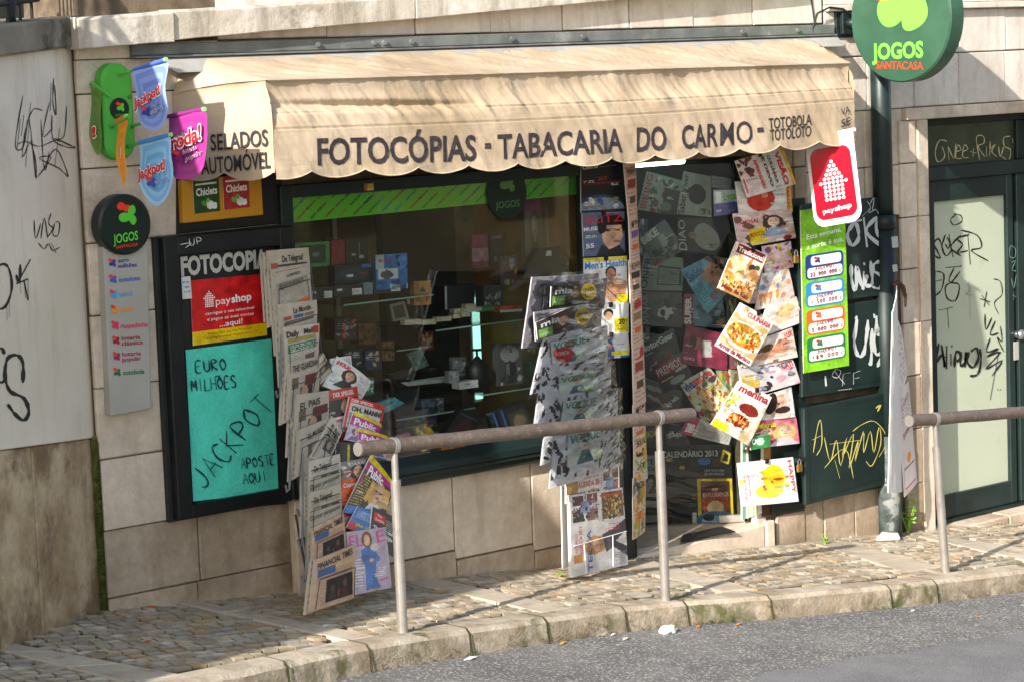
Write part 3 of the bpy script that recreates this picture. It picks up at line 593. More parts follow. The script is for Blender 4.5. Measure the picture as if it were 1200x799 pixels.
# iron railing on the coping
RL=thing('terrace_railing','black iron terrace railing on the dirty coping at the top left corner','railing')
mb=MB(); mb.tube([lw(.1,zt(.1)+.09,-.1),lw(1.44,zt(1.44)+.09,-.1)],.014); mb.build('rail','iron',RL)
MB().tube([lw(.1,zt(.1)+.75,-.1),lw(1.44,zt(1.44)+.72,-.1)],.022).build('rail','iron',RL)
for i in range(10):
    s=.18+i*.135; MB().tube([lw(s,zt(s)-.01,-.1),lw(s,zt(s)+.74,-.1)],.0085,6).build('baluster','iron',RL)
for s in (.42,.98): MB().tube([lw(s,zt(s)-.01,-.1),lw(s,zt(s)+.03,-.1),lw(s,zt(s)+.09,-.1),lw(s,zt(s)+.14,-.1)],[.028,.022,.03,.016],10).build('newel','iron',RL,smooth=True)
# house behind the terrace, only its foot in view
HB=thing('terrace_house','grey rendered house wall with dark doorway set back behind the terrace','building')
MB().box((-4.5,2.6,3.0),(9,2.9,6.5)).build('wall','plaster',HB)
MB().box((-9.5,5.2,2.0),(-4.5,5.4,6.5)).build('wall','inner_dark',HB)
for x in (-3.2,-1.9,.4,2.6): MB().box((x,2.55,3.0),(x+.7,2.598,5.2)).build('doorway','board',HB,bevel=.01)
MB().box((-2.84,.44,3.1),(9,2.6,3.2)).build('terrace_floor','lime_dark',HB)
# ================================================================ AWNING
AW=thing('awning','long beige canvas awning with scalloped lettered valance over the newsagent shopfront','awning')
XL,XR=-2.115,2.19
def lerp(a,b,t): return a+(b-a)*t
ROWS=[(0.,-.60+.02,2.985,2.945),(.36,-.605,2.822,2.79),(.48,-.615,2.742,2.722),(1.,-.615,2.515,2.470)]
def wr(x,z):
    k=min(1,max(.25,(z-2.70)/.1))     # the valance hangs flatter than the cloth above it
    a=noise.noise(Vector((x*15+z*9,z*3.2,.5)))*.018+noise.noise(Vector((x*4.5,z*5,7)))*.022+noise.noise(Vector((x*36+z*26,z*7,3)))*.009
    return a*k
def front(u,v):    # v 0 ridge .. 1 hem
    x=lerp(XL,XR,u)
    for (a,ya,la,ra),(b,yb,lb,rb) in zip(ROWS,ROWS[1:]):
        if v<=b+1e-6: t=(v-a)/(b-a); y=lerp(ya,yb,t); z=lerp(lerp(la,ra,u),lerp(lb,rb,u),t); seg=a; break
    z-=(.03*math.sin(math.pi*u)*(1 if v>.1 else v*10))*min(1,v*1.5)
    y-=wr(x,z)*min(1,.35+v)
    if seg==0.: y+=.022*math.sin(math.pi*t)*(1+.5*noise.noise(Vector((x*2,0,9))))
    # long sagging fold at the left
    if -2.1<x<-.7:
        zc_=2.86-.055*(x+2.1)/1.4; k=math.exp(-((z-zc_)/.022)**2)*math.sin(math.pi*min(1,(x+2.1)/1.35))**.5 if x+2.1<1.35 else 0
        y+=.045*k
    if abs(v-.48)<.007: y+=.009
    if abs(v-.36)<.007: y+=.008
    if v<.02: y-=.012
    return Vector((x,y,z))
NS=12.6
def hemw(u,v): return .012*math.sin(u*NS*math.pi+1)*((v-.5)/.5)**2+.006*noise.noise(Vector((u*60,v*4,0)))*((v-.5)*2)
def hem(u): return .04*abs(math.sin(math.pi*(u*NS+.35)))**.7
nu,nv=360,100; mb=MB(); vs=[]
for j in range(nv+1):
    for i in range(nu+1):
        u=i/nu; v=j/nv; p=front(u,v)
        if v>.5: p.z-=hem(u)*((v-.5)/.5)**2-.02*((v-.5)/.5)**2; p.y-=hemw(u,v)
        vs.append(p)
mb.add(vs,[(j*(nu+1)+i,j*(nu+1)+i+1,(j+1)*(nu+1)+i+1,(j+1)*(nu+1)+i) for j in range(nv) for i in range(nu)])
o=mb.build('front_valance','canvas',AW,smooth=True)
def VR(px,py): # point on the valance surface seen at this photo pixel
    p=W(px,py,-.615); u=(p.x-XL)/(XR-XL); p.y-=wr(p.x,p.z)+.0045; return p
# hem binding
MB().tube([(p.x,p.y-.002,p.z) for p in vs[nv*(nu+1):]],.0035,5).build('hem_binding','canvas_edge',AW)
# top slope
nu2,nv2=300,16; vs=[]
for j in range(nv2+1):
    for i in range(nu2+1):
        u,v=i/nu2,j/nv2; a=Vector((lerp(-2.1,2.43,u),-.03,3.112)); b=front(u,0); p=a.lerp(b,v)
        p.z-=.014*math.sin(math.pi*v)-(.016*noise.noise(Vector((p.x*12+p.y*14,p.y*4,2)))+.008*noise.noise(Vector((p.x*34+p.y*30,p.y*9,5))))*math.sin(math.pi*v)**.5; vs.append(p)
MB().add(vs,[(j*(nu2+1)+i,j*(nu2+1)+i+1,(j+1)*(nu2+1)+i+1,(j+1)*(nu2+1)+i) for j in range(nv2) for i in range(nu2)]).build('top_canvas','canvas',AW,smooth=True)
# left side panel, with its hip corner
def side(u,v,x0=XL,x1=-2.30,lr=0):   # u 0 at wall .. 1 at front
    f=front(lr,v); zt_=lerp(2.985,2.93,(1-u)**2) if not lr else 2.945
    z=lerp(zt_+.0,f.z,v)if v>0 else zt_
    b=Vector((x1,-.01,z)); p=b.lerp(Vector((f.x,f.y,z)),u); s=(-1 if not lr else 1); p.x+=s*((.014*noise.noise(Vector((u*6,z*9,1)))+.03*math.sin(math.pi*u))*max(0,1-2.4*v)+.004*noise.noise(Vector((u*6,z*9,1)))); 
    if v>.5: p.z-=(.045*abs(math.sin(math.pi*(u*2+.02)))**.7-.02)*((v-.5)*2)**2
    return p
for nm,x1,lr in (('side_panel',-2.30,0),('side_panel',2.40,1)):
    n1,n2=50,40; vs=[side(i/n1,j/n2,0,x1,lr) for j in range(n2+1) for i in range(n1+1)]
    MB().add(vs,[(j*(n1+1)+i,j*(n1+1)+i+1,(j+1)*(n1+1)+i+1,(j+1)*(n1+1)+i) for j in range(n2) for i in range(n1)]).build(nm,'canvas',AW,smooth=True)
    # hip between top slope and side
    top=Vector((-2.1 if not lr else 2.43,-.03,3.112)); vs=[]; n3=14
    for j in range(n3+1):
        for i in range(n1+1):
            e=side(i/n1,0,0,x1,lr); f=top.lerp(front(lr,0),i/n1); t=j/n3; p=f.lerp(e,t); s=-1 if not lr else 1; p+=Vector((s*.03,0,.03))*math.sin(math.pi*t)*(1-i/n1); vs.append(p)
    MB().add(vs,[(j*(n1+1)+i,j*(n1+1)+i+1,(j+1)*(n1+1)+i+1,(j+1)*(n1+1)+i) for j in range(n3) for i in range(n1)]).build('hip_panel','canvas',AW,smooth=True)
# frame under the canvas
for a in ((XL+.03,-.57,2.95),): pass
mb=MB(); mb.tube([(XL+.04,-.50,2.90),(XR-.04,-.50,2.87)],.013); mb.tube([(XL+.04,-.53,2.72),(XR-.04,-.53,2.69)],.011)
for x in (XL+.03,-.7,.8,XR-.03): mb.tube([(x,-.53,2.71),(x,0,2.74)],.01); mb.tube([(x,-.50,2.88),(x,0,2.60)],.01)
mb.build('frame','steel',AW)
# lettering
mb=MB(); 
def rp(p):
    u=min(1,max(0,(p.x-XL)/(XR-XL))); sg=.03*math.sin(math.pi*u); zs=lerp(2.742,2.722,u)-sg*.72; zb=lerp(2.515,2.470,u)-sg; v=.48+.52*(zs-p.z)/(zs-zb)
    return Vector((p.x,-.615-wr(p.x,p.z)*min(1,.35+v)-(hemw(u,v) if v>.5 else 0)-.0035,p.z))
for s,x0,y0,x1,y1,h,b in (("FOTOCÓPIAS",373,193.5,559,188,31,.022),("-",569,181,576,180.5,30,.03),("TABACARIA",584,186.5,731,178,28.5,.02),("DO",748,177.5,781,175.5,27.5,.026),("CAR",799,174.5,843,171.3,27,.02),("MO",845.5,171.1,882,168,27,.008),("-",888,161,895,160.5,26,.03),("TOTOBOLA",902,152,952,146.5,13,.015),("TOTOLOTO",903,165.5,952,160,13,.015)):
    nh=ftext(s,x0,y0,x1,y1,h,-.622,mb,b,rip=rp)
A_=Vector((-2.30,-.01,0)); N_=Vector((-.6,-.185,0)).normalized()
def SP(px,py,off=.010): return PL(px,py,A_+N_*off,N_)
def ptext(body,x0,y0,x1,y1,h,fn3,mb,b=.012,c=None):
    A,Bq,T=fn3(x0,y0),fn3(x1,y1),fn3(x0,y0-h); l=(T-A).length
    text(body,lambda s,t:A+(Bq-A)*s+Vector((0,0,l*t)),mb,b,c)
ptext("SELADOS",247,177,314,171,19,SP,mb,.015); ptext("AUTOMÓVEL",236,205,317,197,19,SP,mb,.015)
ptext("SE",986,150,997,146,9,lambda x,y:W(x,y,-.625),mb,.012); ptext("VA",986,136,996,132,8,lambda x,y:W(x,y,-.63),mb,.012)
mb.build('lettering','ink',AW)
MB().box((XL+.62,-.55,2.40),(XL+.66,-.52,2.435)).build('hook','brass',AW)
# ================================================================ GREEN OVAL STAND AND PENNANTS
def disc(cx,cz_,y,rx,rz,th,m,name,parent,n=40,bev=.006,cut=None):
    P=[(cx+rx*math.cos(2*math.pi*i/n),y,cz_+rz*math.sin(2*math.pi*i/n)) for i in range(n)]; Q=[(x,y+th,z) for x,_,z in P]
    return MB().add(P+Q,[tuple(range(n)),tuple(range(n,2*n))[::-1]]+[(i,i+n,(i+1)%n+n,(i+1)%n) for i in range(n)]).build(name,m,parent,bevel=bev)
OV=thing('pennant_stand','green oval plastic wall stand with round emblem and pegs holding the lottery pennants','stand')
yy=-.09; c=W(140,131,yy); rx=(W(158,131,yy).x-W(122,131,yy).x)/2; zt1,zb1=W(139,74,yy).z,W(141,188,yy).z
P=[];n=14
for k in range(n+1): a=math.pi*k/n; P.append((c.x+rx*math.cos(a),zt1-rx+rx*math.sin(a)))
for k in range(n+1): a=math.pi+math.pi*k/n; P.append((c.x+rx*math.cos(a),zb1+rx+rx*math.sin(a)))
m_=len(P); MB().add([(x,yy,z) for x,z in P]+[(x,0.0,z) for x,z in P],[tuple(range(m_)),tuple(range(m_,2*m_))[::-1]]+[(i,i+m_,(i+1)%m_+m_,(i+1)%m_) for i in range(m_)]).build('oval_board','43a53a',OV,bevel=.016)
q=W(140,128,yy-.002); disc(q.x,q.z,yy-.004,.055,.055,.006,'signdark','emblem_disc',OV,bev=.001)
mb=MB(); fn=lambda x,y:W(x,y,yy-.006); clover(fn,141,126,5.5,mb); ftext("JOGOS",135,137,146,136,2.6,yy-.007,mb,.0,c='4fc23a'); mb.build('emblem','gloss',OV)
def YP(px,x0,k=140): return -.09-(px-x0)/k
def peg(x0,y0,x1,y1,name='peg'):
    return MB().tube([W(x0,y0,-.085),W(x1,y1,YP(x1,x0))],.008,8).build(name,'4fb046',OV)
peg(138,88,157,82.5); peg(155,148,198,136.5); peg(149,172.5,166,167); peg(128,149,150,137)
MB().tube([W(130,115,-.085),W(107,97,-.12)],.009,8).build('peg','4fb046',OV)
for x,y in ((152,114),(131,149),(155,149),(150,172)): p=W(x,y,yy); MB().tube([(p.x,yy-.008,p.z),(p.x,yy,p.z)],.011,10).build('socket','2f7a2a',OV)
def pennant(label,x0,rod,out,c0,c1,title,tc,sub,subc,name='pennant',tb=None):
    t=thing(name,label,'pennant','lottery pennants on the green oval stand'); f=lambda x,y:W(x,y,YP(x,x0))
    a,b_=rod; MB().tube([f(*a),f(*b_)],.0105,10).build('rod',c1,t); e=f(*b_); MB().tube([e,e+(e-f(*a)).normalized()*.014],.011,10).build('rod_tip','8fe07a',t)
    # body as a fan of horizontal bands, two colours ringed like the print
    Pn=[np.array(p,float) for p in out]; cx=np.mean([p[0] for p in Pn]); cy=np.mean([p[1] for p in Pn]); mb=MB(); n=len(Pn); 
    sm=smooth_line(Pn+[Pn[0]],4)[:-1]; K=7; m2=len(sm); base=len(mb.v)
    vs=[]; 
    for r in range(K+1):
        s=1-r/K; 
        for p in sm: q=np.array([cx,cy])+(p-np.array([cx,cy]))*s; v=f(q[0],q[1]); v.x-=.008*math.sin(q[1]*.09+q[0]*.12); vs.append(v)
    import colorsys
    h0=[int(c0[i:i+2],16) for i in (0,2,4)]; h1=[int(c1[i:i+2],16) for i in (0,2,4)]
    for r in range(K):
        tt=(r%2)*.35+r/K*.5; cc=tuple((x*(1-tt)+y*tt)/255 for x,y in zip(h0,h1)); b0=len(mb.v)
        mb.v+= [tuple(x) for x in vs[r*m2:(r+2)*m2]]; mb.f+=[(b0+i,b0+(i+1)%m2,b0+m2+(i+1)%m2,b0+m2+i) for i in range(m2)]; mb.c+=[cc]*m2
    mb.build('banner','gloss',t,smooth=True)
    mb=MB(); g=lambda x,y,d=.0:f(x,y)+Vector((-.012-d,-.004,0))
    def pt(body,x0_,y0_,x1_,y1_,h,b,c,d):
        A,Bq,T=g(x0_,y0_,d),g(x1_,y1_,d),g(x0_,y0_-h,d); l=(T-A).length
        text(body,lambda s,t_:A+(Bq-A)*s+Vector((0,0,l*t_)),mb,b,c)
    for (body,x0_,y0_,x1_,y1_,h) in title: pt(body,x0_-.4,y0_+.4,x1_+.4,y1_+.4,h+.8,.075,'f2f2f2',0); pt(body,x0_,y0_,x1_,y1_,h,.03,tc,.0025)
    for (body,x0_,y0_,x1_,y1_,h) in sub: pt(body,x0_,y0_,x1_,y1_,h,.05,'f2f2f2',0); pt(body,x0_,y0_,x1_,y1_,h,.012,subc,.0025)
    if tb: clover(lambda x,y:g(x,y,.003),tb[0],tb[1],tb[2],mb,'e8382c',subc)
    mb.build('lettering','gloss',t); return t
pennant('uppermost blue jackpot pennant hanging on the green oval stand',138,((157,82.5),(193,70.5)),[(157,83),(193,71),(195,100),(196,128),(190,147),(180,154),(170,150),(163,138),(159,112)],'8fa6df','4a68c0',[("Jackpot!",160,127,190,110,11)],'d8222a',[("euro",178,127,189,123,4),("milhões",178,134,193,129,4)],'2a3a90',tb=(173,131,6))
pennant('purple lottery pennant with red roda lettering beside the awning corner',155,((196,137),(238,128.5)),[(196,138),(238,129),(241,150),(243,176),(239,197),(228,209),(212,211),(201,204),(199,170)],'a83a88','8a2a74',[("roda!",203,177,238,163,17)],'d8222a',[("anda",204,166,220,160,6),("lotaria",216,181,232,175,5),("popular",219,189,239,181,5)],'7a1060',tb=(211,184,7))
pennant('light blue jackpot pennant, lowest one on the green oval stand',149,((163,167.5),(199,158.5)),[(163,168),(199,159),(201,185),(201,212),(196,232),(184,242),(172,235),(165,215),(163,190)],'9fd0f2','3f92d8',[("Jackpot!",164,211,196,198,12)],'d8222a',[("totoloto",183,216,199,211,5)],'2a5ab0',tb=(179,214,6.5))
pennant('narrow orange pennant seen almost edge-on in front of the green oval stand',128,((137,142),(147,137)),[(137,143),(148,137.5),(147.5,165),(147,195),(145,219),(142,217),(138,190),(137,165)],'f0a23a','d87a18',[("raspadinha",142,200,143.5,172,3)],'c23a1a',[],'c23a1a')
pennant('dark green pennant with red print at far left of the green oval stand',118,((107,98),(110,100)),[(107,99),(117,110),(119.5,140),(118,170),(113,182),(108,172),(106,150),(105.5,120)],'6a8a3a','35702a',[("!",110,162,115,160,12)],'d8222a',[],'8a2a1a')
# ================================================================ GAMES INFORMATION SIGN
GS=thing('games_sign','round dark green games sign on top of a tall grey wall panel listing lotteries','sign')
slab('panel','panelgrey',GS,[(121,290),(173,277),(177,478.5),(130,487)],-.06,.06,.003)
c=W(147.5,263.5,-.10); disc(c.x,c.z,-.10,.152,.152,.09,'signdark','sign_disc',GS,n=48,bev=.012)
mb=MB(); fn=lambda x,y:W(x,y,-.103); clover(fn,149,252,13,mb); ftext("JOGOS",133,286,162,281,10.5,-.104,mb,.02,c='52c83a'); ftext("SANTACASA",136,292,162,288,3.6,-.104,mb,.01,c='e0442a')
for y,l1,l2,cc in ((308.6,'euro','milhões','27388a'),(327.6,'totoloto',None,'2b5bb8'),(345.3,'loto2',None,'3a9ad8'),(363.3,'joker',None,'f08a2a'),(381.6,'raspadinha',None,'d82a5a'),(399,'lotaria','clássica','9a1a30'),(417.6,'lotaria','popular','a01a5a'),(436,'totobola',None,'1f6a3a')):
    x=131.5+(y-308)*.045; clover(lambda a,b_:W(a,b_,-.0625),x,y,5,mb,'e8382c',cc)
    wl=lambda s:3.15*len(s)
    if l2: ftext(l1,x+7,y-.3,x+7+wl(l1),y-2,4.8,-.0625,mb,.02,c=cc); ftext(l2,x+7,y+6,x+7+wl(l2),y+3.9,4.8,-.0625,mb,.02,c=cc)
    else: ftext(l1,x+7,y+3.2,x+7+wl(l1),y+1,5.4,-.0625,mb,.02,c=cc)
mb.build('lettering','gloss',GS)
# ================================================================ GUM DISPLAY
GB=thing('gum_box','orange and yellow chewing gum display box under the awning','display')
slab('box','c98a1c',GB,[(213,212),(306,203),(309,252),(215,262)],-.05,.05,.004)
for nm,c0,q,lab in (('gum_pack','1f4a22',[(226,212),(256,208.5),(258,247.5),(228,251)],'dark green pack'),('gum_pack','a82a2c',[(261,208),(291,205),(293,243),(263,246.5)],'red pack')):
    fr=FP(q,-.056); cv=Cv(c0,24,24); cv.R(.08,.1,.92,.16,'e8e4d8').E(.62,.78,.14,.13,'e6ece0').E(.8,.82,.1,.11,'e6ece0').E(.4,.72,.12,.07,'5f9a3a',.5).E(.55,.64,.08,.07,'74ac48',-.5)
    o=sheet(nm,fr,.006,cv,'gloss',GB); o['label']=lab
    mb=MB(); utext("Chiclets",fr,.1,.48,.92,.46,.22,mb,.03,'f0efe6'); mb.build('lettering','gloss',GB)
slab('cabinet_back','black',GB,[(207,204),(330,192),(333,262),(207,275)],-.012,.06,.003)
# ================================================================ NOTICE BOARD
NB=thing('notice_board','tall dark framed notice case with a glazed door left of the newspaper rack','notice board')
x0,x1,z0,z1=W(192,300,-.08).x,W(345,300,-.08).x,W(197,612,-.03).z,2.24
fw_=.085; yb=-.085
slab('case','board',NB,[(180,279),(333,263),(343,586),(198,612)],-.03,.03,.003)
def bar(a,b,nm='frame',m='black',par=None): return MB().box(a,b).build(nm,m,par,bevel=.005)
x0=W(180,280,-.085).x+.0; x0=W(193,300,-.085).x; x1=W(345,300,-.085).x; z0=W(200,611,-.085).z; z1=W(240,274,-.085).z
bar((x0,yb,z0),(x0+fw_,0,z1),par=NB); bar((x1-fw_,yb,z0),(x1,0,z1),par=NB); bar((x0+fw_,yb,z0),(x1-fw_,0,z0+.07),par=NB); bar((x0+fw_,yb,z1-.1),(x1-fw_,0,z1),par=NB)
slab('back_panel','board',NB,[(206,288),(330,276),(336,590),(212,600)],-.04,.02,0)
mb=MB(); hand("7UP",lambda x,y:W(x,y,-.0885),214,289,26,-3,8,1.0,mb,'cfd3d0'); 
for P in ([(211,287),(224,285),(217,291)],): stroke(lambda x,y:W(x,y,-.0885),P,1,mb,'cfd3d0')
mb.build('graffiti','gloss',NB)
mb=MB(); ftext("FOTOCOPIA",212.5,323,314,313,21,-.046,mb,.045,c='b9b7ae'); mb.build('lettering','gloss',NB)
YB=-.052
fr=FP([(223,329),(311,321),(313,393),(226,405)],YB); cv=Cv('cc1f22',44,36); cv.R(0,.79,1,1,'e6c21c')
t=printed('payshop_sticker','red and yellow payshop sticker in the dark notice case','sticker',fr,0,.002,cv,[("pay",.32,.42,.52,.41,.12,'f4f0ec',.0),("shop",.53,.41,.8,.395,.12,'f4f0ec',.03),("carregue o seu telemóvel",.18,.56,.83,.545,.05,'f4f0ec',0.),("e pague as suas contas",.2,.65,.82,.64,.05,'f4f0ec',0.),("...aqui!",.36,.765,.67,.755,.085,'f4f0ec',.01),("Telefone  Água  Luz  Gás  TV por cabo",.2,.865,.8,.86,.03,'b0301c',0.),("Carregamentos  Pagamentos",.18,.93,.8,.925,.03,'b0301c',0.)])
def dots(fr,u0,v0,w_,h_,mb,c='f4f0ec',r=.011):
    rows=[1,3,5,7,5,5,5,5]
    for j,k in enumerate(rows):
        for i in range(k):
            u=u0+(i-(k-1)/2)*w_/7; v=v0+j*h_/8; ru,rv=w_/17,h_/19
            mb.add([fr(u+ru*math.cos(a),v+rv*math.sin(a),.002) for a in [i2*math.pi/4 for i2 in range(8)]],[tuple(range(8))],c)
mb=MB(); dots(fr,.235,.2,.16,.26,mb); mb.build('emblem','gloss',t)
fr=FP([(217.5,410),(318,397),(326.5,575),(226.5,587)],YB,.003); cv=Cv('41cdb4',30,40)
t=thing('jackpot_poster','turquoise paper poster with handwritten jackpot message in the notice case','poster'); sheet('paper',fr,.001,cv,'paper',t,lump=.0012)
mb=MB(); f=lambda x,y:fr(x,y,.0065); 
def hf(s,u0,v0,du,dv,h,wd): # handwriting in photo pixels on the poster plane
    hand(s,lambda x,y:W(x,y,YB-.0085),u0,v0,du,dv,h,wd,mb,'1c3446',nar=.8,gap=.22,jit=.35)
hf("EURO",230,436,38,-4,13,2.0); hf("MILHOES",225,459,54,-6,14,2.0); hf("~",253,451,9,-1,8,1.6); hf("JACKPOT",240,573,84,-100,25,2.4); hf("APOSTE",283,549,41,-6,12,1.9); hf("AQUI",285,567,30,-5,12,1.9)
mb.build('lettering','gloss',t)
printed('note','small white paper note taped beside the red payshop sticker','note',[(212.5,325),(223,324),(225,350),(214,351)],YB-.003,.001,Cv('c9cbc8',10,14).L(.1,.1,.9,.8,'4a6a9a',3,.5))
# ================================================================ SHOP WINDOW
SW=thing('shop_window','large dark green framed display window full of goods under the awning','window')
GX0,GX1,GZ0,GZ1=-1.60,.47,.87,2.36
bar((GX0-.08,-.035,.76),(GX0,.05,2.43),par=SW,m='green_dk'); bar((GX0,-.035,GZ1),(.52,.05,2.43),par=SW,m='green_dk'); bar((GX1,-.03,.86),(GX1+.06,.05,GZ1),par=SW,m='green_dk')
sxl,sxr=GX0-.05,.54
MB().hexa([(sxl,-.11,.80),(sxr,-.11,.80),(sxr,-.11,.845),(sxl,-.11,.845)],[(sxl,.03,.80),(sxr,.03,.80),(sxr,.03,.88),(sxl,.03,.88)]).build('sill','green',SW,bevel=.006)
MB().box((sxl,-.075,.735),(sxr,.0,.798)).build('sill','green',SW,bevel=.012); MB().box((sxl,-.098,.775),(sxr,-.0,.7985)).build('sill_moulding','green',SW,bevel=.005)
MB().box((GX0,.012,GZ0),(GX1,.018,GZ1)).build('glass','glass',SW)
fr=Fr([(GX0,.03,2.415),(.5,.03,2.424),(.48,.03,2.246),(GX0,.03,2.226)])
cv=Cv('6ecf3f',8,4)
t=thing('lottery_banner','green banner printed with slanting lottery names across the top of the shop window','banner'); sheet('strip',fr,.002,cv,'gloss',t)
mb=MB(); wl=[("lotaria",'a02a30'),("totobola",'1f6a3a'),("raspadinha",'b8283a'),("joker",'d87a2a'),("totoloto",'2b5bb8'),("euro milhões",'1f3a60'),("lotaria popular",'8a2a5a'),("loto2",'2a80c0')]
k=0
for i in range(22):
    for j in range(3):
        s,cc=wl[(i*3+j*5)%8]; u=.006+i*.046+j*.012; v=.42+j*.27; L=.0066*len(s)
        if u+L*.6<.985: utext(s,fr,u,min(v,.97),u+L*.62,max(min(v,.97)-.033*len(s),.08),.1,mb,.015,cc)
mb.build('lettering','gloss',t)
t=thing('round_games_sticker','round black games sticker on the window glass over the green banner','sticker')
c=W(594,227,.008); disc(c.x,c.z,.006,.148,.148,.003,'signdark','disc',t,n=48,bev=0)
mb=MB(); clover(lambda x,y:W(x,y,.004),594,215,11,mb,'7a2a22','4a7a3a'); ftext("JOGOS",581,245,609,242,8,.004,mb,.01,c='4a7a3a'); mb.build('lettering','gloss',t)
# inside of the window
IN=thing('window_interior','brown lined interior of the display window with an orange wooden side board','interior')
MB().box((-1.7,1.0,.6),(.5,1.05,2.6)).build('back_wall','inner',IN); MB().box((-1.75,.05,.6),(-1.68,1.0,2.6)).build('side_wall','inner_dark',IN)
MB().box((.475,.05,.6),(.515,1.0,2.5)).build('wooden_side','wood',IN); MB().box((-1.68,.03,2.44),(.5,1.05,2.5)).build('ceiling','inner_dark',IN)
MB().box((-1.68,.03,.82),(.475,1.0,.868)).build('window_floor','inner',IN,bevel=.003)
for px in (395,460): p=W(px,260,.95); MB().box((p.x-.016,.975,1.0),(p.x+.016,.998,2.4)).build('slotted_rail','panelgrey',IN)
for px,wd in ((478,.16),(520,.12),(610,.25)): p=W(px,300,.9); MB().box((p.x-wd,.93,.87),(p.x+wd,.995,2.4)).build('back_panel','wood' if px==610 else 'inner_dark',IN)
for p,q,z,y0,y1 in (((365,350),(470,345),1.745,.15,.75),((470,380),(640,365),1.545,.12,.75),((430,500),(522,480),1.06,.2,.75),((528,458),(642,445),1.14,.12,.7),((455,448),(530,440),1.25,.3,.7),((440,410),(480,405),1.42,.4,.8)):
    a=W(p[0],p[1],(y0+y1)/2).x; b_=W(q[0],q[1],(y0+y1)/2).x; MB().box((a,y0,z-.006),(min(b_,.47),y1,z)).build('glass_shelf','glass_clear',IN); MB().box((a,y0-.002,z-.007),(min(b_,.47),y0,z+.001)).build('shelf_edge','8ab0a4',IN)
TL=thing('light_tube','vertical pale cyan light strip glowing inside the display window','lamp')
p=W(559,400,.8); MB().box((p.x-.022,.79,1.0),(p.x+.022,.81,1.62)).build('tube','tubedim',TL); MB().box((p.x-.03,.811,.98),(p.x+.03,.83,1.66)).build('holder','panelgrey',TL)
def goods(name,label,cat,q,Y,th,c,fnp=None,texts=(),m='gloss',nu=18,nv=18,group=None,edge=None):
    cv=Cv(c,nu,nv); 
    if fnp: fnp(cv)
    cv.a=cv.a*1.35+.02
    return printed(name,label,cat,[(x,y) for x,y in q],Y,th,cv,texts,m=m,edge=edge or c,group=group)
def rq(x0,y0,x1,y1,k=.06,ln=.02): d=(x1-x0)*k; l=(y1-y0)*ln; return [(x0,y0+d),(x1,y0),(x1+l,y1),(x0+l,y1+d)]
bc=lambda cv:cv.R(.62,.35,.95,.85,'d8d6d0').L(.64,.4,.93,.8,'222222',2,.8).R(.1,.3,.3,.5,'c9c9c9')
for i,(a,b_,c_,d) in enumerate(((362,336,390,351),(391,333,425,347),(438,329,470,343))): goods('black_box',['black carton with white barcode at the left end of the upper shelf','black carton with white barcode in the middle of the upper shelf','black carton with white barcode under the blue motorcycle card'][i],'box',rq(a,b_,c_,d),.2,.12,'222428',bc,group='black cartons on the upper glass shelf')
goods('grey_box','plain grey carton between the black barcode cartons','box',rq(426,331,437,345),.2,.1,'6f7884')
goods('blister_pack','green edged blister pack with earphones on upper shelf','blister pack',rq(346,283,386,312),.3,.03,'3a7a4a',lambda c:c.R(.12,.12,.88,.85,'26362c').E(.6,.5,.12,.1,'5a6a60'))
goods('red_box','dark red carton on the upper shelf of the display window','box',rq(388,281,404,311),.3,.08,'7a242a')
goods('blister_pack','black blister pack with silver earphones beside the dark red carton','blister pack',rq(405,279,431,310),.3,.02,'23272a',lambda c:c.E(.35,.6,.1,.05,'9aa09c').E(.7,.7,.12,.06,'9aa09c').R(.6,.15,.64,.65,'7a807c'))
goods('toy_pack','black and blue toy car pack on the upper shelf','toy pack',rq(392,309,437,332),.24,.06,'151d2a',lambda c:c.E(.5,.5,.4,.3,'26313e').E(.4,.55,.1,.08,'b0b8bc').R(.7,0,.95,.2,'2a5a9a').E(.75,.45,.08,.05,'b02a30'))
goods('toy_card','blue toy motorcycle card hanging in the display window','toy pack',rq(440,297,477,338),.2,.02,'2a62a0',lambda c:c.R(0,0,.25,.4,'9aa4a8').R(.08,.42,.72,.72,'b8bcb8').E(.35,.58,.2,.12,'4a4e50').N(.5,.7,1,1,['8fc0e8','1a3a6a'],12,.08).N(.6,.1,1,.4,['1a2a4a','3a7ac0'],8,.08),[("MOTOR",.1,.22,.5,.2,.09,'c8383c')])
goods('puzzle_box','small tan card box printed with blue and red triangles','box',rq(485,329,505,357),.25,.04,'a8763c',lambda c:c.P([(.3,.45),(.5,.2),(.7,.45)],'2a3a6a').P([(.15,.55),(.4,.55),(.28,.8)],'b0382c').P([(.6,.6),(.9,.6),(.75,.9)],'b0382c'))
goods('photo_frame','small silver photo frame leaning on the middle shelf','frame',[(457,357),(474,353),(480,374),(461,377)],.3,.015,'7d7a72',lambda c:c.R(.15,.15,.85,.85,'3a3634'))
goods('card','small cream card beside the photo frame','card',rq(478,347,489,356),.3,.01,'c8c0a0')
for i,(a,b_,c_,d) in enumerate(((474,374,494,380),(495,374,511,380),(512,371,529,376),(531,368,540,373),(541,366,551,371),(541,361,551,365),(546,356,558,361),(532,362,540,367))): goods('eraser','','eraser',rq(a,b_,c_,d),.16+.02*(i%2),.04,'b7ac8c')['label']=['small cream block at left front of middle shelf','second small cream block from left on middle shelf','third small cream block from left on middle shelf','small cream block at left foot of the little pile','small cream block at right foot of the little pile','small cream block in the second layer of the little pile','small cream block topmost on the little pile','small cream block leaning left on the little pile'][i]
goods('green_tray','green oval tray on middle glass shelf','tray',[(558,361),(590,358),(592,363),(560,366)],.2,.08,'3a7a3a')
goods('white_tray','pale oval tray left of the green tray','tray',[(545,362),(564,360),(565,364),(547,367)],.17,.06,'b8bcae')
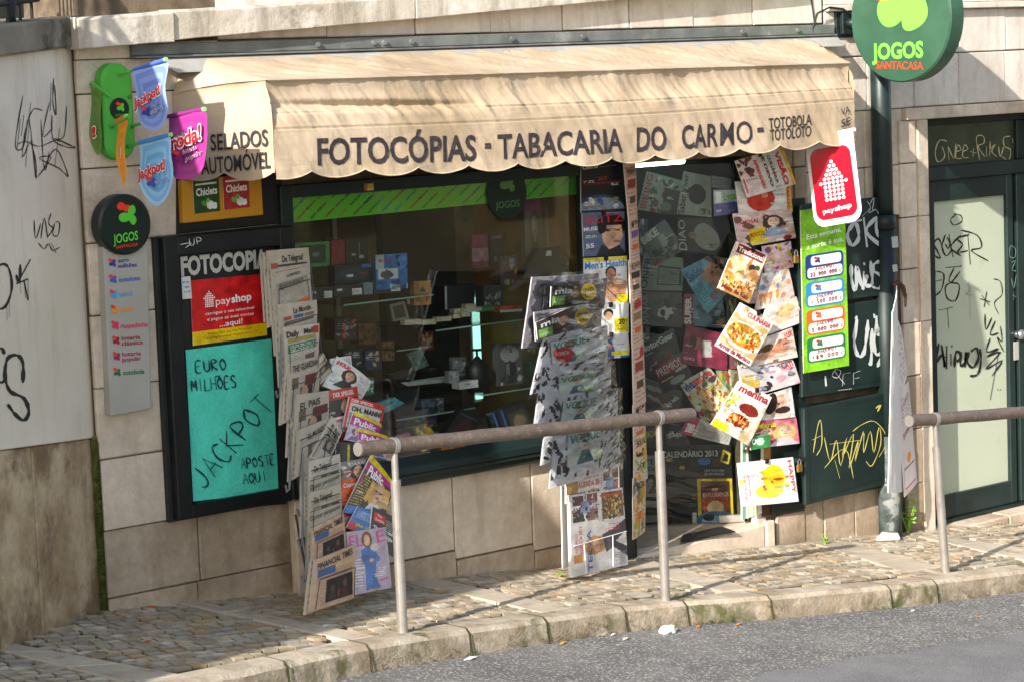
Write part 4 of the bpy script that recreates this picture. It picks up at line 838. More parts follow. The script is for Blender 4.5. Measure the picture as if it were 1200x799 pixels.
goods('orange_case','orange and white plastic case on the right end of middle shelf','case',rq(586,358,612,365),.15,.08,'c8542c',lambda c:c.R(0,.6,1,1,'d8d0c0'))
goods('patterned_box','grey box printed with pale flowers on middle shelf','box',rq(567,334,590,359),.35,.08,'3f3f3c',lambda c:c.N(.05,.3,.95,.95,['a8a898','8a8a80'],16,.08))
goods('black_box','tall black carton behind the flowered grey box','box',rq(521,333,556,362),.5,.1,'1f1f20',lambda c:c.R(0,.05,.06,.95,'b0b4b4'))
goods('pink_pack','pink card pack hanging at back of display window','pack',rq(553,275,572,313),.55,.02,'8a4058',lambda c:c.R(0,.4,1,.8,'a87888'))
goods('grey_pack','dark card pack with pale label hanging beside the pink pack','pack',rq(574,274,590,311),.55,.02,'3c3a3c',lambda c:c.R(.1,.02,.9,.15,'8a5a6a').E(.4,.8,.15,.1,'7a7a70'))
goods('picture_card','faded card with grey portrait behind window glass right','card',rq(614,233,640,300),.35,.01,'6f675c',lambda c:c.R(0,0,1,.2,'9a4a72').face(.45,.45,.22,'8c7e6c','5f584e','4c463c'))
goods('white_pack','pale hanging pack with black scissors behind window glass right','pack',rq(641,240,660,302),.3,.02,'8f948c',lambda c:c.R(.1,.15,.9,.35,'3a3c3a').P([(.35,.4),(.75,.95),(.5,.95),(.25,.5)],'16181a'))
goods('calculator','dark calculator standing on the small left shelf','calculator',[(457,438),(480,432),(492,449),(466,454)],.45,.03,'2a2624')
goods('notebook','small teal patterned notebook leaning inside display window','notebook',[(477,415),(493,408),(503,428),(487,434)],.4,.02,'4a6a60',lambda c:c.N(0,0,1,1,['7a8a6a','2f4a4a'],14,.1))
goods('papers','loose white papers with a red edge on small shelf','papers',[(470,448),(518,441),(526,447),(478,452)],.35,.01,'b8b4b0',lambda c:c.R(.6,.0,1,.3,'7a2a34'))
goods('white_tray','white plastic moulded tray standing out bright on lower shelf','tray',[(538,448),(569,443),(571,452),(539,456)],.2,.07,'e2e4de',lambda c:c.E(.3,.4,.12,.2,'9aa09c').E(.75,.4,.1,.2,'a8aca8'))
t=thing('pump_bottle','dark pump bottle silhouetted against the pale light strip','bottle'); p=W(560,440,.25); MB().tube([(p.x,.25,1.142),(p.x,.25,1.28),(p.x,.25,1.32),(p.x,.25,1.345)],[.065,.07,.03,.012],12).build('body','black',t,smooth=True); MB().tube([(p.x,.25,1.345),(p.x,.25,1.375),(p.x-.0,.25,1.385)],.007,8).build('neck','black',t); MB().tube([(p.x-.03,.25,1.385),(p.x+.03,.25,1.38)],.008,8).build('spout','black',t)
goods('toy_rucksack_pack','clear bag holding a black and grey toy on the lower shelf','toy pack',[(583,403),(598,394),(612,408),(613,449),(585,452)][:1]+[(610,402),(613,449),(584,452)],.2,.05,'4a4c50',lambda c:c.E(.5,.25,.4,.2,'8a8c90').R(.3,.45,.75,.95,'22242a').R(.35,.5,.5,.9,'6a6e78').N(0,0,1,1,['b0b4b8','2a2a2e'],8,.06))
goods('green_case','small dark green case at the right of the lower shelf','case',rq(620,424,632,441),.18,.04,'1f3a30')
goods('purse','small turquoise zipped purse lying on low left shelf','purse',[(440,472),(462,465),(474,472),(452,484)],.35,.03,'4a9aa0',lambda c:c.R(.3,.4,.7,.5,'5a4a3a'))
goods('pink_pack','pink plastic pack lying low at the left of the window floor','pack',[(455,513),(480,506),(485,526),(458,531)],.1,.02,'a8607a',lambda c:c.E(.5,.4,.25,.25,'c8a8b0').N(0,.6,1,1,['c87a94','7a3a54'],8,.1))
goods('card_pack','yellow and orange illustrated card pack leaning in window bottom','pack',[(487,500),(502,496),(519,522),(494,529)],.08,.03,'c89a2c',lambda c:c.N(0,0,1,1,['7a8a3a','b8542a','d8b84a','5a6a3a'],16,.14))
goods('comic_pack','orange striped trading card pack lying at window bottom','pack',[(524,513),(545,522),(541,529),(515,530)],.06,.02,'c8682c',lambda c:c.N(0,0,1,1,['d8b060','8a3a1a','e8e0d0'],12,.14))
goods('toy_case','black case with red inside in a clear bag at window bottom','toy pack',[(541,478),(566,490),(545,524),(515,517)],.15,.06,'1a1a1e',lambda c:c.E(.5,.5,.3,.3,'4a1a22').R(.1,.1,.9,.16,'5a5e62'))
goods('phone_pack','black and blue handset pack in a clear bag at window bottom','toy pack',[(583,482),(612,470),(634,505),(594,520)],.1,.05,'20242a',lambda c:c.R(.3,.2,.9,.85,'4a4a46').R(.1,0,.2,1,'3a6ab0').E(.6,.5,.2,.2,'8a7a60'))
goods('blue_strip_pack','long pack with blue edge leaning beside the black handset pack','toy pack',[(572,486),(583,482),(600,516),(583,521)],.13,.03,'2c3038',lambda c:c.R(.4,0,.6,1,'4a7ac8').N(0,0,1,1,['8a8e94'],6,.08))
goods('yellow_card','plain yellow card lying beside the handset pack','card',[(588,513),(606,509),(608,520),(592,523)],.06,.01,'d8b020')
goods('black_bag','crumpled black bag with small white tag at right of display window','bag',[(632,291),(655,289),(668,320),(612,322)],.1,.05,'141416',lambda c:c.R(.42,.15,.62,.35,'c8c8c0'),nu=24,nv=20)

for (lab,cat,q,Y,th,c,cs) in (
 ('dark grey camera box low on the left behind the newspapers','box',(392,372,418,398),.5,.1,'34343a',['8a8a8e','c84a3a']),
 ('brown leather wallet box standing next to the grey camera box','box',(420,378,440,402),.5,.08,'6a4028',['3a2418']),
 ('black watch case with silver rim on the left lower shelf','case',(402,408,424,430),.45,.06,'202226',['b0b4b8','8a8e94']),
 ('dark blue tin beside the black watch case','tin',(428,410,446,432),.45,.08,'22345a',['c8b060']),
 ('small red and white lighter card at the left of the lower window','card',(404,440,420,462),.4,.02,'a83a34',['e8e0d8','e8c83a']),
 ('green and white playing card pack low at the left','pack',(424,442,438,462),.4,.03,'3f7a4a',['e8e4dc']),
 ('row of dark books lying behind the turquoise purse','books',(474,486,512,500),.35,.1,'3a3e46',['8a6a3a','9a9a94','4a5a7a']),
 ('blue grey box with skyline print low in the window','box',(494,466,520,482),.45,.06,'5a6c80',['2a3440','b0bcc4']),
 ('brown paper parcel behind the dark calculator','parcel',(448,400,462,422),.55,.06,'8a6a48',['5a4030']),
 ('silver metal ornament on the lower glass shelf','ornament',(526,434,538,448),.25,.04,'9a9c9c',['e0e4e4','4a4c4e']),
 ('grey plastic figure pack left of the white moulded tray','pack',(530,418,546,440),.35,.03,'7a7e80',['c8ccce','3a3c3e']),
 ('pale blue game box at the floor between the black cases','box',(500,506,524,520),.2,.05,'6a8ab0',['d8e0e8','c84a4a']),
 ('long blue ruler pack lying across the window floor','pack',(548,508,582,520),.08,.02,'2a4f9a',['c8d4e8','e8d83a']),
 ('white and red sweets bag at the foot of the wooden side','bag',(606,500,622,516),.08,.03,'d8d0c8',['c83a3a','3a5aa0']),
 ('dark red book upright at the back of the middle shelf','book',(494,388,508,410),.6,.03,'6a2028',['c8a860']),
 ('clear bag of small toys hanging beside the wooden side','toy pack',(586,300,606,334),.4,.02,'6a5a5c',['c85a7a','8ab0c8','d8c85a'])):
    goods(cat.replace(' ','_'),lab,cat,rq(*q),Y,th,c,(lambda cs:lambda cv:cv.N(.08,.08,.92,.92,cs,12,.1).L(.1,.2,.9,.5,cs[0],3,.7))(cs))
# ================================================================ NEWSPAPER RACK
def YR(px,py):
    t=(py-290)/430; return lerp(-.20+(px-313)*.0022, -.54+(px-361)*.0032, t)
def rq4(pts,d=0): # photo points -> world on the leaning rack, d metres nearer the street
    ym=sum(YR(x,y) for x,y in pts)/4; o=[]
    for x,y in pts: o.append(W(x,y,lerp(YR(x,y),ym,.0)-d))
    return Fr(o,.004)
RK=thing('newspaper_rack','tall black wire rack holding newspapers and magazines beside the notice case','rack')
mb=MB()
for xt,xb in ((318,366),(362,415)):
    mb.tube([W(xt,300,YR(xt,300)+.05),W((xt+xb)/2,500,YR((xt+xb)/2,500)+.05),W(xb,712,YR(xb,712)+.05)],.005,6)
mb.build('upright','wire',RK)
POCK=[]
P_='c4a083'
def news(label,pts,title,d,style=0,bg='b5ab98',th=.03,tc='2a2826',serif=.016,extra=None):
    bg=bg if bg==P_ else random.Random(label).choice(['bdb3a0','b0a592','c4baa8','b8ab94']); fr=rq4(pts,d); cv=Cv(bg,30,40); q_=random.Random(label); fr.bend=q_.uniform(.002,.007); fr.curl=q_.uniform(-.008,.002)
    cv.L(.06,.3,.94,.96,'6a665c',2,.85,.55)
    if style==0: cv.R(.06,.24,.94,.27,'4a4640').R(.35,.42,.92,.72,'57504a').E(.6,.55,.12,.1,'9a8270').L(.08,.28,.9,.34,'2a2826',2,.9,.8)
    if style==1: cv.R(.06,.24,.5,.38,'3f5f86').R(.5,.24,.94,.3,'c8a87c').R(.3,.48,.94,.92,'2a2420').E(.45,.68,.05,.06,'5a4236').E(.74,.64,.05,.07,'68483a').P([(.36,.9),(.4,.74),(.5,.74),(.55,.9)],'3a3230').P([(.66,.9),(.68,.72),(.8,.72),(.86,.9)],'4a2620').E(.6,.8,.03,.08,'8a3a2a').R(.06,.395,.94,.41,'8a3a2a')
    if style==2: cv.R(.1,.22,.9,.3,'9a8a4a').R(.1,.34,.9,.5,'3f7a4a').L(.15,.36,.85,.48,'e0d8c8',2,.7).R(.55,.6,.85,.85,'6a5040')
    if style==3: cv.R(.1,.06,.9,.09,'b05a4a').R(.08,.3,.92,.33,'8a8478').R(.5,.82,.9,.98,'c86a2a').R(.08,.4,.1,.95,'4a4a5a').R(.9,.4,.92,.95,'4a4a5a')
    if style==4: cv.R(.1,.3,.3,.38,'a04a3a').R(.35,.3,.6,.38,'4a5a7a').R(.65,.3,.9,.38,'8a6a5a').R(.1,.45,.9,.5,'55504a')
    if style==5: cv.R(.5,.3,.95,.5,'6a3030').R(.35,.5,.75,.85,'3a302c').E(.5,.62,.12,.14,'a88468').R(.08,.3,.3,.5,'6a5a44')
    if extra: extra(cv)
    t=thing('newspaper',label,'newspaper','newspapers in the wire rack'); sheet('front_page',fr,th*.45,cv,'paper',t,edge='a39b8a',lump=.0025,seed=len(label))
    # further folded copies behind, spine showing to the left and below
    a,b,c,e=fr.q; n=fr.n; lx=(a-b).normalized(); dn=(e-a).normalized()
    for k in ((1,2) if len(POCK)<11 else (1,)):
        o_=-n*(th*.5*k+.002)+lx*(.009*k)+dn*(.006*k); g=Fr([a+o_,b+o_-lx*.02,c+o_-lx*.02,e+o_+dn*.008],.004); g.curl=fr.curl*.7; sheet('folded_copy',g,th*.42,Cv(bg,12,16).L(0,0,1,1,'6a645a',2,.6,.6),'paper',t,edge='a8a090',lump=.002,seed=k)
    mb=MB()
    for x in title: utext(x[0],fr,x[1],x[2],x[3],x[4],x[5],mb,x[6] if len(x)>6 else serif,x[7] if len(x)>7 else tc,d=.0045)
    mb.build('masthead','paper',t); POCK.append((fr,d))
    return t
P_='c4a083'
news('Dutch newspaper standing topmost in the wire rack',[(314,294),(363,290),(366,360),(319,372)],[("De Telegraaf",.3,.2,.82,.19,.1)],0,0,extra=lambda c:c.R(.05,.2,.2,.35,'b05a3a'))
news('French monthly newspaper with boxed headline, second from top in the rack',[(319,316),(363,308),(367,352),(323,378)],[("LE MONDE",.35,.22,.7,.21,.06),("diplomatique",.12,.42,.78,.4,.11,.0)],0.037,3)
news('French newspaper with a band of small photos, third in the rack',[(327,357),(373,351),(372,392),(331,411)],[("Le Monde",.33,.26,.8,.24,.14)],0.062,4)
news('British newspaper with red and green boxes, fourth in the rack',[(332,384),(375,379),(373,430),(336,448)],[("Daily",.06,.2,.38,.19,.11,.03),("Mail",.52,.18,.78,.17,.11,.03)],0.088,2,extra=lambda c:c.R(.8,.04,.97,.2,'b8322c'))
news('British broadsheet folded with a dark portrait, left of the pointed folded paper',[(340,424),(378,416),(372,476),(337,492)],[("THE GUARDIAN",.08,.2,.9,.16,.12)],0.112,5)
news('newspaper folded to a point leaning right behind the Spanish paper',[(372,420),(381,413),(389,436),(362,462)],[("IL PAIS",.7,.2,.95,.8,.2)],0.106,0)
news('Spanish newspaper with large title above the tilted pair of papers',[(348,462),(386,457),(386,505),(345,530)],[("EL PAIS",.1,.3,.7,.26,.14)],0.138,5)
news('Spanish newspaper with small crest, left one of the tilted pair',[(350,503),(384,490),(379,540),(347,558)],[("EL MUNDO",.32,.3,.95,.22,.12)],0.163,0)
news('Spanish newspaper tilted to the right, right one of the tilted pair',[(389,487),(402,506),(383,545),(362,535)],[("EL PAIS",.2,.4,.85,.4,.28)],0.169,0)
news('Dutch newspaper just below the railing end, upper of two equal copies',[(362,540),(400,531),(400,574),(362,588)],[("De Telegraaf",.14,.3,.68,.26,.15),("Opsier pensioenen",.02,.72,.92,.64,.13,.0)],0.188,0,extra=lambda c:c.R(.03,.5,.97,.9,'aea592').R(.03,.48,.97,.5,'2a2826'))
news('Dutch newspaper directly above the pink papers, lower of two equal copies',[(362,577),(400,566),(401,610),(362,624)],[("De Telegraaf",.14,.3,.68,.26,.15),("Oprsier pensioenen",.02,.72,.92,.64,.13,.0)],0.213,0,extra=lambda c:c.R(.03,.5,.97,.9,'aea592').R(.03,.48,.97,.5,'2a2826'))
news('pink financial newspaper, upper of the two at the foot of the rack',[(366,618),(404,600),(407,648),(366,666)],[("FINANCIAL TIMES",.04,.24,.92,.2,.13)],0.237,1,P_)
news('pink financial newspaper, lowest in the rack and nearest the cobbles',[(371,655),(417,637),(416,700),(364,716)],[("FINANCIAL TIMES",.04,.22,.92,.16,.12)],0.275,1,P_,th=.04)
# wires in front of the papers and hooked ends
for fr,d in POCK:
    mb=MB(); 
    q=[fr(.06,.98,.012),fr(.08,.42,.014),fr(.94,.42,.014),fr(.93,.98,.012)]; mb.tube(q,.0022,5); mb.build('pocket_wire','wire',RK)
for i in (3,7,9,10,11):
    fr=POCK[i][0]; a=fr(0,1.0,-.02); l=(fr.q[3]-fr.q[2]).normalized(); MB().tube([a+Vector((0,0,.25)),a+l*.03,a+l*.04+Vector((0,0,-.05)),a+l*.065+Vector((0,0,-.055)),a+l*.075+Vector((0,0,-.02))],.006,6).build('hooked_end','steel',RK)
for p in (G(368,718),G(412,702)): MB().tube([p,p+Vector((0,.12,.5))],.006,6).build('foot','wire',RK)
def mag(label,pts,d,cvf,texts,bg='e0dcd4',grp='magazines in the wire rack',th=.008):
    fr=rq4(pts,d); cv=Cv(bg,36,44); cvf(cv); return printed('magazine',label,'magazine',fr,0,th,cv,texts,group=grp)
mag('celebrity magazine with portrait of a brown haired woman, highest in the rack',[(396,417),(438,446),(422,470),(378,452)],.02,lambda c:c.face(.45,.35,.17,top='22201f').L(.7,.1,.98,.9,'3a3a3a',3,.8),[("¡HOLA!",.04,.2,.38,.2,.12,'d8262c',.05)])
mag('magazine with small text just behind the brown haired portrait',[(388,420),(413,416),(414,460),(388,460)],.0,lambda c:c.L(.05,.05,.95,.95,'6a6a6a',2,.8),[])
mag('red framed news magazine half hidden with a dark portrait',[(382,458),(420,452),(424,500),(384,512)],.04,lambda c:c.R(.06,.22,.94,.6,'1c1c20').E(.6,.42,.17,.18,'b98a6c').R(.1,.62,.95,.98,'d5cfc6'),[("DER SPIEGEL",.2,.17,.85,.16,.1,'e8e0d8',.03),("DER SPIEGEL",.2,.74,.95,.73,.07,'c8262c',.03)],'c92a22')
mag('red framed news magazine with large black exclamation headline',[(410,464),(453,475),(443,512),(402,500)],.07,lambda c:c.R(.06,.18,.93,.95,'cfc8bf').R(.1,.5,.5,.9,'8a8a84'),[("DER SPIEGEL",.06,.15,.65,.15,.09,'e8e0d8',.03),("OH, MANN!",.1,.42,.93,.42,.15,'1a1a1a',.04)],'d0281f')
def pub(c): c.R(0,0,1,.14,'e0c81c').R(0,.14,1,.45,'c21f86').face(.25,.62,.12,'d9a98a','6a4428','7a5a8a').face(.72,.6,.13,'d9a98a','2a1a14','3a6a9a')
mag('pink gossip magazine with yellow top strip, behind its twin',[(415,481),(449,497),(440,523),(404,515)],.09,pub,[("Public",.08,.42,.8,.42,.22,'f4eef2',.03)],'c8b0c0')
mag('pink gossip magazine with yellow top strip, in front of its twin',[(421,501),(457,511),(452,537),(418,531)],.11,pub,[("Public",.08,.42,.8,.42,.22,'f4eef2',.03)],'c8b0c0')
mag('dark magazine edge with yellow strips beside the lower gossip magazine',[(394,518),(421,518),(421,545),(394,545)],.08,lambda c:c.R(.4,.1,.5,.9,'d8c02a').R(.7,0,.95,.5,'6a6460'),[],'2c2a2c')
mag('magazine with long haired woman portrait under the railing end',[(400,541),(434,535),(434,566),(401,570)],.12,lambda c:c.face(.5,.42,.24,'c99a80','2c1a14','5a4a44').N(0,0,.25,1,['b02a2a','d8d0c8'],8,.08),[("CARAS",.2,.22,.8,.2,.12,'d8d4cc',.02)],'8a8078')
mag('orange weekly magazine below the long haired portrait',[(400,562),(421,559),(421,590),(400,594)],.14,lambda c:c.L(.1,.5,.9,.9,'3a1a10',3,.8),[("Courrier",.1,.3,.9,.28,.16,'f4ead8',.02)],'e2521c')
mag('black magazine with thin text below the orange weekly',[(400,594),(421,590),(421,614),(400,616)],.13,lambda c:c.L(.1,.1,.9,.9,'b8b0a8',3,.6),[],'1f1c20')
def blonde(c):
    c.R(0,0,1,.1,'e0c81c'); c.R(.0,.1,1,.24,'c21f86'); c.face(.62,.5,.2,'e0b090','d8a860','d8dce0'); c.P([(.34,.34),(.95,.3),(1,.8),(.8,.75),(.75,.45),(.5,.4),(.4,.75),(.3,.7)],'d2a45c'); c.E(.62,.5,.15,.19,'dfb092').E(.55,.47,.03,.014,'2a1a14').E(.69,.47,.03,.014,'2a1a14').E(.63,.6,.05,.02,'b04a4a').L(.04,.3,.3,.85,'e0d060',3,.8).R(.03,.3,.07,.5,'c21f86').R(.0,.86,.6,1,'3a7ac0')
mag('large pink gossip magazine with blonde woman cover, biggest in the rack',[(436,532),(464,566),(451,606),(402,600)],.17,blonde,[("Public",.1,.3,.62,.3,.16,'f4eef2',.04)],'4a3a34')
mag('blue magazine fanned out below the blonde cover',[(420,592),(446,604),(440,630),(406,618)],.19,lambda c:c.L(.1,.1,.9,.5,'d8e4f0',3,.8).R(0,.7,.3,1,'c02a3a'),[("the clic",.2,.8,.8,.8,.14,'e8d84a',.02)],'3672b8')
mag('dark weekly with red title box beside the blue coated woman',[(437,593),(464,606),(461,652),(432,636)],.2,lambda c:c.R(.1,.1,.55,.35,'d0242a').L(.6,.15,.95,.5,'d8d8d0',3,.7),[("The",.2,.2,.4,.2,.07,'f0f0ec',.01),("Economist",.15,.31,.5,.31,.07,'f0f0ec',.01),("The next deal",.1,.55,.9,.52,.09,'f0f0ec',.02),("for Europe",.1,.7,.9,.67,.09,'f0f0ec',.02)],'1f3038')
def elle(c): c.E(.48,.16,.13,.13,'7a3f28'); c.E(.48,.17,.08,.09,'d9a98a'); c.P([(.32,.3),(.62,.28),(.78,.5),(.66,.56),(.62,.75),(.72,.97),(.34,.97),(.38,.6),(.3,.45)],'3574b8').R(.4,.96,.5,1,'c99a80').R(.55,.96,.65,1,'c99a80').E(.5,.45,.2,.05,'2a66a8').E(.56,.5,.06,.03,'d9a98a').E(.66,.3,.1,.06,'d0c8c0').L(.03,.45,.28,.9,'f4f0f4',3,.9)
mag('fashion magazine with red haired woman in a blue coat at the rack foot',[(406,623),(453,617),(459,688),(414,697)],.23,elle,[("EL",.05,.26,.36,.25,.2,'e0409a',.0),("E",.74,.24,.95,.22,.2,'e0409a',.0),("Stijlvol",.04,.62,.34,.61,.05,'f6f2f6',.02),("winter",.04,.7,.34,.69,.05,'f6f2f6',.02),("mode",.7,.86,.94,.84,.05,'e0409a',.0)],'b7a6b8',th=.012)
mag('magazine showing bare arms and blue jeans, peeking out right of the pink gossip twins',[(444,512),(464,518),(460,540),(440,536)],.10,lambda c:c.P([(.2,.1),(.6,.2),(.9,.9),(.4,.7)],'c89878').R(.1,.6,.6,1,'4a6a9a'),[],'b8a8a0')
mag('red covered magazine edge between the papers and the fan of magazines, upper one',[(386,498),(404,496),(404,520),(386,523)],.05,lambda c:c.face(.5,.5,.25,top='2a2a3a').L(.05,.05,.95,.25,'f0e8e0',2,.8),[],'a83028')
mag('red covered magazine edge between the papers and the fan of magazines, lower one',[(398,604),(414,600),(412,628),(399,632)],.15,lambda c:c.L(.05,.1,.95,.4,'f0e8e0',2,.8).R(.1,.5,.9,.9,'3a2a2a'),[],'b8382c')
# ================================================================ DOOR POST WITH MAGAZINES
DP_=thing('shopfront_post','dark green painted post between the display window and the entrance','post')
a=W(727,300,0).x
MB().box((.53,-.03,.86),(.80,.06,2.43)).build('panel','green_dk',DP_,bevel=.004); MB().box((.55,-.034,.88),(.575,-.03,1.9)).build('moulding','green',DP_)
MB().box((.70,-.036,gz(.75,-.03)+.01),(.80,.05,2.42)).build('post','black',DP_,bevel=.004)
MB().box((.56,-.05,.735),(.70,.0,.87)).build('moulding','green',DP_,bevel=.004)
CG='magazines clipped on the dark green entrance post'
def cm(name_label,pts,Y,bg,cvf,texts,grp=CG,th=.006,clip=False,m='gloss',name='magazine',cat='magazine'):
    cv=Cv(bg,36,46); cvf(cv); return printed(name,name_label,cat,pts,Y,th,cv,texts,group=grp,clip=clip,m=m)
def courr(c): c.E(.4,.95,.6,.3,'2a3f5a').E(.45,.98,.55,.27,'7a8aa0').N(.1,.74,.8,1,['3a5a80','c8ccd0','8a7a5a'],14,.06).R(0,.96,1,1,'2a2a30')
cm('black magazine with planet Earth cover, uppermost on the entrance post',[(681,193),(730,188),(732,247),(681,250)],-.04,'1a1a1f',courr,[("Courrier",.03,.11,.4,.1,.09,'d8d4cc',.02),("internacional",.42,.1,.8,.09,.03,'8a8a88',.0),("2013",.38,.36,.58,.35,.07,'c0402a',.01),("A NOVA ORDEM NO ESPAÇO",.08,.44,.92,.43,.04,'b03a2a',.0)],clip=True)
def muse(c): c.E(.68,.32,.34,.28,'17151a').P([(.42,.3),(.92,.3),(.96,.55),(.84,.8),(.62,.86),(.48,.66)],'c49a80').P([(.3,1),(.45,.72),(.62,.86),(.86,.76),(1,.95),(1,1)],'2a2c34').E(.6,.42,.07,.025,'2c1c18').E(.84,.42,.06,.022,'2c1c18').E(.8,.68,.09,.022,'8a4a44').E(.74,.54,.05,.08,'b58a70').E(.46,.35,.12,.14,'1c1a20')
cm('blue grey music magazine with a close portrait of a dark haired man',[(682,250),(731,248),(733,299),(684,301)],-.045,'5a6a84',muse,[("BLITZ",.06,.26,.96,.22,.18,'c0303a',.0),("MUSE",.02,.42,.36,.4,.08,'e0dcd8',.03),("55",.06,.82,.26,.8,.1,'e8e4e0',.02),("metal",.06,.6,.26,.59,.04,'b8bcc4',0.)],clip=True)
def mh(c): c.R(0,0,1,.08,'d8c84a').E(.62,.34,.13,.14,'2a1c16').E(.62,.38,.1,.13,'b98468').P([(.42,.6),(.75,.45),(.98,.55),(.95,.9),(.6,1),(.45,.8)],'c48c68').E(.6,.62,.1,.08,'b07a58').L(.03,.55,.35,.95,'3a3a3a',3,.8).R(0,.86,.45,.96,'58b048').R(.75,.82,1,1,'e8d824')
cm("white men's magazine with a bare chested man, third on the entrance post",[(684,303),(734,300),(736,354),(685,358)],-.05,'dcdcd8',mh,[("Men's Health",.02,.24,.98,.21,.15,'2a7ac0',.02)],clip=True)
def gq(c): c.E(.45,.32,.13,.16,'1c1614').E(.45,.4,.1,.14,'c8987a').P([(.25,.95),(.4,.6),(.6,.6),(.7,.95)],'ece8e0').R(.6,.5,.98,.95,'e0cc30').L(.62,.55,.95,.9,'3a3a20',3,.8)
cm('white magazine with a moustached man beside a yellow box',[(692,358),(736,354),(737,390),(695,393)],-.055,'dfe2dc',gq,[("20",.7,.7,.88,.69,.16,'2a2a20',.02),("g",.05,.4,.25,.4,.35,'3ab04a',.04)],clip=True)
def td(c): c.E(.35,.2,.2,.12,'2a66b0').P([(.15,1),(.2,.35),(.5,.3),(.55,.7),(.5,1)],'2a5aa0').E(.35,.5,.15,.12,'c8987a').R(.45,.72,1,.88,'e8d424').R(.7,.92,1,1,'2a5a9a')
cm('magazine with man in blue shirt and yellow strips, lowest on the entrance post',[(694,393),(737,389),(738,418),(700,421)],-.06,'d8d4d0',td,[("AOR",.2,.2,.6,.2,.16,'e0c030',.03)],clip=True)
# pink newspapers hanging down the edge of the post
pk=[(731,192,745,189,747,255,737,258),(737,256,747,253,750,305,739,309),(737,305,750,302,752,350,739,356),(740,352,752,346,753,402,741,408),(741,404,754,398,757,470,743,478),(742,474,756,466,757,520,743,530),(743,512,757,505,759,560,743,568),(742,560,757,552,756,622,742,632)]
for i,(a,b,c,d,e,f,g,h) in enumerate(pk):
    cv=Cv('c9a891' if i<6 else 'c8b49a',14,40).L(.1,.05,.9,.95,'6a5048',3,.7,.6); cv.R(.15,.3,.85,.45,['8a3a2c','6a4a8a','3a2a28','8a6a4a'][i%4]).R(.2,.6,.8,.72,['4a4030','c8602a'][i%2])
    if i>=6: cv.N(0,0,1,1,['c88a3a','8a9a4a','6a6a5a','d8b070'],24,.12)
    printed('newspaper',['pale pink newspaper strip at the very top of the entrance edge','pale pink newspaper strip level with the music magazine','pale pink newspaper strip level with the shirtless man cover','pale pink newspaper strip with red letter P','pale pink newspaper strip with dark photo beside the silver packs','pale pink newspaper strip just above the railing','colourful newspaper hanging just below the railing','colourful newspaper hanging lowest at the entrance edge'][i],'newspaper',[(a,b,-.10),(c,d,-.03),(e,f,-.03),(g,h,-.10)],0,.006,cv,[(['Público','P','EXP','i','J','P','SUL','SOL'][i],.15,.22,.85,.2,.12 if i!=3 else .2,'b02a2a' if i in(3,4) else '3a2a26',.01)],group='newspapers hung down the entrance edge',m='paper',bend=.006,lump=.004)
# ================================================================ HANGING MAGAZINE PACKS
def HY(px,py): return -.31+(px-668)*.0027+( -.02 if py>560 else 0)
HR=thing('hanging_rack','thin wire hanging rack carrying silver plastic magazine packs beside the window','rack')
mb=MB(); 
for x in (664,706): mb.tube([W(x-10,330,HY(x-10,330)+.05),W(x+6,660,HY(x+6,660)+.03)],.003,5)
mb.tube([W(655,330,HY(655,330)+.05),W(655,330,0.0)],.004,5); mb.tube([W(700,330,HY(700,330)+.05),W(700,326,-.03)],.004,5); mb.build('frame','wire',HR)
def pk_(pts,d,bend=.02): return Fr([W(x,y,HY(x,y)-d) for x,y in pts],bend)
def film(fr,par,grow=.06,seed=0):
    # crinkled clear plastic sleeve
    nu,nv=26,26; vs=[]
    for j in range(nv+1):
        for i in range(nu+1):
            u,v=-grow+(1+2*grow)*i/nu,-grow+(1+2*grow)*j/nv
            ez=.02*noise.noise(Vector((i*.9+seed,j*.9,1))) if i in(0,nu) or j in (0,nv) else 0
            d=.016+.02*abs(noise.noise(Vector((u*4+seed,v*4,.3))))+.006*noise.noise(Vector((u*11+v*5,v*9,seed)))
            vs.append(fr(u+ez,v+ez,d))
    return MB().add(vs,[(j*(nu+1)+i,j*(nu+1)+i+1,(j+1)*(nu+1)+i+1,(j+1)*(nu+1)+i) for j in range(nv) for i in range(nu)]).build('plastic_sleeve','film',par,smooth=True)
def zebra(cv,seed):   # bold black strokes printed on the white bag
    r_=np.random.default_rng(seed); base=r_.uniform(-.9,.9)
    for k in range(75):
        u,v=r_.random(2); cv.E(u,v,.012+.012*r_.random(),.04+.06*r_.random(),['2c2c32','4a4a50','222226'][k%3],base+r_.normal(0,.25)+1.2*(u-.5))
    return cv
def vpack(label,body,cov,d,seed,coverbg,cf,texts,bodybg='e8e6ea',zb=True,extra=None):
    t=thing('magazine_pack',label,'magazine pack','plastic wrapped packs on the hanging rack'); fr=pk_(body,d,.03); cv=Cv(bodybg,40,44)
    if zb: zebra(cv,seed)
    sheet('fabric_bag',fr,.008,cv,'gloss',t,edge='b0aeb4',back='8a888e',lump=.009,seed=seed)
    if cov:
        f2=pk_(cov,d+.048,.004); c2=Cv(coverbg,32,32); cf(c2); sheet('cover',f2,.005,c2,'gloss',t)
        mb=MB()
        for x in texts: utext(x[0],f2,*x[1:6],mb,x[7] if len(x)>7 else .0,x[6],d=.003)
        mb.build('lettering','gloss',t)
    if extra: extra(t,d)
    film(Fr([p for p in fr.q],.05),t,.05,seed); return t
def vog(c): c.E(.5,.25,.17,.17,'a86a38').E(.5,.36,.13,.16,'e0b898').R(.4,.3,.62,.38,'1a1a1c').P([(.25,1),(.4,.6),(.62,.6),(.78,1)],'3f6a74').N(.7,.6,1,1,['8ab84a','c8d8a0'],6,.09).E(.5,.46,.04,.015,'b03030')
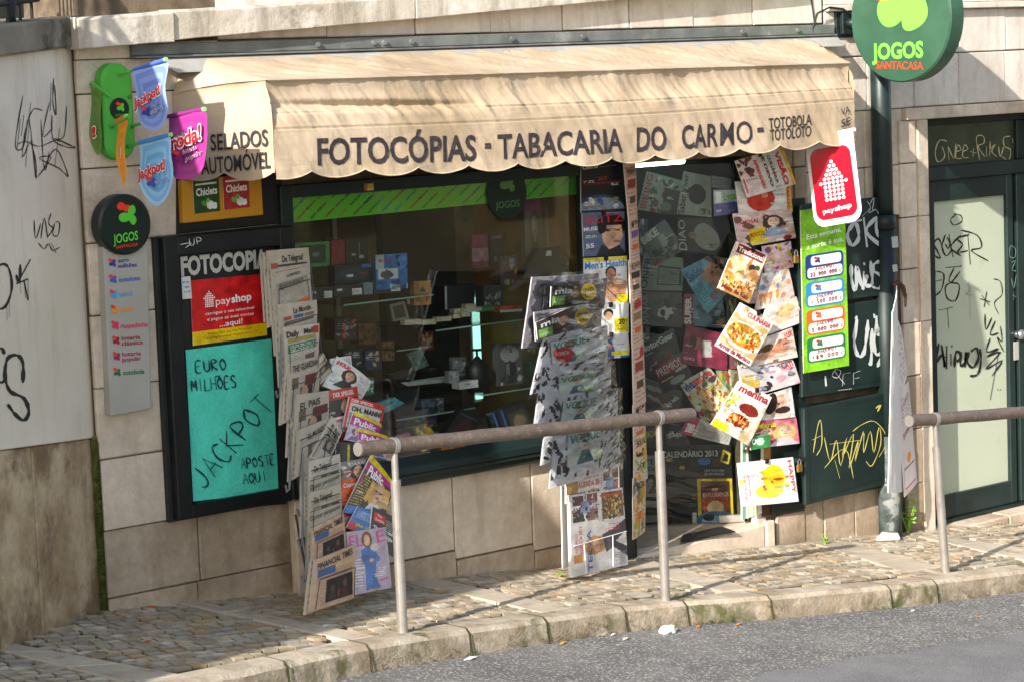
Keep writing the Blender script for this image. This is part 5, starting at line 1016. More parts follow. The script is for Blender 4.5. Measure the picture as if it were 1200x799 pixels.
def mia(c): c.face(.68,.42,.2,'d9a98a','6a3a24','4a3a34').R(.05,.5,.4,.95,'7ab83c').L(.08,.6,.36,.9,'f0f4e0',3,.8)
def sticker(c,ct,body,rot=0,shape='oval',par=None,par_d=.05,sz=(9,10)):
    cx,cy=ct; d=par_d; mb=MB(); f=lambda x,y,e=0:W(x,y,HY(x,y)-d-e)
    P=[f(cx+sz[0]*math.cos(a)*(1 if shape=='oval' else (1-.3*math.sin(a))),cy+sz[1]*math.sin(a)) for a in [i*math.pi/14 for i in range(28)]]
    mb.add(P,[tuple(range(28))],c)
    for i,s in enumerate(body):
        A,Bq=f(cx-7,cy+1+i*6.5,.003),f(cx+6,cy-1.5+i*6.5,.003); T=f(cx-7,cy-3.2+i*6.5,.003); l=(T-A).length; text(s,lambda a,b:A+(Bq-A)*a+Vector((0,0,l*b)),mb,.01,'2a2418' if c!='c8202a' else 'f4e8e0')
    mb.build('offer_sticker','gloss',par)
t=vpack('grey plastic wrapped bag with dark lettering, topmost of the hanging packs',[(624,325),(702,320),(694,400),(612,408)],None,-.02,1,'',None,[],'8f8a90',zb=False)
mb=MB(); f=lambda x,y:W(x,y,HY(x,y)-.035)
def pxt(s,x0,y0,x1,y1,h,f,mb,b,c):
    A,Bq,T=f(x0,y0),f(x1,y1),f(x0,y0-h); l=(T-A).length; text(s,lambda a,bb:A+(Bq-A)*a+Vector((0,0,l*bb)),mb,b,c)
pxt("CHIC",632,348,668,346,15,f,mb,.01,'2c2a30'); pxt("A",636,372,644,371,12,f,mb,.02,'2c2a30'); mb.build('lettering','gloss',t)
vpack('wrapped pack with small brown haired woman cover and yellow gratis sticker, upper one',[(640,332),(712,326),(708,362),(636,370)],[(646,336),(686,333),(685,355),(645,360)],.03,2,'3a2c2a',mia,[("mia",.1,.4,.6,.4,.3,'f0ece8',.03)],'6a666a',zb=False,extra=lambda t,d:sticker('e2c022',(690,342),["GRÁTIS","1 Revista"],par=t,par_d=d+.055))
vpack('wrapped pack with small brown haired woman cover and yellow gratis sticker, lower one',[(626,366),(706,352),(704,392),(628,400)],[(628,378),(672,358),(674,386),(630,398)],.06,3,'3a2c2a',mia,[("mia",.1,.4,.6,.4,.3,'f0ece8',.03)],'8a868a',zb=False,extra=lambda t,d:sticker('e2c022',(683,371),["GRÁTIS","1 Revista"],par=t,par_d=d+.055))
V_=[("VOGUE",.04,.36,.96,.33,.28,'3f9a94',.02)]
vpack('zebra patterned pack with fashion cover and red heart sticker',[(638,392),(712,381),(712,432),(622,462)],[(646,401),(688,392),(686,420),(648,427)],.08,4,'dfe9e0',vog,V_,extra=lambda t,d:sticker('c8202a',(661,416),["OFERTA"],shape='heart',par=t,par_d=d+.06,sz=(11,9)))
vpack('zebra patterned pack with fashion cover directly below the heart sticker pack',[(636,430),(716,424),(716,462),(626,500)],[(655,441),(697,433),(696,457),(656,463)],.10,5,'dfe9e0',vog,V_)
vpack('zebra patterned pack with fashion cover crossing just above the railing',[(644,462),(724,455),(724,500),(634,545)],[(661,470),(701,463),(697,496),(657,497)],.12,6,'dfe9e0',vog,V_)
vpack('zebra patterned pack with fashion cover just below the railing',[(650,498),(726,492),(727,545),(644,572)],[(666,507),(704,499),(704,536),(665,547)],.14,7,'dfe9e0',vog,V_)
def reg(c): c.R(0,.1,.2,.9,'b88a4a').E(.5,.85,.12,.2,'c99a70').R(.68,.0,.82,.5,'3a3030').R(.86,0,1,.45,'7a4038').R(.74,.4,.9,.95,'8a9ab8').R(.88,.5,1,1,'a06a6a').N(.68,0,1,1,['2a2a2a','d0c8b8','7a5a4a'],20,.03)
fr=pk_([(664,550),(726,541),(724,580),(664,590)],.10,.006); cv=Cv('d9d3cc',40,30); reg(cv)
printed('magazine','fashion magazine advertising a gift diary, above the lowest sideways stack','magazine',fr,0,.012,cv,[("REGALO",.28,.35,.6,.3,.14,'c0304a',.0),("AGENDA 2013",.2,.6,.66,.55,.17,'c0304a',.01),("TELVA",.05,1.0,.66,.94,.26,'3a5a9a',.02)],group='magazines at the foot of the hanging rack')
fr=pk_([(668,580),(731,571),(736,661),(670,676)],.12,.004); cv=Cv('d8d2cb',44,56)
cv.R(.04,.02,.24,.14,'5a3038').R(.3,.01,.5,.13,'7a3a44').R(.04,.2,.24,.34,'3a3838').R(.3,.2,.5,.34,'8a6a60').R(.18,.1,.36,.25,'8f9cc0').N(.04,.02,.5,.34,['2a2a2a','c8b8a8','7a4a4a','8a8ab0'],60,.02)
cv.R(.57,.02,.98,.36,'6a5a3c').N(.57,.05,.98,.36,['c86a2a','3a4a2a','d8c070','8a2a2a','2a2a2a'],90,.02).R(.55,.05,.99,.075,'d0402a')
cv.R(.27,.44,1,.99,'cfc8c4').E(.5,.66,.16,.1,'c88c6c').E(.4,.66,.16,.12,'b8864a').E(.45,.66,.07,.08,'dcae90').P([(.55,.55),(.72,.5),(.78,.72),(.62,.78)],'3a3a48').P([(.7,.52),(1,.4),(1,.55),(.8,.66),(1,.75),(1,.88),(.74,.72)],'32303c').R(.05,.74,.2,.85,'b87a3a').L(.78,.8,.98,.97,'7a7a90',2,.8)
t=printed('magazine','stack of fashion magazines turned sideways, lowest on the hanging rack by the cobbles','magazine',fr,0,.02,cv,[("REGALO",.12,.72,.11,.48,.07,'c0304a',.0),("AGENDA 2013",.2,.74,.19,.4,.07,'c0304a',.01),("TELVA",.36,.98,.35,.46,.1,'3a5a9a',.02)],group='magazines at the foot of the hanging rack')
mb=MB(); mb.tube([fr(.02,.62,.01),fr(.98,.56,.01)],.003,5); mb.tube([fr(.22,.98,.01),fr(.2,.62,.01)],.003,5); mb.tube([fr(.7,.97,.01),fr(.72,.58,.01)],.003,5); mb.build('string','white',t)
sheet('spare_copy',Fr([p-fr.n*.045+Vector((-.012,0,.05)) for p in fr.q]),.008,Cv('cfcac2',6,8),'gloss',t)
# ================================================================ ENTRANCE
EN=thing('shop_entrance','shop entrance recess with worn stone step between the green post and the magazines column','entrance')
DA=Vector((1.56,.52,0)); DN=Vector((-.64,-.714,0)).normalized()*1; 
dd=(Vector((1.9,.215,0))-DA).normalized(); DN=Vector((dd.y,-dd.x,0)); 
def D(px,py,off=0): return PL(px,py,DA+DN*off,DN)
MB().hexa([(.80,-.02,-.2),(1.93,-.02,-.2),(1.93,-.02,.075),(.80,-.02,.04)],[(.80,.13,-.2),(1.93,.13,-.2),(1.93,.13,.075),(.80,.13,.04)]).build('step','lime',EN,bevel=.014)
MB().hexa([(.80,.134,-.2),(1.94,.134,-.2),(1.94,.134,.071),(.80,.134,.038)],[(.80,1.1,-.2),(2.2,1.1,-.2),(2.2,1.1,.068),(.80,1.1,.038)]).build('floor_slab','lime_dark',EN,bevel=.003)  # brown floor; the darker stone also holds some of the recess shade
MB().box((.80,-.014,-.3),(1.0,.0,.012)).build('step_face','lime_dark',EN,bevel=.004)
a,b=DA-dd*1.0,DA+dd*.52
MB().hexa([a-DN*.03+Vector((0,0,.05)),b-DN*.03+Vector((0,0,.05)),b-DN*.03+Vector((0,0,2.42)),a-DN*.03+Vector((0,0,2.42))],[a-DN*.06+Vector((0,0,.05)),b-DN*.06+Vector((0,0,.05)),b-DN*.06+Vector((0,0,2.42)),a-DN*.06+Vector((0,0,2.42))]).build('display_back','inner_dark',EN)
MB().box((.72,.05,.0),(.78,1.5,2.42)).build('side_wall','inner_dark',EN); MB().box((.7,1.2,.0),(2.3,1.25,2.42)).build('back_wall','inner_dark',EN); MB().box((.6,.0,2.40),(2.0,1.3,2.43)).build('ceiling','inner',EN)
gl=DP2=thing('glass_door','frameless glass door with metal patch fitting standing at the right of the entrance','glass door')
a,b=D(745,600,.07),D(870,611,.07); a.z=b.z=.07
MB().hexa([a,b,b+Vector((0,0,2.28)),a+Vector((0,0,2.28))],[a-DN*.01,b-DN*.01,b-DN*.01+Vector((0,0,2.28)),a-DN*.01+Vector((0,0,2.28))]).build('pane','glass_clear',gl)
MB().hexa([b+dd*.001,b+dd*.014,b+dd*.014+Vector((0,0,2.28)),b+dd*.001+Vector((0,0,2.28))],[b-DN*.012+dd*.001,b-DN*.012+dd*.014,b-DN*.012+dd*.014+Vector((0,0,2.28)),b-DN*.012+dd*.001+Vector((0,0,2.28))]).build('pane_edge','0f2a26',gl)
c=b-dd*.15; MB().hexa([c+DN*.012+Vector((0,0,.002)),b+dd*.016+DN*.012+Vector((0,0,.002)),b+dd*.016+DN*.012+Vector((0,0,.05)),c+DN*.012+Vector((0,0,.05))],[c-DN*.022+Vector((0,0,.002)),b+dd*.016-DN*.022+Vector((0,0,.002)),b+dd*.016-DN*.022+Vector((0,0,.05)),c-DN*.022+Vector((0,0,.05))]).build('patch_fitting','galv',gl,bevel=.003)
t=thing('door_mat','small black mat on the entrance step','mat')
q=[PL(x,y,(0,0,.075),Vector((0,0,1))) for x,y in ((796,637),(868,617),(846,613),(795,626))]; q=[PL(x,y,(0,0,.076),Vector((0,0,1))) for x,y in ((797,634),(862,622),(846,616),(800,626))]
MB().add(q+[p-Vector((0,0,.004)) for p in q],[(0,1,2,3),(4,7,6,5),(0,4,5,1),(1,5,6,2),(2,6,7,3),(3,7,4,0)]).build('mat','black',t)
t=thing('ceiling_tube','glowing fluorescent tube under the awning at the top of the entrance','lamp'); a,b=W(690,192,.25),W(800,184,.25); a.z=b.z=2.385; MB().tube([a,b],.022,12).build('tube','tube',t,smooth=True); MB().box((a.x-.05,.23,2.40),(b.x+.15,.27,2.43)).build('fitting','offwhite',t)
DG='magazines displayed behind the entrance glass'
def dm(label,pts,off,bg,cvf,texts,nu=30,nv=38):
    fr=Fr([D(x,y,off) for x,y in pts],.004); cv=Cv(bg,nu,nv); cvf(cv); return printed('magazine',label,'magazine',fr,0,.006,cv,texts,group=DG)
dk=['3a3a3c','8a8a88','55524e','b8b4ac']
dm('cycling magazine with vertical red title at the top left behind the glass',[(758,201),(799,212),(792,253),(747,246)],.0,'8f9290',lambda c:c.N(.25,.1,1,1,dk+['a03028'],60,.07).R(.6,.3,1,1,'2c2c2e').E(.7,.8,.15,.12,'6a6a6a'),[("BIKING",.2,.95,.2,.05,.16,'b02a30',.02)])
dm('white health magazine with black vertical title and a large silhouette',[(801,201),(833,207),(834,255),(793,251)],.02,'a8a9a6',lambda c:c.E(.55,.48,.28,.24,'1c1c20').E(.3,.45,.12,.1,'3a2c28').N(.5,.7,1,1,['c8c4bc'],6,.05),[("Saber Viver",.2,.98,.2,.05,.13,'1c1c1e',.02),("31",.7,.94,.95,.94,.13,'2a2a2a',.0)])
dm('white and purple sticker with green word above the cosmetics magazine',[(836,222),(864,221),(864,250),(837,254)],.075,'a9b4b8',lambda c:c.R(0,.55,1,1,'4a4a8a').R(.08,.1,.32,.5,'e0e0e0').R(.0,.0,1,.06,'5a3a7a'),[("Lyca",.42,.45,.95,.42,.3,'5aa83a',.03),("mobile",.42,.6,.9,.58,.12,'2a3a8a',.01)])
dm('pale leaflet above the purple sticker behind the glass',[(834,206),(857,210),(858,222),(834,220)],.05,'8f9698',lambda c:c.L(.1,.2,.9,.8,'5a5a60',2,.6),[])
dm('mountain bike magazine tilted left with a cyclist cover',[(749,279),(779,257),(803,292),(767,313)],.03,'5f6a64',lambda c:c.E(.45,.75,.16,.14,'1f1f20').E(.45,.75,.12,.1,'6a746e').E(.8,.6,.12,.12,'1f1f20').P([(.5,.3),(.7,.3),(.75,.6),(.5,.65)],'9a9a94').N(0,.6,1,1,['2a2a26','4a4238'],18,.08).R(0,.92,.3,1,'a02a28'),[("BIKE",.02,.26,.62,.24,.22,'c8ccc8',.05)])
dm('dark cosmetics magazine with large pale hat beside the glass edge',[(795,256),(835,256),(851,300),(794,294)],.035,'1e1e20',lambda c:c.E(.68,.52,.3,.38,'9a9692').E(.35,.5,.1,.1,'8a6a58').E(.75,.75,.04,.03,'3a3a3a'),[("DIAO",.2,.96,.17,.05,.2,'c0bcb8',.0)])
dm('grey green magazine with vertical title below the mountain bike magazine',[(755,296),(801,303),(800,341),(748,340)],.02,'7c8a7a',lambda c:c.R(.4,.3,.95,.85,'20221e').R(.43,.35,.92,.8,'7a8474').L(.5,.42,.86,.75,'2a2a26',3,.7),[("ONFR",.18,.96,.2,.1,.18,'1f2622',.02)])
def sau(c): c.P([(.42,.3),(1,.1),(1,.9),(.62,.95),(.5,.6)],'c48c74').E(.76,.4,.05,.025,'3a2a24').E(.94,.36,.05,.025,'3a2a24').E(.85,.68,.14,.05,'e8e0dc').E(.85,.7,.15,.07,'a84a4a').E(.85,.68,.12,.04,'eee8e4').P([(.8,0),(1,0),(1,.3)],'5a3a2a').L(.05,.4,.35,.8,'1f4a6a',3,.8)
dm('light blue health magazine with a smiling close face',[(797,317),(831,300),(860,334),(829,368)],.045,'5ba0bc',sau,[("Saúde",.06,.3,.6,.28,.18,'2a3f8a',.02),("SEGURO",.3,.86,.85,.84,.1,'b02a34',.02),("DE SAÚDE",.35,.97,.9,.95,.09,'b02a34',.01)])
dm('dark travel magazine with vertical title and white car',[(749,342),(799,343),(800,384),(749,381)],.01,'4a4c4a',lambda c:c.P([(.45,.5),(.7,.35),(.8,.6),(.55,.9),(.4,.8)],'b0b0ac').E(.55,.6,.06,.1,'1a1a1c').N(.3,.1,1,1,['2a2a2a','3a3c3a'],12,.08),[("VIAJAR",.22,.95,.2,.08,.16,'8a8e8a',.0),("29",.75,.9,.9,.9,.12,'8a3038',.0)])
dm('science magazine with vertical red title strip',[(802,345),(846,345),(852,385),(799,381)],.03,'4a6a80',lambda c:c.R(0,0,.25,1,'8a2430').N(.3,.3,1,1,['7a98a8','2a3c4c','b07a4a'],20,.08),[("SUPER",.2,.95,.18,.1,.18,'dcd8d4',.04)])
dm('magenta fashion magazine lying sideways with white dress',[(804,381),(853,392),(852,433),(797,426)],.05,'8e2848',lambda c:c.E(.3,.4,.12,.16,'b0766a').P([(.42,.3),(.62,.28),(.66,.7),(.45,.75)],'c0b4b8').E(.75,.55,.1,.15,'a03048').E(.2,.4,.1,.18,'5a2a24'),[("ELLE",.14,.92,.12,.1,.1,'b04a68',.0)])
dm('motoring magazine with white slanting title on black',[(748,404),(789,385),(800,420),(760,441)],.03,'1f1e1f',lambda c:c.E(.5,.65,.3,.18,'7a2424').E(.5,.55,.16,.1,'3a3a3c').N(.1,.4,.9,1,['4a2022','8a8a86'],12,.06),[("MotorGear",.02,.28,.95,.26,.2,'c0c0bc',.04)])
dm('black car magazine with red awards banner',[(763,430),(797,412),(813,442),(778,461)],.045,'181718',lambda c:c.R(.05,.08,.95,.48,'8e2026').E(.55,.78,.25,.12,'8a8c8e').R(.1,.6,.5,.63,'c8b83a'),[("PREMIOS",.08,.42,.9,.4,.26,'d8d0cc',.0)])
def vsa(c): c.N(.05,.25,1,1,['d8c8a0','7a9a3a','c86a2a','e8e0d0','a83a3a','d8b84a'],130,.06).E(.85,.3,.12,.08,'5a2a34').L(.35,.4,.75,.7,'c0342c',3,.7)
dm('health magazine with fruit and vegetable cover and blue red title',[(796,449),(831,430),(860,464),(827,499)],.05,'c9c4b4',vsa,[("viva",.04,.24,.36,.22,.2,'2a4a9a',.04),("saúde",.36,.22,.95,.2,.2,'c02a30',.04)])
dm('dark poster magazine with berries beneath the awards banner',[(752,441),(800,459),(796,484),(750,470)],.02,'3c3a36',lambda c:c.N(.2,.2,.8,.9,['6a2a2c','2a2422','8a8a80'],20,.1),[("OS MEL",.7,.9,.95,.3,.14,'c8c4bc',.03)])
dm('pale magazine behind the glass beside the fruit cover',[(838,430),(866,434),(866,500),(852,498)],.02,'a8a28c',lambda c:c.N(0,0,1,1,['c8b83a','8a6a4a','d8d0c0','6a8a4a','b04030'],40,.09),[])
dm('white spa magazine with magenta title block tilted down right',[(809,484),(858,508),(854,521),(797,507)],.06,'aaa6a0',lambda c:c.R(0,0,.25,1,'a8305a').L(.3,.2,.95,.9,'5a5a64',2,.7),[("zen",.06,.85,.22,.8,.6,'ded8d8',.03)])
for i,(pts,bgc,l) in enumerate((([(750,466),(785,470),(785,500),(750,500)],'2a3f5c','dark blue magazine low behind the railing end'),([(783,470),(800,466),(806,500),(785,504)],'4a2a3c','dark purple magazine low behind the railing end'),([(750,496),(778,496),(778,524),(750,524)],'2c2e2a','dark magazine with yellow word left above the calendar'),([(778,494),(800,500),(810,522),(778,522)],'3c3238','dark magazine directly above the calendar title'))): dm(l,pts,.0+.008*i,bgc,lambda c:c.N(0,0,1,1,['7a3030','2a3a5a','8a8474','2a2a2a'],14,.12),[(['BIO','BRO','PIADAS','de'][i],.2,.6,.8,.5,.25,['9a3a3a','8a8a8a','c8b83a','c8c8c4'][i],.02)])
for i,(pts,bgc,l) in enumerate((([(737+10,256),(760,258),(757,300),(747,300)],'2a4a7a','blue magazine edge left of the mountain bike magazine'),([(747,380),(762,383),(760,408),(747,404)],'5a5c58','grey magazine edge above the slanting motoring title'),([(838,300),(862,306),(862,345),(846,330)],'8a6a5c','skin toned magazine corner behind the glass edge'),([(850,345),(868,348),(868,392),(852,388)],'4c4a4c','grey and black magazine behind the cooking magazine'),([(852,392),(868,394),(868,432),(853,432)],'8a4a50','red and white magazine behind the seafood rice cover'))): dm(l,pts,.0+.004*i,bgc,lambda c:c.N(0,0,1,1,['8a8474','2a2a2a','b8b0a8'],12,.14),[])
fr=Fr([D(x,y,.02) for x,y in ((776,522),(857,522),(861,612),(778,614))]); cv=Cv('0c0f10',56,60); cv.N(.0,.15,.5,.9,['14110e','101416','1e140c'],30,.05).E(.1,.18,.05,.025,'b8903a').E(.28,.28,.04,.03,'c88a3a').E(.6,.2,.09,.05,'2a5aa0').E(.78,.22,.07,.05,'5a2a20').E(.45,.65,.05,.04,'7a3a1a')
cv.R(.49,.42,.99,1,'d8b820').R(.53,.455,.95,1,'5a2014'); cv.E(.74,.75,.2,.16,'b03a1c').E(.74,.8,.12,.09,'e8c090').E(.74,.98,.3,.14,'3a6a90').E(.74,.97,.2,.07,'8ab0c8').E(.64,.92,.08,.05,'16222c')
cv.P([(.83,.2),(.88,.04),(.99,.1),(.95,.24)],'c8a820').P([(.86,.19),(.9,.08),(.96,.12),(.93,.21)],'0c0f10').R(.4,.86,.46,.99,'c8c8c0').E(.74,.56,.05,.02,'c8b0a0')
printed('calendar','large black calendar box with yellow framed volcano magazine picture standing at the entrance','calendar',fr,0,.03,cv,[("CALENDÁRIO 2013",.0,.15,.8,.13,.075,'d0ccc4',.015),("EXPLORAMOS",.57,.66,.93,.65,.055,'d8c0b0',.0),("UMA NOVA ERA",.6,.33,.88,.33,.03,'c8c8c4',0.),("DE EXPLORAÇÃO",.6,.375,.88,.375,.03,'c8c8c4',0.)])
fr=Fr([D(x,y,.01) for x,y in ((756,533),(777,534),(777,611),(757,612))]); cv=Cv('8e8e8c',20,44); cv.R(0,.62,.8,.68,'1f1f20').R(0,.78,.8,.9,'2a2a2c')
printed('calendar','narrow grey calendar with large black number two left of the black calendar','calendar',fr,0,.01,cv,[("To",.2,.14,.8,.12,.08,'1a1a1a',.03),("CAL",.1,.22,.9,.21,.05,'3a3a3a',.01),("2",.15,.56,.8,.54,.26,'161616',.03)])
for i,(x,cc,l) in enumerate(((873,'5f8f7a','green backed'),(879,'b9c6a0','pale green backed'),(885,'a6b88e','dull green backed'),(891,'d8dcc8','white backed'))):
    fr=FP([(x-3,512,.06-.02*i),(x+4,511,.05-.02*i),(x+4,606-i*2,.05-.02*i),(x-3,609-i*2,.06-.02*i)]); printed('calendar',l+' roll standing beside the glass door '+['nearest the calendar','second in line','third in line','last in line'][i],'calendar',fr,0,.02,Cv(cc,6,20).L(0,0,1,1,'6a8a7a',4,.3,.4),[])
# ================================================================ RIGHT MAGAZINE COLUMN
SH=thing('green_shutter','narrow dark green folded shutter behind the right column of magazines','shutter')
slab('leaf','green_dk',SH,[(903,236),(944,232),(944,596),(905,602)],-.03,.03,.004); slab('leaf','green_dk',SH,[(868,240),(902,238),(904,540),(880,545)],-.005,.02,.003)
slab('edge_strip','wood',SH,[(896,505),(905,504),(906,545),(897,547)],-.02,.02); slab('edge_strip','rust',SH,[(893,570),(904,570),(903,605),(895,606)],-.02,.02)
slab('stone_post','lime_pale',SH,[(886,560),(896,558),(898,612),(888,616)],.0,.06)
RG='magazines hung in the sunlit right column'
def rm(label,pts,Y,bg,cvf,texts,th=.007,clip=False): cv=Cv(bg,36,44); cvf(cv); return printed('magazine',label,'magazine',pts,Y,th,cv,texts,group=RG,bend=.004,clip=clip)
skinc=['dcae94','e8c8b0','c89878','f0e0d8']
rm('tomato cover magazine partly hidden under the sideways news magazine',[(862,213),(926,212),(929,249),(867,257)],-.07,'d5cfc8',lambda c:c.E(.42,.5,.26,.36,'b8321f').E(.5,.4,.06,.08,'e08a70').E(.62,.22,.12,.1,'4a6a2c').R(.9,0,1,1,'d8a83a'),[("SÁBADO",.93,.02,.9,.9,.1,'c8322c',.04)])
rm('news magazine turned sideways with red title, topmost in the right column',[(862,189),(919,172),(933,216),(876,232)],-.12,'d2ccc6',lambda c:c.R(.93,0,1,1,'d8a83a').N(0,0,.3,.5,['6a2a24','2a2a30','c8b0a0'],14,.07).R(.02,.5,.06,.9,'c05048').L(.1,.5,.3,.95,'8a8a8a',3,.6),[("VISÃO",.78,.06,.78,.95,.16,'c8282e',.05),("QUE LÍNGUA",.62,.1,.63,.85,.09,'1f1c1c',.04),("E DEVO",.5,.1,.51,.9,.09,'1f1c1c',.04),("APRENDER?",.33,.1,.35,.9,.1,'c8282e',.04)],clip=True)
rm('gossip magazine collage with yellow box below the tomato cover',[(859,251),(927,244),(933,279),(866,291)],-.075,'d0b8b0',lambda c:c.N(0,0,1,1,skinc+['8a2a3a','3a3a4a','6a4a3a'],40,.09).R(.2,.5,.5,.95,'d8c02a').face(.65,.35,.16,'e0b8a0','4a3024','8a9ab0'),[("FAMOSAS",.04,.35,.4,.33,.12,'b02a3a',.02),("ROCCO",.22,.75,.46,.73,.12,'a02030',.03)])
rm('gossip magazine half hidden right of the traditional cooking magazine',[(893,289),(926,283),(930,313),(897,322)],-.06,'d8b8c0',lambda c:c.N(0,0,1,1,skinc+['c83a6a','7a4a8a','d8c83a'],30,.1),[])
rm('bright gossip magazine below the half hidden one',[(893,321),(926,315),(932,352),(885,364)],-.065,'e0d0c8',lambda c:c.N(0,0,1,1,skinc+['e89a3a','7aa0b8','f0ece8'],34,.1),[("TV 7",.05,.9,.4,.86,.3,'e0802a',.04)])
def trad(c): c.G('f0e4cc','c89a5a',.2,1).N(0,.3,1,.95,['e8d4a8','b8843a','d8b070'],26,.12).R(.1,.02,.95,.2,'8a2430').E(.3,.42,.2,.1,'e8d0a0').E(.7,.36,.1,.07,'3a2a34').E(.85,.32,.08,.05,'4a5a2a').E(.45,.72,.42,.15,'e0b060').N(.05,.58,.92,.86,['d88a3a','e8c070','b8602a','f4e0b0','7a3a14'],90,.035).E(.5,.62,.2,.06,'d8c8b0').E(.8,.45,.14,.08,'c88a5a')
rm('traditional cooking magazine with roast and rice cover, tilted left',[(863,283),(899,299),(878,356),(841,338)],-.13,'efe6d6',trad,[("Tradicional",.12,.16,.92,.16,.1,'f4ece0',.03),("Mesa de Reis",.06,.95,.9,.96,.09,'8a1f2c',.03)],clip=True)
rm('magazine with pale blonde woman, right of the seafood rice cover',[(898,361),(934,348),(942,377),(886,397)],-.07,'e8d8cc',lambda c:c.E(.55,.5,.2,.3,'e4b896').E(.62,.3,.25,.2,'ddc08a').E(.5,.5,.03,.02,'3a2a24').R(0,0,1,.05,'d8d0c8'),[])
rm('magazine with reclining couple below the pale blonde cover',[(890,397),(928,384),(935,418),(866,432)],-.075,'e0c8b8',lambda c:c.E(.4,.6,.22,.25,'d09878').E(.7,.5,.18,.25,'c88a6a').E(.35,.45,.14,.14,'5a3a28').N(0,0,1,1,['f0e8e0','8a5a4a'],12,.06),[("LUX",.75,.3,.97,.25,.2,'c83050',.02)])
def cul(c): c.R(0,.22,1,.88,'e3cda2').N(0,.22,1,.88,['d8b880','ead9b4','c8a468'],30,.12).R(0,.88,1,1,'efe6d8').E(.5,.57,.6,.3,'c9b08a').E(.5,.56,.56,.27,'f4ecdc').E(.5,.55,.47,.22,'d8902c').N(.12,.38,.9,.72,['d8602a','e8b040','c8401c','f0c860','e8d8b0','8a3a14','f4e4b8','6a7a2a'],130,.035)
rm('cookery magazine with seafood rice in a white bowl, tilted left',[(868,355),(908,377),(879,429),(838,405)],-.13,'efe2d0',cul,[("TV",.14,.12,.28,.12,.1,'d89a2a',.04),("CULINÁRIA",.3,.18,.96,.18,.1,'b8283a',.02),("Arroz de Marisco",.04,.97,.94,.97,.09,'a82034',.03)],clip=True)
rm('black and white gossip magazine with yellow lettering at middle of the right column',[(865,429),(931,421),(938,448),(875,466)],-.08,'c8c0c0',lambda c:c.N(.1,0,.9,1,['2a2a2e','5a5a60','e0dcd8','d89aa8','8a8a90'],40,.08).R(.0,.3,.2,.9,'c8b060'),[("VIP",.06,.85,.3,.8,.3,'d8a82a',.04),("CATI",.75,.3,.97,.26,.22,'b02838',.03)])
rm('magazine with dark haired woman close up lying sideways',[(899,462),(928,453),(932,488),(892,492)],-.07,'e0ccc0',lambda c:c.E(.4,.5,.35,.35,'dcae94').E(.2,.4,.2,.4,'2a1c18').E(.6,.7,.25,.12,'3a2420').E(.45,.45,.05,.03,'2a1a14').R(.85,0,1,1,'e8e4e0'),[])
rm('gossip magazine with two smiling faces at the bottom of right column',[(886,493),(934,488),(937,519),(874,526)],-.07,'d8788a',lambda c:c.face(.3,.45,.2,'e8c0a4','8a5a34','a83048').face(.7,.45,.22,'e8c0a4','d8b070','c8c0c8').N(0,0,1,.3,['c83a5a'],4,.08),[("Maria",.06,.3,.5,.26,.2,'e8e020',.02)])
def men(c): c.R(0,.22,1,1,'e8d9c4').N(0,.25,1,1,['d8c4a0','f0e6d4','c8b080'],26,.1).E(.6,.42,.4,.2,'e8dccc').E(.6,.42,.27,.11,'8a2a1c').E(.5,.68,.36,.16,'f0e8d8').E(.5,.68,.28,.12,'b83a1c').N(.25,.58,.78,.78,['d8602a','8a1f14','e89a4a','e0c070','5a1410'],70,.035).E(.12,.42,.1,.05,'c8b83a').N(0,.3,.3,.6,['7aa03a','d8c84a'],8,.05).R(0,.85,.35,1,'d8d83a')
rm('recipe magazine with red meat dishes, lowest tilted cookery cover',[(866,446),(905,465),(877,522),(833,497)],-.13,'efe8dc',men,[("menina",.1,.17,.95,.17,.14,'b8202c',.03),("MONDE",.03,.97,.4,.97,.07,'e8e020',.03)],clip=True)
rm('small green and white magazine under the lowest tilted cookery cover',[(878,512),(902,508),(903,523),(880,527)],-.11,'2f8a4a',lambda c:c.E(.5,.45,.2,.3,'c8e0c8'),[("CA",.1,.6,.35,.55,.4,'f0f4f0',.04)])
def hap(c): c.E(.6,.4,.2,.28,'e8cf2c').E(.5,.7,.25,.16,'ecd84a').P([(.35,.25),(.7,.15),(.85,.45),(.6,.6)],'e6c828').R(.0,.4,.12,.5,'e8dc6a').E(.68,.45,.1,.03,'c8482a').N(.4,.3,.85,.7,['f0e060','d8a82a','c85a3a'],10,.04).L(.08,.2,.12,.9,'b03050',2,.8)
rm('white magazine with yellow flower dress, hanging alone below the right column',[(864,542),(929,535),(936,587),(869,593)],-.09,'eeeae4',hap,[("HAPPY",.88,.06,.9,.8,.13,'d02a50',.01),("ESPECIAL",.14,.3,.15,.8,.05,'b03050',.0)],clip=True)
rm('magazine edge behind the tilted cookery covers in the right column',[(880,300),(896,300),(892,356),(880,356)],-.05,'b08a8a',lambda c:c.N(0,0,1,1,skinc+['8a2a3a'],20,.12),[])
rm('pale magazine corner right of the lowest tilted cookery cover',[(866,427),(880,440),(880,470),(869,470)],-.045,'c8c0b4',lambda c:c.L(.1,.1,.9,.9,'7a7a7a',2,.5),[])
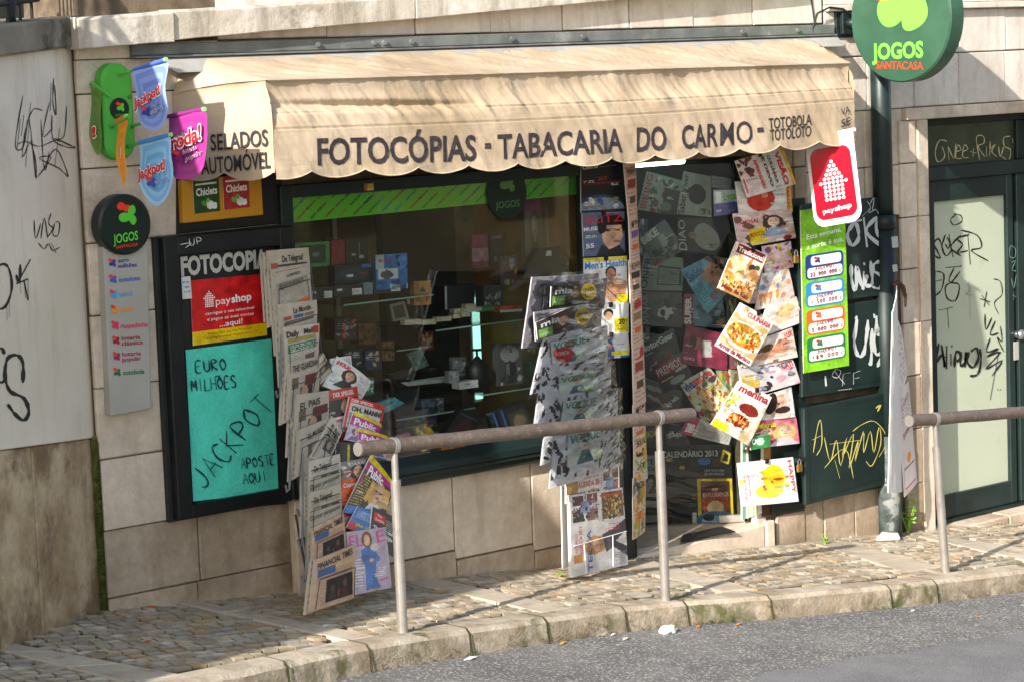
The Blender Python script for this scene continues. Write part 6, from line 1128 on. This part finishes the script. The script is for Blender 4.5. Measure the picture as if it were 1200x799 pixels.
# ================================================================ METAL CABINETS
def cab(label,q,Y,graf,wd,c,name='wall_cabinet'):
    t=thing(name,label,'cabinet','dark green wall cabinets beside the entrance'); slab('door','green',t,q,Y,.03,.006); 
    A=[W(x,y,Y+.03) for x,y in q]; xs_=[p.x for p in A]; zs=[p.z for p in A]; MB().box((min(xs_)+.008,Y+.032,min(zs)+.012),(max(xs_)-.012,.0,max(zs)-.012)).build('body','green_dk',t)
    (x0,y0),(x1,y1),(x2,y2),(x3,y3)=q
    mb=MB(); f=lambda x,y:W(x,y,Y-.002); ins=6
    for a,b in (((x0+ins,y0+ins),(x3+ins,y3-ins)),((x0+ins,y0+ins),(x1-ins,y1+ins)),((x3+ins,y3-ins),(x2-ins,y2-ins)),((x1-ins,y1+ins),(x2-ins,y2-ins))): stroke(f,[a,b],.9,mb,k=1)
    mb.build('pressed_edge','green_dk',t)
    mb=MB(); f=lambda x,y:W(x,y,Y-.0035)
    for g in graf: stroke(f,g[0],g[1] if len(g)>1 else wd,mb,c)
    mb.build('graffiti','gloss',t); 
    return t
gA=[([(992,262),(1010,258)],5),([(985,258),(990,288)],5),([(1000,262),(993,275),(998,288),(1006,280),(1004,264),(998,262)],5),([(1012,255),(1016,290)],5),([(1028,254),(1015,272),(1038,292)],5),([(1034,252),(1027,262),(1030,278),(1037,278),(1041,264),(1036,252)],5),
 ([(1016,236),(1020,243),(1018,250),(1026,246),(1030,252)],1),([(1019,240),(1024,232),(1022,248)],1),([(1010,254),(1020,244)],1),
 ([(997,310),(998,330),(1003,340),(1004,312),(1008,330),(1012,340)],5),([(1012,318),(1012,338)],5),([(1020,306),(1022,332),(1014,334),(1016,322)],5),([(1032,306),(1024,310),(1024,318),(1032,324),(1031,338),(1022,336)],4),([(1012,308),(1013,311)],5)]
cab('upper dark green wall cabinet sprayed with white letters beside the drainpipe',[(938,240),(1043,230),(1044,345),(939,360)],-.10,gA,3,'b9bdbb')
gB=[([(1002,372),(1004,376),(1001,400),(1005,416),(1012,414),(1016,390),(1017,375)],5),([(1022,385),(1021,420),(1019,428)],5),([(1024,368),(1025,373)],5),([(1030,384),(1024,396),(1026,414),(1034,412),(1035,396),(1028,390),(1027,370)],5),([(1034,386),(1035,412),(1028,430)],5),([(967,440),(968,452)],5),
 ([(978,434),(975,440),(982,442),(985,434),(978,434),(990,450)],1),([(988,437),(987,452)],1),([(988,438),(997,436)],1),([(1000,436),(1000,450)],1),([(1000,437),(1008,434)],1),([(1001,443),(1007,442)],1),([(982,457),(998,455)],1)]
cab('middle dark green wall cabinet with white sprayed strokes and small tags',[(939,364),(1044,349),(1043,451),(940,466)],-.09,gB,3,'c4c8c6')
gC=[([(953,530),(958,500),(962,493),(963,520),(957,533)],1.3),([(952,515),(962,510)],1.3),([(966,512),(973,540),(980,515),(985,545),(992,512),(987,535),(1000,508),(995,548),(1006,515),(1002,540),(1012,505),(1012,530),(1020,505),(1024,530),(1030,500),(1032,520),(1022,545),(1015,540)],1.3),([(999,505),(1010,497),(1024,493),(1036,505),(1038,520),(1030,535)],1.1),([(972,520),(1010,515)],1.2),([(966,548),(990,525),(1000,560)],1.1),([(978,538),(984,560)],1.1),([(1026,478),(1032,474),(1028,482)],2)]
cab('lower dark green wall cabinet with yellow looping tag above the bare stones',[(942,478),(1044,458),(1042,566),(944,592)],-.115,gC,1.2,'c9bd6a')
for i,(x,y) in enumerate(((933,303),(944,420),(937,547))):
    t=thing('padlock',['brass padlock level with the top of the price board','brass padlock at the foot of the price board','brass padlock beside the white yellow flower magazine'][i],'padlock','padlocks on the cabinets'); p=W(x,y,-.13)
    MB().box((p.x-.022,-.138,p.z-.03),(p.x+.022,-.12,p.z+.018)).build('body','brass',t,bevel=.004); MB().tube([(p.x-.013,-.13,p.z+.015),(p.x-.013,-.13,p.z+.04),(p.x,-.13,p.z+.052),(p.x+.013,-.13,p.z+.04),(p.x+.013,-.13,p.z+.015)],.0035,6).build('shackle','chrome',t); MB().box((p.x-.008,-.12,p.z+.03),(p.x+.06,-.09,p.z+.055)).build('hasp','iron',t)
# price board
PB=thing('jackpot_board','green lottery board with four jackpot price cards beside the cabinets','board')
fr=FP([(938,247),(990,239),(995,428),(942,437)],-.14); cv=Cv('7cbf2c',24,60)
sheet('board',fr,.006,cv,'gloss',PB); mb=MB()
utext("Esta semana,",fr,.12,.185,.9,.165,.03,mb,.012,'f0f4e8'); utext("a sorte é sua.",fr,.12,.245,.95,.225,.03,mb,.012,'f0f4e8')
for i,(v,cc,s,pz) in enumerate(((.28,'1f3a8a','euro milhões','22 000 000'),(.45,'2a8ac8','totoloto','1 500 000'),(.62,'ec6a2a','joker','3 000 000'),(.79,'1f7a4a','totobola','189 000'))):
    def rr_(u0,v0,u1,v1,rd,c,d):
        P=[]
        for (cu,cv_,a0) in ((u1-rd,v0+rd*.3,-90),(u1-rd,v1-rd*.3,0),(u0+rd,v1-rd*.3,90),(u0+rd,v0+rd*.3,180)):
            for k in range(5): a=R(a0+k*22.5); P.append(fr(cu+rd*math.cos(a),cv_+rd*.3*math.sin(a),d))
        mb.add(P,[tuple(range(len(P)))],c)
    rr_(.08,v,.93,v+.155,.09,cc,.0012); rr_(.2,v+.012,.88,v+.07,.06,'eef0ea',.0022); rr_(.12,v+.083,.9,v+.145,.06,'eef0ea',.0022)
    utext(s,fr,.48,v+.052,.84,v+.046,.022,mb,.0,cc); clover(lambda x,y:fr(x,y,.003),.33,v+.042,.0,mb) if 0 else None
    K=.075; clover(lambda x,y:fr(.34+x,v+.04+y*.27,.003),0,0,K,mb,'e03030',cc)
    f=lambda x,y:fr(x,y,.0036)
    hand("JACKPOT",lambda x,y:fr(x,v+.1+y*.27,.0036),.28,.0,.46,-.02,.075,.022,mb,'9a1f34'); hand(pz,lambda x,y:fr(x,v+.135+y*.27,.0036),.18,.0,.6,-.02,.08,.022,mb,'9a1f34'); hand("C",lambda x,y:fr(x,v+.13+y*.27,.0036),.82,0,.08,0,.06,.016,mb,'4a5a6a')
mb.build('lettering','gloss',PB)
# ================================================================ PAYSHOP FLAG
PF=thing('payshop_flag','red and white payshop flag hanging from a white rod at the right end of awning','flag')
q=[(943,163),(999,153),(1011,258),(955,268)]
F0,F1,F2=W(943,163,-.36),W(999,153,-.72),W(955,268,-.42); FN=(F1-F0).cross(F2-F0).normalized()
f=lambda x,y:PL(x,y,F0,FN)
MB().tube([f(938,165),f(1002,152)],.011,10).build('rod','white',PF)
fr=Fr([f(*p) for p in q],0); P=[]
for (cu,cv_,a0) in ((1,0,0),(.78,.86,0),(.22,.86,90),(0,0,0)):
    if cv_==0: P.append(fr(cu,0)); continue
    for k in range(7): a=R(a0+k*15); P.append(fr(cu+.22*math.cos(a),cv_+.14*math.sin(a)))
n=len(P); MB().add(P+[p-fr.n*.003 for p in P],[tuple(range(n)),tuple(range(n,2*n))[::-1]]+[(i,i+n,(i+1)%n+n,(i+1)%n) for i in range(n)]).build('cloth','e6e3de',PF)
mb=MB(); P=[]
for (cu,cv_,a0) in ((.74,.24,-90),(.76,.83,0),(.24,.83,90),(.24,.24,180)):
    for k in range(7): a=R(a0+k*15); P.append(fr(cu+.17*math.cos(a),cv_+.1*math.sin(a),.003))
mb.add(P,[tuple(range(28))],'d0142a')
rows=[1,2,4,5,6,4,4,4,4]; rows=[1,2,3,4,6,5,5,4,5,5]
for j,k in enumerate([1,2,3,4,5,7,5,5,5,5]):
    for i in range(k):
        u=.5+(i-(k-1)/2)*.088; v=.30+j*.046
        if k==7 or True: mb.add([fr(u+.036*math.cos(a),v+.019*math.sin(a),.005) for a in [i2*math.pi/5 for i2 in range(10)]],[tuple(range(10))],'f2eeec')
utext("pay",fr,.22,.86,.46,.85,.052,mb,.005,'f2eeec',d=.0055); utext("shop",fr,.47,.85,.82,.835,.052,mb,.04,'f2eeec',d=.0055)
mb.build('print','gloss',PF)
# ================================================================ LARGE ROUND GAMES SIGN
BS=thing('large_games_sign','large round green games sign projecting from the wall at the top right','sign')
X0=2.74; cy,cz_=-.525,3.215; rad=.405; th=.13
P=[(X0,cy+rad*math.cos(2*math.pi*i/64),cz_+rad*math.sin(2*math.pi*i/64)) for i in range(64)]; Q=[(X0+th,y,z) for _,y,z in P]
MB().add(P+Q,[tuple(range(64)),tuple(range(64,128))[::-1]]+[(i,i+64,(i+1)%64+64,(i+1)%64) for i in range(64)]).build('drum','signgreen',BS,bevel=.008)
P2=[(X0-.004,cy+rad*.985*math.cos(2*math.pi*i/64),cz_+rad*.985*math.sin(2*math.pi*i/64)) for i in range(64)]; MB().add(P2+[(X0+.001,y,z) for _,y,z in P2],[tuple(range(64)),tuple(range(64,128))[::-1]]+[(i,i+64,(i+1)%64+64,(i+1)%64) for i in range(64)]).build('face','signgreen',BS,bevel=.003)
MB().tube([(X0+.06,cy+rad+.0,cz_-.02),(X0+.06,.0,cz_-.02)],.03,14).build('bracket_arm','green',BS,smooth=True)
MB().box((X0-.03,-.02,cz_-.11),(X0+.13,.002,cz_+.09)).build('wall_plate','green',BS,bevel=.004); MB().box((X0-.0,-.05,cz_-.09),(X0+.1,-.02,cz_+.05)).build('wall_plate','green',BS,bevel=.004)
fx_=lambda x,y,d=.006:WX(x,y,X0-d)
mb=MB()
def blob3(cx,cy_,a,b,rot,c):
    P=[]
    for k in range(28):
        t_=k*2*math.pi/28; X=a*math.cos(t_); Y=b*math.sin(t_)*(1-.28*math.cos(t_)); P.append(fx_(cx+X*math.cos(rot)-Y*math.sin(rot),cy_+X*math.sin(rot)+Y*math.cos(rot)))
    mb.add([Vector(p)+Vector((-.0004*(1+mb.k),0,0)) for p in P],[tuple(range(28))],c); mb.k+=1
blob3(1045,14,17,17,-.2,'6be04a'); blob3(1073,16,14,22,.35,'6be04a'); blob3(1068,2,15,16,0,'6be04a'); blob3(1035,-12,16,14,.4,'e8382c')
def st(s,x0,y0,x1,y1,h,b,c):
    A,Bq,T=fx_(x0,y0,.008),fx_(x1,y1,.008),fx_(x0,y0-h,.008); l=(T-A).length; text(s,lambda a,bb:A+(Bq-A)*a+Vector((0,0,l*bb)),mb,b,c)
st("JOGOS",1022,70,1082,67,18,.035,'6be04a'); st("SANTACASA",1027,81,1082,82,9,.01,'e0442a')
mb.build('lettering','gloss',BS)
t=thing('cable','thin black cable looping over the green wall plate of the large sign','cable'); MB().tube([W(953,60,-.02),W(952,34,-.03),W(958,16,-.05),W(972,9,-.06),W(988,11,-.06),W(1000,20,-.10)],.007,8).build('wire','iron',t,smooth=True)
t=thing('cable','thin dark cable running down the wall left of the drainpipe','cable'); MB().tube([W(951,0,-.01),W(955,30,-.012),W(953,62,-.012)],.005,6).build('wire','iron',t)
# ================================================================ DRAINPIPE
DPp=thing('drainpipe','dark green painted drainpipe with peeling grey foot beside the cabinets','drainpipe')
xp=3.045; yp=-.09
MB().tube([(xp,yp,1.92),(xp,yp,3.3)],.066,20).build('pipe','green',DPp,smooth=True); MB().tube([(xp,yp,.02),(xp,yp,1.93)],.072,20).build('pipe','green_dk',DPp,smooth=True); MB().tube([(xp,yp,1.86),(xp,yp,1.95)],.08,20).build('collar','green_dk',DPp,smooth=True)  # lower length in darker green: its shade is put into the colour
mat('peel','3c4643',.7,'5a6461',16,'8c908b',9,(.56,.62),bs=60,bump=.4)
MB().tube([(xp,yp,gz(xp,yp)),(xp,yp,.5)],.077,20).build('foot','peel',DPp,smooth=True); slab('paint_flake','a7aaa5',DPp,[(1045,278),(1052,277),(1053,290),(1046,291)],-.165,.004,0); slab('paint_flake','a7aaa5',DPp,[(1046,311),(1051,310),(1052,318),(1047,319)],-.165,.004,0)
# hanging posters by the pipe
def Pq(px,py,k): return W(px,py,k)
t=thing('hanging_sheet','tall white card sheet seen edge on hanging from a hook beside the drainpipe','poster'); fr=Fr([W(1046,366,-.30),W(1051,332,-.2),W(1058,576,-.2),W(1041,577,-.32)],.01); sheet('card',fr,.006,Cv('dedad4',8,30),'paper',t,lump=.006)
t=thing('hanging_poster','pink tinted printed poster behind the white hanging sheet','poster'); fr=Fr([W(1051,372,-.2),W(1058,392,-.16),W(1063,440,-.16),W(1053,470,-.2)],.004); cv=Cv('d6cbc4',12,24).L(.1,.1,.9,.9,'a05a60',2,.5,.5); sheet('paper',fr,.004,cv,'paper',t)
t=thing('hanging_poster','lowest printed poster with small orange picture beside the drainpipe','poster'); fr=Fr([W(1052,458,-.22),W(1065,446,-.14),W(1075,565,-.14),W(1060,582,-.22)],.004); cv=Cv('d8cbc2',18,40).L(.15,.08,.85,.35,'a06a70',2,.6,.6).E(.5,.68,.15,.05,'d8863a').R(.1,.75,.9,.76,'8a5a5a').R(.1,.94,.9,.95,'c86a7a'); sheet('paper',fr,.004,cv,'paper',t); mb=MB(); utext("50000",fr,.2,.48,.8,.42,.05,mb,.01,'9a3a44'); utext("DIVERSO",fr,.2,.2,.85,.12,.04,mb,.0,'a06a70'); mb.build('lettering','paper',t)
t=thing('hook','rust brown curved strap hooked over the white sheet by the drainpipe','strap'); MB().tube([W(1047,335,-.2),W(1052,331,-.2),W(1058,336,-.2),W(1061,348,-.2),W(1061,360,-.2)],[.012,.016,.016,.012,.006],8).build('strap','rust',t,smooth=True)
# ================================================================ RIGHT DOOR
RD=thing('green_door','dark green door with graffiti covered pale glass pane and transom window at right','door')
yd=.13
xa,xb=3.575,5.02
def dq(a,b,z0,z1,y=yd,th_=.05,nm='frame',m='green_dk',bev=.005): return MB().box((a,y,z0),(b,y+th_,z1)).build(nm,m,RD,bevel=bev)
tz=[W(1086,y,yd).z for y in (148,196,213,236,580,608)]
gx0,gx1=W(1091,237,yd+.03).x,W(1173,231,yd+.03).x
gx1b=W(1184,561,yd+.03).x; gx1=(gx1+gx1b)/2
zg0=W(1098,581,yd+.03).z; zg1=W(1091,237,yd+.03).z
dq(xa,xb,tz[0],2.545,yd-.01,.06); dq(xa,xb,tz[2],tz[1],yd-.03,.09,'transom_bar'); dq(xa,gx0-.0,tz[2]-2.45,tz[2],yd+.0); 
xs2=W(1188,300,yd).x
dq(gx0,gx1,zg1,tz[2]); dq(gx1,xs2,-.21,tz[2],yd,.05,'stile','green'); dq(gx0,gx1,-.21,zg0,yd,.05,'bottom_rail','green'); dq(xs2+.003,xs2+.03,-.21,tz[2],yd+.03,.04,'rebate','black'); dq(xs2+.03,xb,-.21,tz[2],yd-.01,.05,'stile','green'); dq(xa,xb,-.235,-.212,yd-.03,.09,'threshold')
MB().box((gx0-.01,yd+.03,zg0-.01),(gx1+.01,yd+.036,zg1+.01)).build('glass_pane','pane_green',RD)
mat('trans_glass','3c4636',.25,'2e382c',5)
MB().box((xa+.05,yd+.03,tz[1]),(W(1192,170,yd).x,yd+.036,tz[0])).build('transom_glass','trans_glass',RD); dq(W(1192,170,yd).x,xb,tz[1],tz[0]); 
yg=yd+.028
mb=MB(); f=lambda x,y:W(x,y,yg)
for P in ([(1110,166),(1101,165),(1096,178),(1099,190),(1107,184),(1104,172)],[(1112,188),(1111,172)],[(1111,172),(1118,186),(1120,168)],[(1120,178),(1126,176),(1122,170),(1120,185),(1127,186)],[(1128,178),(1134,175),(1130,170),(1128,184),(1135,185)],[(1137,178),(1144,180)],[(1141,174),(1140,184)],[(1148,188),(1144,162),(1152,160),(1153,168),(1146,172),(1154,184)],[(1156,172),(1156,184)],[(1160,166),(1160,184),(1160,176),(1166,170),(1162,178),(1168,184)],[(1170,172),(1172,184),(1176,172)],[(1184,160),(1176,162),(1177,172),(1184,176),(1182,188),(1174,184)],[(1186,162),(1187,168)]): stroke(f,P,1.4,mb,'b9a982')
mb.build('graffiti','gloss',RD)
mb=MB()
G2=[([(1120,252),(1114,258),(1118,264),(1127,260),(1126,253),(1118,251)],1.1),([(1093,285),(1102,302),(1096,300),(1092,290),(1100,280),(1106,296)],1.6),([(1108,275),(1104,290),(1109,300),(1115,292),(1110,278)],1.4),([(1108,286),(1111,292),(1114,284)],1.2),([(1112,275),(1117,302)],1.6),([(1126,276),(1114,290),(1126,300)],1.6),([(1136,275),(1122,280),(1128,287),(1122,296),(1134,294)],1.5),([(1134,276),(1137,310)],1.4),([(1126,270),(1145,276),(1150,290),(1138,294),(1158,306)],1.3),
([(1096,318),(1094,345),(1103,340),(1106,322),(1097,318)],1.3),([(1096,330),(1104,328)],1.2),([(1108,314),(1127,312)],1.3),([(1118,314),(1112,330),(1124,334),(1120,352),(1110,350),(1108,336),(1116,330),(1125,318)],1.3),([(1100,364),(1117,360)],1),([(1110,362),(1112,385)],1),
([(1164,327),(1172,330),(1174,345),(1165,355),(1170,368)],.8),([(1148,350),(1160,354)],1.6),([(1156,342),(1153,360)],1.6),([(1150,346),(1159,358)],1.4),([(1154,368),(1155,386),(1162,372)],1.3),([(1166,376),(1160,392),(1170,390)],1.3),([(1172,382),(1174,400),(1168,395),(1176,412)],1),([(1160,396),(1156,412),(1170,408),(1156,418),(1172,412),(1155,432),(1174,422),(1162,440)],1.4),([(1170,412),(1160,468)],1),([(1169,455),(1169,457)],1.2),([(1172,455),(1172,457)],1.2),
([(1100,402),(1096,425),(1104,415),(1107,430),(1103,404)],2.4),([(1098,418),(1108,418)],2),([(1109,405),(1109,432)],2.6),([(1114,414),(1114,428)],2.2),([(1115,404),(1115,407)],2),([(1118,430),(1120,412),(1126,416),(1121,424)],2.4),([(1126,412),(1125,428),(1130,424),(1132,412),(1130,430)],2.2),([(1135,412),(1133,424),(1140,430),(1146,420),(1144,408),(1137,412)],2.4),([(1148,408),(1149,424),(1145,438),(1136,440)],2)]
for P,w_ in G2: stroke(f,P,w_*1.45,mb,'1c1d1c')
stroke(f,[(1133,333),(1137,340),(1131,345),(1139,346)],.8,mb,'8a7a74'); stroke(f,[(1135,330),(1137,375)],.8,mb,'8a7a74',1)
mb.build('graffiti','gloss',RD)
mb=MB(); f2=lambda x,y:W(x,y,yd-.003)
for P in ([(1184,288),(1183,300),(1189,302),(1190,292),(1184,288)],[(1185,308),(1190,306),(1186,316),(1191,318)],[(1185,326),(1188,338),(1191,322)],[(1186,346),(1191,348)],[(1188,342),(1188,352)]): stroke(f2,P,.9,mb,'6a8a80')
mb.build('graffiti','gloss',RD)
p=W(1191,392,yd); MB().tube([(p.x,yd-.0,p.z),(p.x,yd-.03,p.z)],.028,14).build('lock_cylinder','chrome',RD,smooth=True); MB().tube([(p.x,yd-.028,p.z),(p.x,yd-.06,p.z+.005)],.034,14).build('knob','chrome',RD,smooth=True)
p=W(1192,405,yd); MB().box((p.x-.045,yd-.006,p.z-.10),(p.x+.035,yd-.001,p.z+.03)).build('lock_plate','panelgrey',RD,bevel=.002)
t=thing('door_step','pale stone doorstep with moss edge under the graffiti door','step')
MB().box((3.58,-.05,-.6),(4.35,.22,-.24)).build('stone','lime',t,bevel=.012); MB().box((4.355,-.05,-.6),(5.6,.22,-.238)).build('stone','lime',t,bevel=.012)
# ================================================================ RAILINGS
def railing(label,xa_,xb_,y,za,zb,posts):
    t=thing('street_railing',label,'railing','tubular railings along the kerb'); a,b=Vector((xa_,y[0],za)),Vector((xb_,y[1],zb))
    n=24; mb=MB(); mb.tube([a.lerp(b,i/n)+Vector((0,.0015*math.sin(i*2.1),.0015*math.sin(i*1.7))) for i in range(n+1)],.036,18); mb.build('top_rail','rail',t,smooth=False)
    MB().tube([a,a-(b-a).normalized()*.006],.034,18).build('end_cap','galv',t)
    MB().tube([b,b+(b-a).normalized()*.006],.034,18).build('end_cap','galv',t)
    for (px_,py_),fx in posts:
        p=Vector((px_,py_,gz(px_,py_)-.01)); k=(fx-a.x)/(b.x-a.x); q=a.lerp(b,k)
        MB().tube([p,p.lerp(q,.82)],.026,16).build('post','galv',t,smooth=False); MB().tube([p.lerp(q,.82),p.lerp(q,.975)],.017,12).build('post_neck','galv',t)
        d=(b-a).normalized(); mb=MB(); mb.tube([q-d*.014,q+d*.014],.0405,18); mb.build('collar','galv',t)
a=W(420,526,-1.19); b=W(810,485,-1.17); p1=W(462,524,-1.19).x; p2=W(771,488,-1.17).x; g1=G(472,741); g2=G(780,704)
railing('brown steel tube railing with two pale posts in front of the shop window',a.x,b.x,(-1.19,-1.17),a.z,b.z,(((g1.x,g1.y),p1),((g2.x,g2.y),p2)))
a=W(1066,493,-1.24); b=W(1200,482,-1.24); g3=G(1108,670); d=(b-a); e=a+d*2.4
railing('brown steel tube railing at the right edge in front of the graffiti door',a.x,e.x,(-1.24,-1.26),a.z,e.z,(((g3.x,g3.y),W(1095,491,-1.24).x),((g3.x+2.3,g3.y-.03),W(1095,491,-1.24).x+2.3)))
# ================================================================ SMALL THINGS
def single(name,label,cat,mb,m,group=None,**k): o=mb.build(name,m,None,**k); tag(o,label,cat,group); return o
import bmesh
def crump(name,label,cat,p,s,m,seed,sq=.6,group=None):
    bm=bmesh.new(); bmesh.ops.create_icosphere(bm,subdivisions=3,radius=1)
    for v in bm.verts: n_=noise.noise(v.co*1.7+Vector((seed,0,0))); v.co*=(1+.5*n_); v.co=Vector((v.co.x*s,v.co.y*s*.7,max(v.co.z,-.5)*s*sq+s*sq*.5))+Vector(p)
    me=bpy.data.meshes.new(name); bm.to_mesh(me); bm.free(); me.materials.append(MATS[m]); o=bpy.data.objects.new(name,me); COL.objects.link(o); tag(o,label,cat,group); return o
p=G(783,741,-.125); crump('crumpled_paper','crumpled white paper ball lying on the asphalt by the kerb','litter',p,.048,'white',2)
p=G(794,741,-.125); 
def leaf(label,px,py,c,s,rot,dz,name='litter_scrap',cat='litter'):
    p=G(px,py,dz+.004); cs,sn=math.cos(rot),math.sin(rot); P=[(s,0,0),(.2*s,.4*s,.006),(-s,.1*s,.002),(-.3*s,-.45*s,.007)]
    P=[(p.x+a*cs-b*sn,p.y+a*sn+b*cs,p.z+h) for a,b,h in P]; single(name,label,cat,MB().add(P+[(x,y,z-.003) for x,y,z in P],[(0,1,2,3),(7,6,5,4),(0,4,5,1),(1,5,6,2),(2,6,7,3),(3,7,4,0)]),c,'scraps of litter')
for a in (('orange cigarette end below the second kerb stone from the left post',520,771,'c8782a',.03,.3,-.125),('white scrap beside the orange cigarette end on the asphalt',552,771,'d8d6d0',.05,.1,-.125),('small yellow scrap on the asphalt left of the white paper ball',660,753,'c8943a',.03,.2,-.125),('pale flattened scrap at the foot of the kerb, left of the paper ball',733,748,'c4bfb4',.035,.4,-.125),('tiny white scrap above the paper ball beside the kerb',719,743,'d8d6d0',.025,.2,-.125),('orange butt just left of kerb joint and right of paper ball',819,733.5,'c8782a',.025,.2,-.125),('orange butt on the asphalt right of the paper ball',866,731,'c8782a',.026,.1,-.125),('small white pebble of paper on the kerb line right of the paper ball',863,725,'dcdad4',.02,.1,-.125),('pale scrap in the gutter under the fifth kerb stone',1070,715,'c4bfb4',.03,.3,-.125),('orange leaf scrap on the dark road patch at right',1145,722,'c8782a',.022,.6,-.12),('yellow leaf scrap in the gutter near the right post',1048,703,'c8943a',.03,.3,-.125),('white scrap in gutter at far right below the second railing',1172,685,'d8d4cc',.032,.3,-.125),('orange leaf on the shaded cobbles beside the plaster wall',176,711,'c8622a',.035,.1,.0),('small orange leaf in the middle of the shaded cobbles',173,751,'c8622a',.03,.2,.0),('red leaf near the foot of the newspaper rack strip',378,745,'b8482a',.02,.2,.0),('yellow leaf in the lower left shaded cobbles',143,742,'c8863a',.02,1,.0),('white scrap on the strip below the newspaper rack',382,733,'d8d6d0',.025,.3,.004)): leaf(*a)
# flat white slab by the drainpipe
q=[G(x,y,.006) for x,y in ((1027,634),(1055,633),(1053,628),(1033,627))]; single('flat_stone','flat white broken tile lying at the foot of the drainpipe','tile',MB().hexa([v+Vector((0,0,.03)) for v in q],q),'white',bevel=.008)
# manhole ring
p=G(747,696.5,.004); t=thing('water_cover','small round iron cover set in the cobbles left of the middle post','cover'); MB().tube([(p.x+.085*math.cos(a),p.y+.085*math.sin(a),gz(p.x+.085*math.cos(a),p.y+.085*math.sin(a))+.003) for a in [i*math.pi/14 for i in range(29)]],.004,6,caps=False).build('ring','steel',t)
MB().add([(p.x+.08*math.cos(a),p.y+.08*math.sin(a),gz(p.x+.08*math.cos(a),p.y+.08*math.sin(a))+.005) for a in [i*math.pi/14 for i in range(28)]],[tuple(range(28))]).build('lid','strip',t)
# weeds
def weed(label,px,py,h,n,seed):
    r_=random.Random(seed); p=G(px,py); t=thing('weed',label,'plant','weeds growing at the wall foot'); mb=MB(); ml=MB()
    for i in range(n):
        a=r_.uniform(0,6.28); l=h*r_.uniform(.5,1); e=p+Vector((math.cos(a)*l*.45,math.sin(a)*l*.25,l)); m=p.lerp(e,.5)+Vector((0,0,l*.1)); mb.tube([p,m,e],[.004,.003,.002],5)
        for k in range(7):
            s=.35+k*.11; c=p.lerp(e,min(s,1.0))+Vector((0,0,l*.08*math.sin(s*3))); b=r_.uniform(0,6.28); L=h*r_.uniform(.12,.24); d=Vector((math.cos(b),math.sin(b)*.6,r_.uniform(-.3,.3)))*L; w_=Vector((-d.y,d.x,.3*L))*.4
            ml.add([c,c+d*.5+w_,c+d,c+d*.5-w_],[(0,1,2,3)])
    mb.build('stem','leaf',t); ml.build('leaves','leaf',t)
weed('tall leafy green weed growing at the foot of the drainpipe',1064,625,.26,5,1); weed('small bright green weed at the wall foot under the cabinets',967,638,.08,6,4); weed('tiny green weed between wall and cobbles right of the newspaper rack',656,676,.04,5,6)
# ================================================================ the street further on, mostly outside the picture
OP=thing('opposite_house','plain rendered house front across the street behind the camera','building')
mat('ochre','b59a72',.9,'a48a64',1,bs=30,bump=.2)
MB().box((2,-17,-2),(30,-16,9)).build('wall','ochre',OP)
for i in range(8):
    x=3.4+i*3.3
    for z in (.8,4.4): MB().box((x,-16.0,z),(x+1.1,-15.96,z+1.9)).build('window','board',OP,bevel=.01)
# ---------------------------------------------------------------- origins at each thing's base
bpy.context.view_layer.update()
def desc(o):
    r=[o]; 
    for c in o.children: r+=desc(c)
    return r
for o in [o for o in sc.objects if o.parent is None and o.type in('EMPTY','MESH')]:
    if o.get('kind'): continue
    ms=[m for m in desc(o) if m.type=='MESH' and len(m.data.vertices)]
    if not ms:
        continue
    lo=Vector((1e9,)*3); hi=-lo
    for m in ms:
        n=len(m.data.vertices); a=np.empty(n*3,np.float32); m.data.vertices.foreach_get('co',a); a=a.reshape(-1,3); lo=Vector(np.minimum(lo,a.min(0)).tolist()); hi=Vector(np.maximum(hi,a.max(0)).tolist())
    c=Vector(((lo.x+hi.x)/2,(lo.y+hi.y)/2,lo.z))
    if o.type=='MESH': o.data.transform(Matrix.Translation(-c)); o.location=c
    else:
        o.location=c
        for ch in o.children: ch.matrix_parent_inverse=Matrix.Translation(-c)
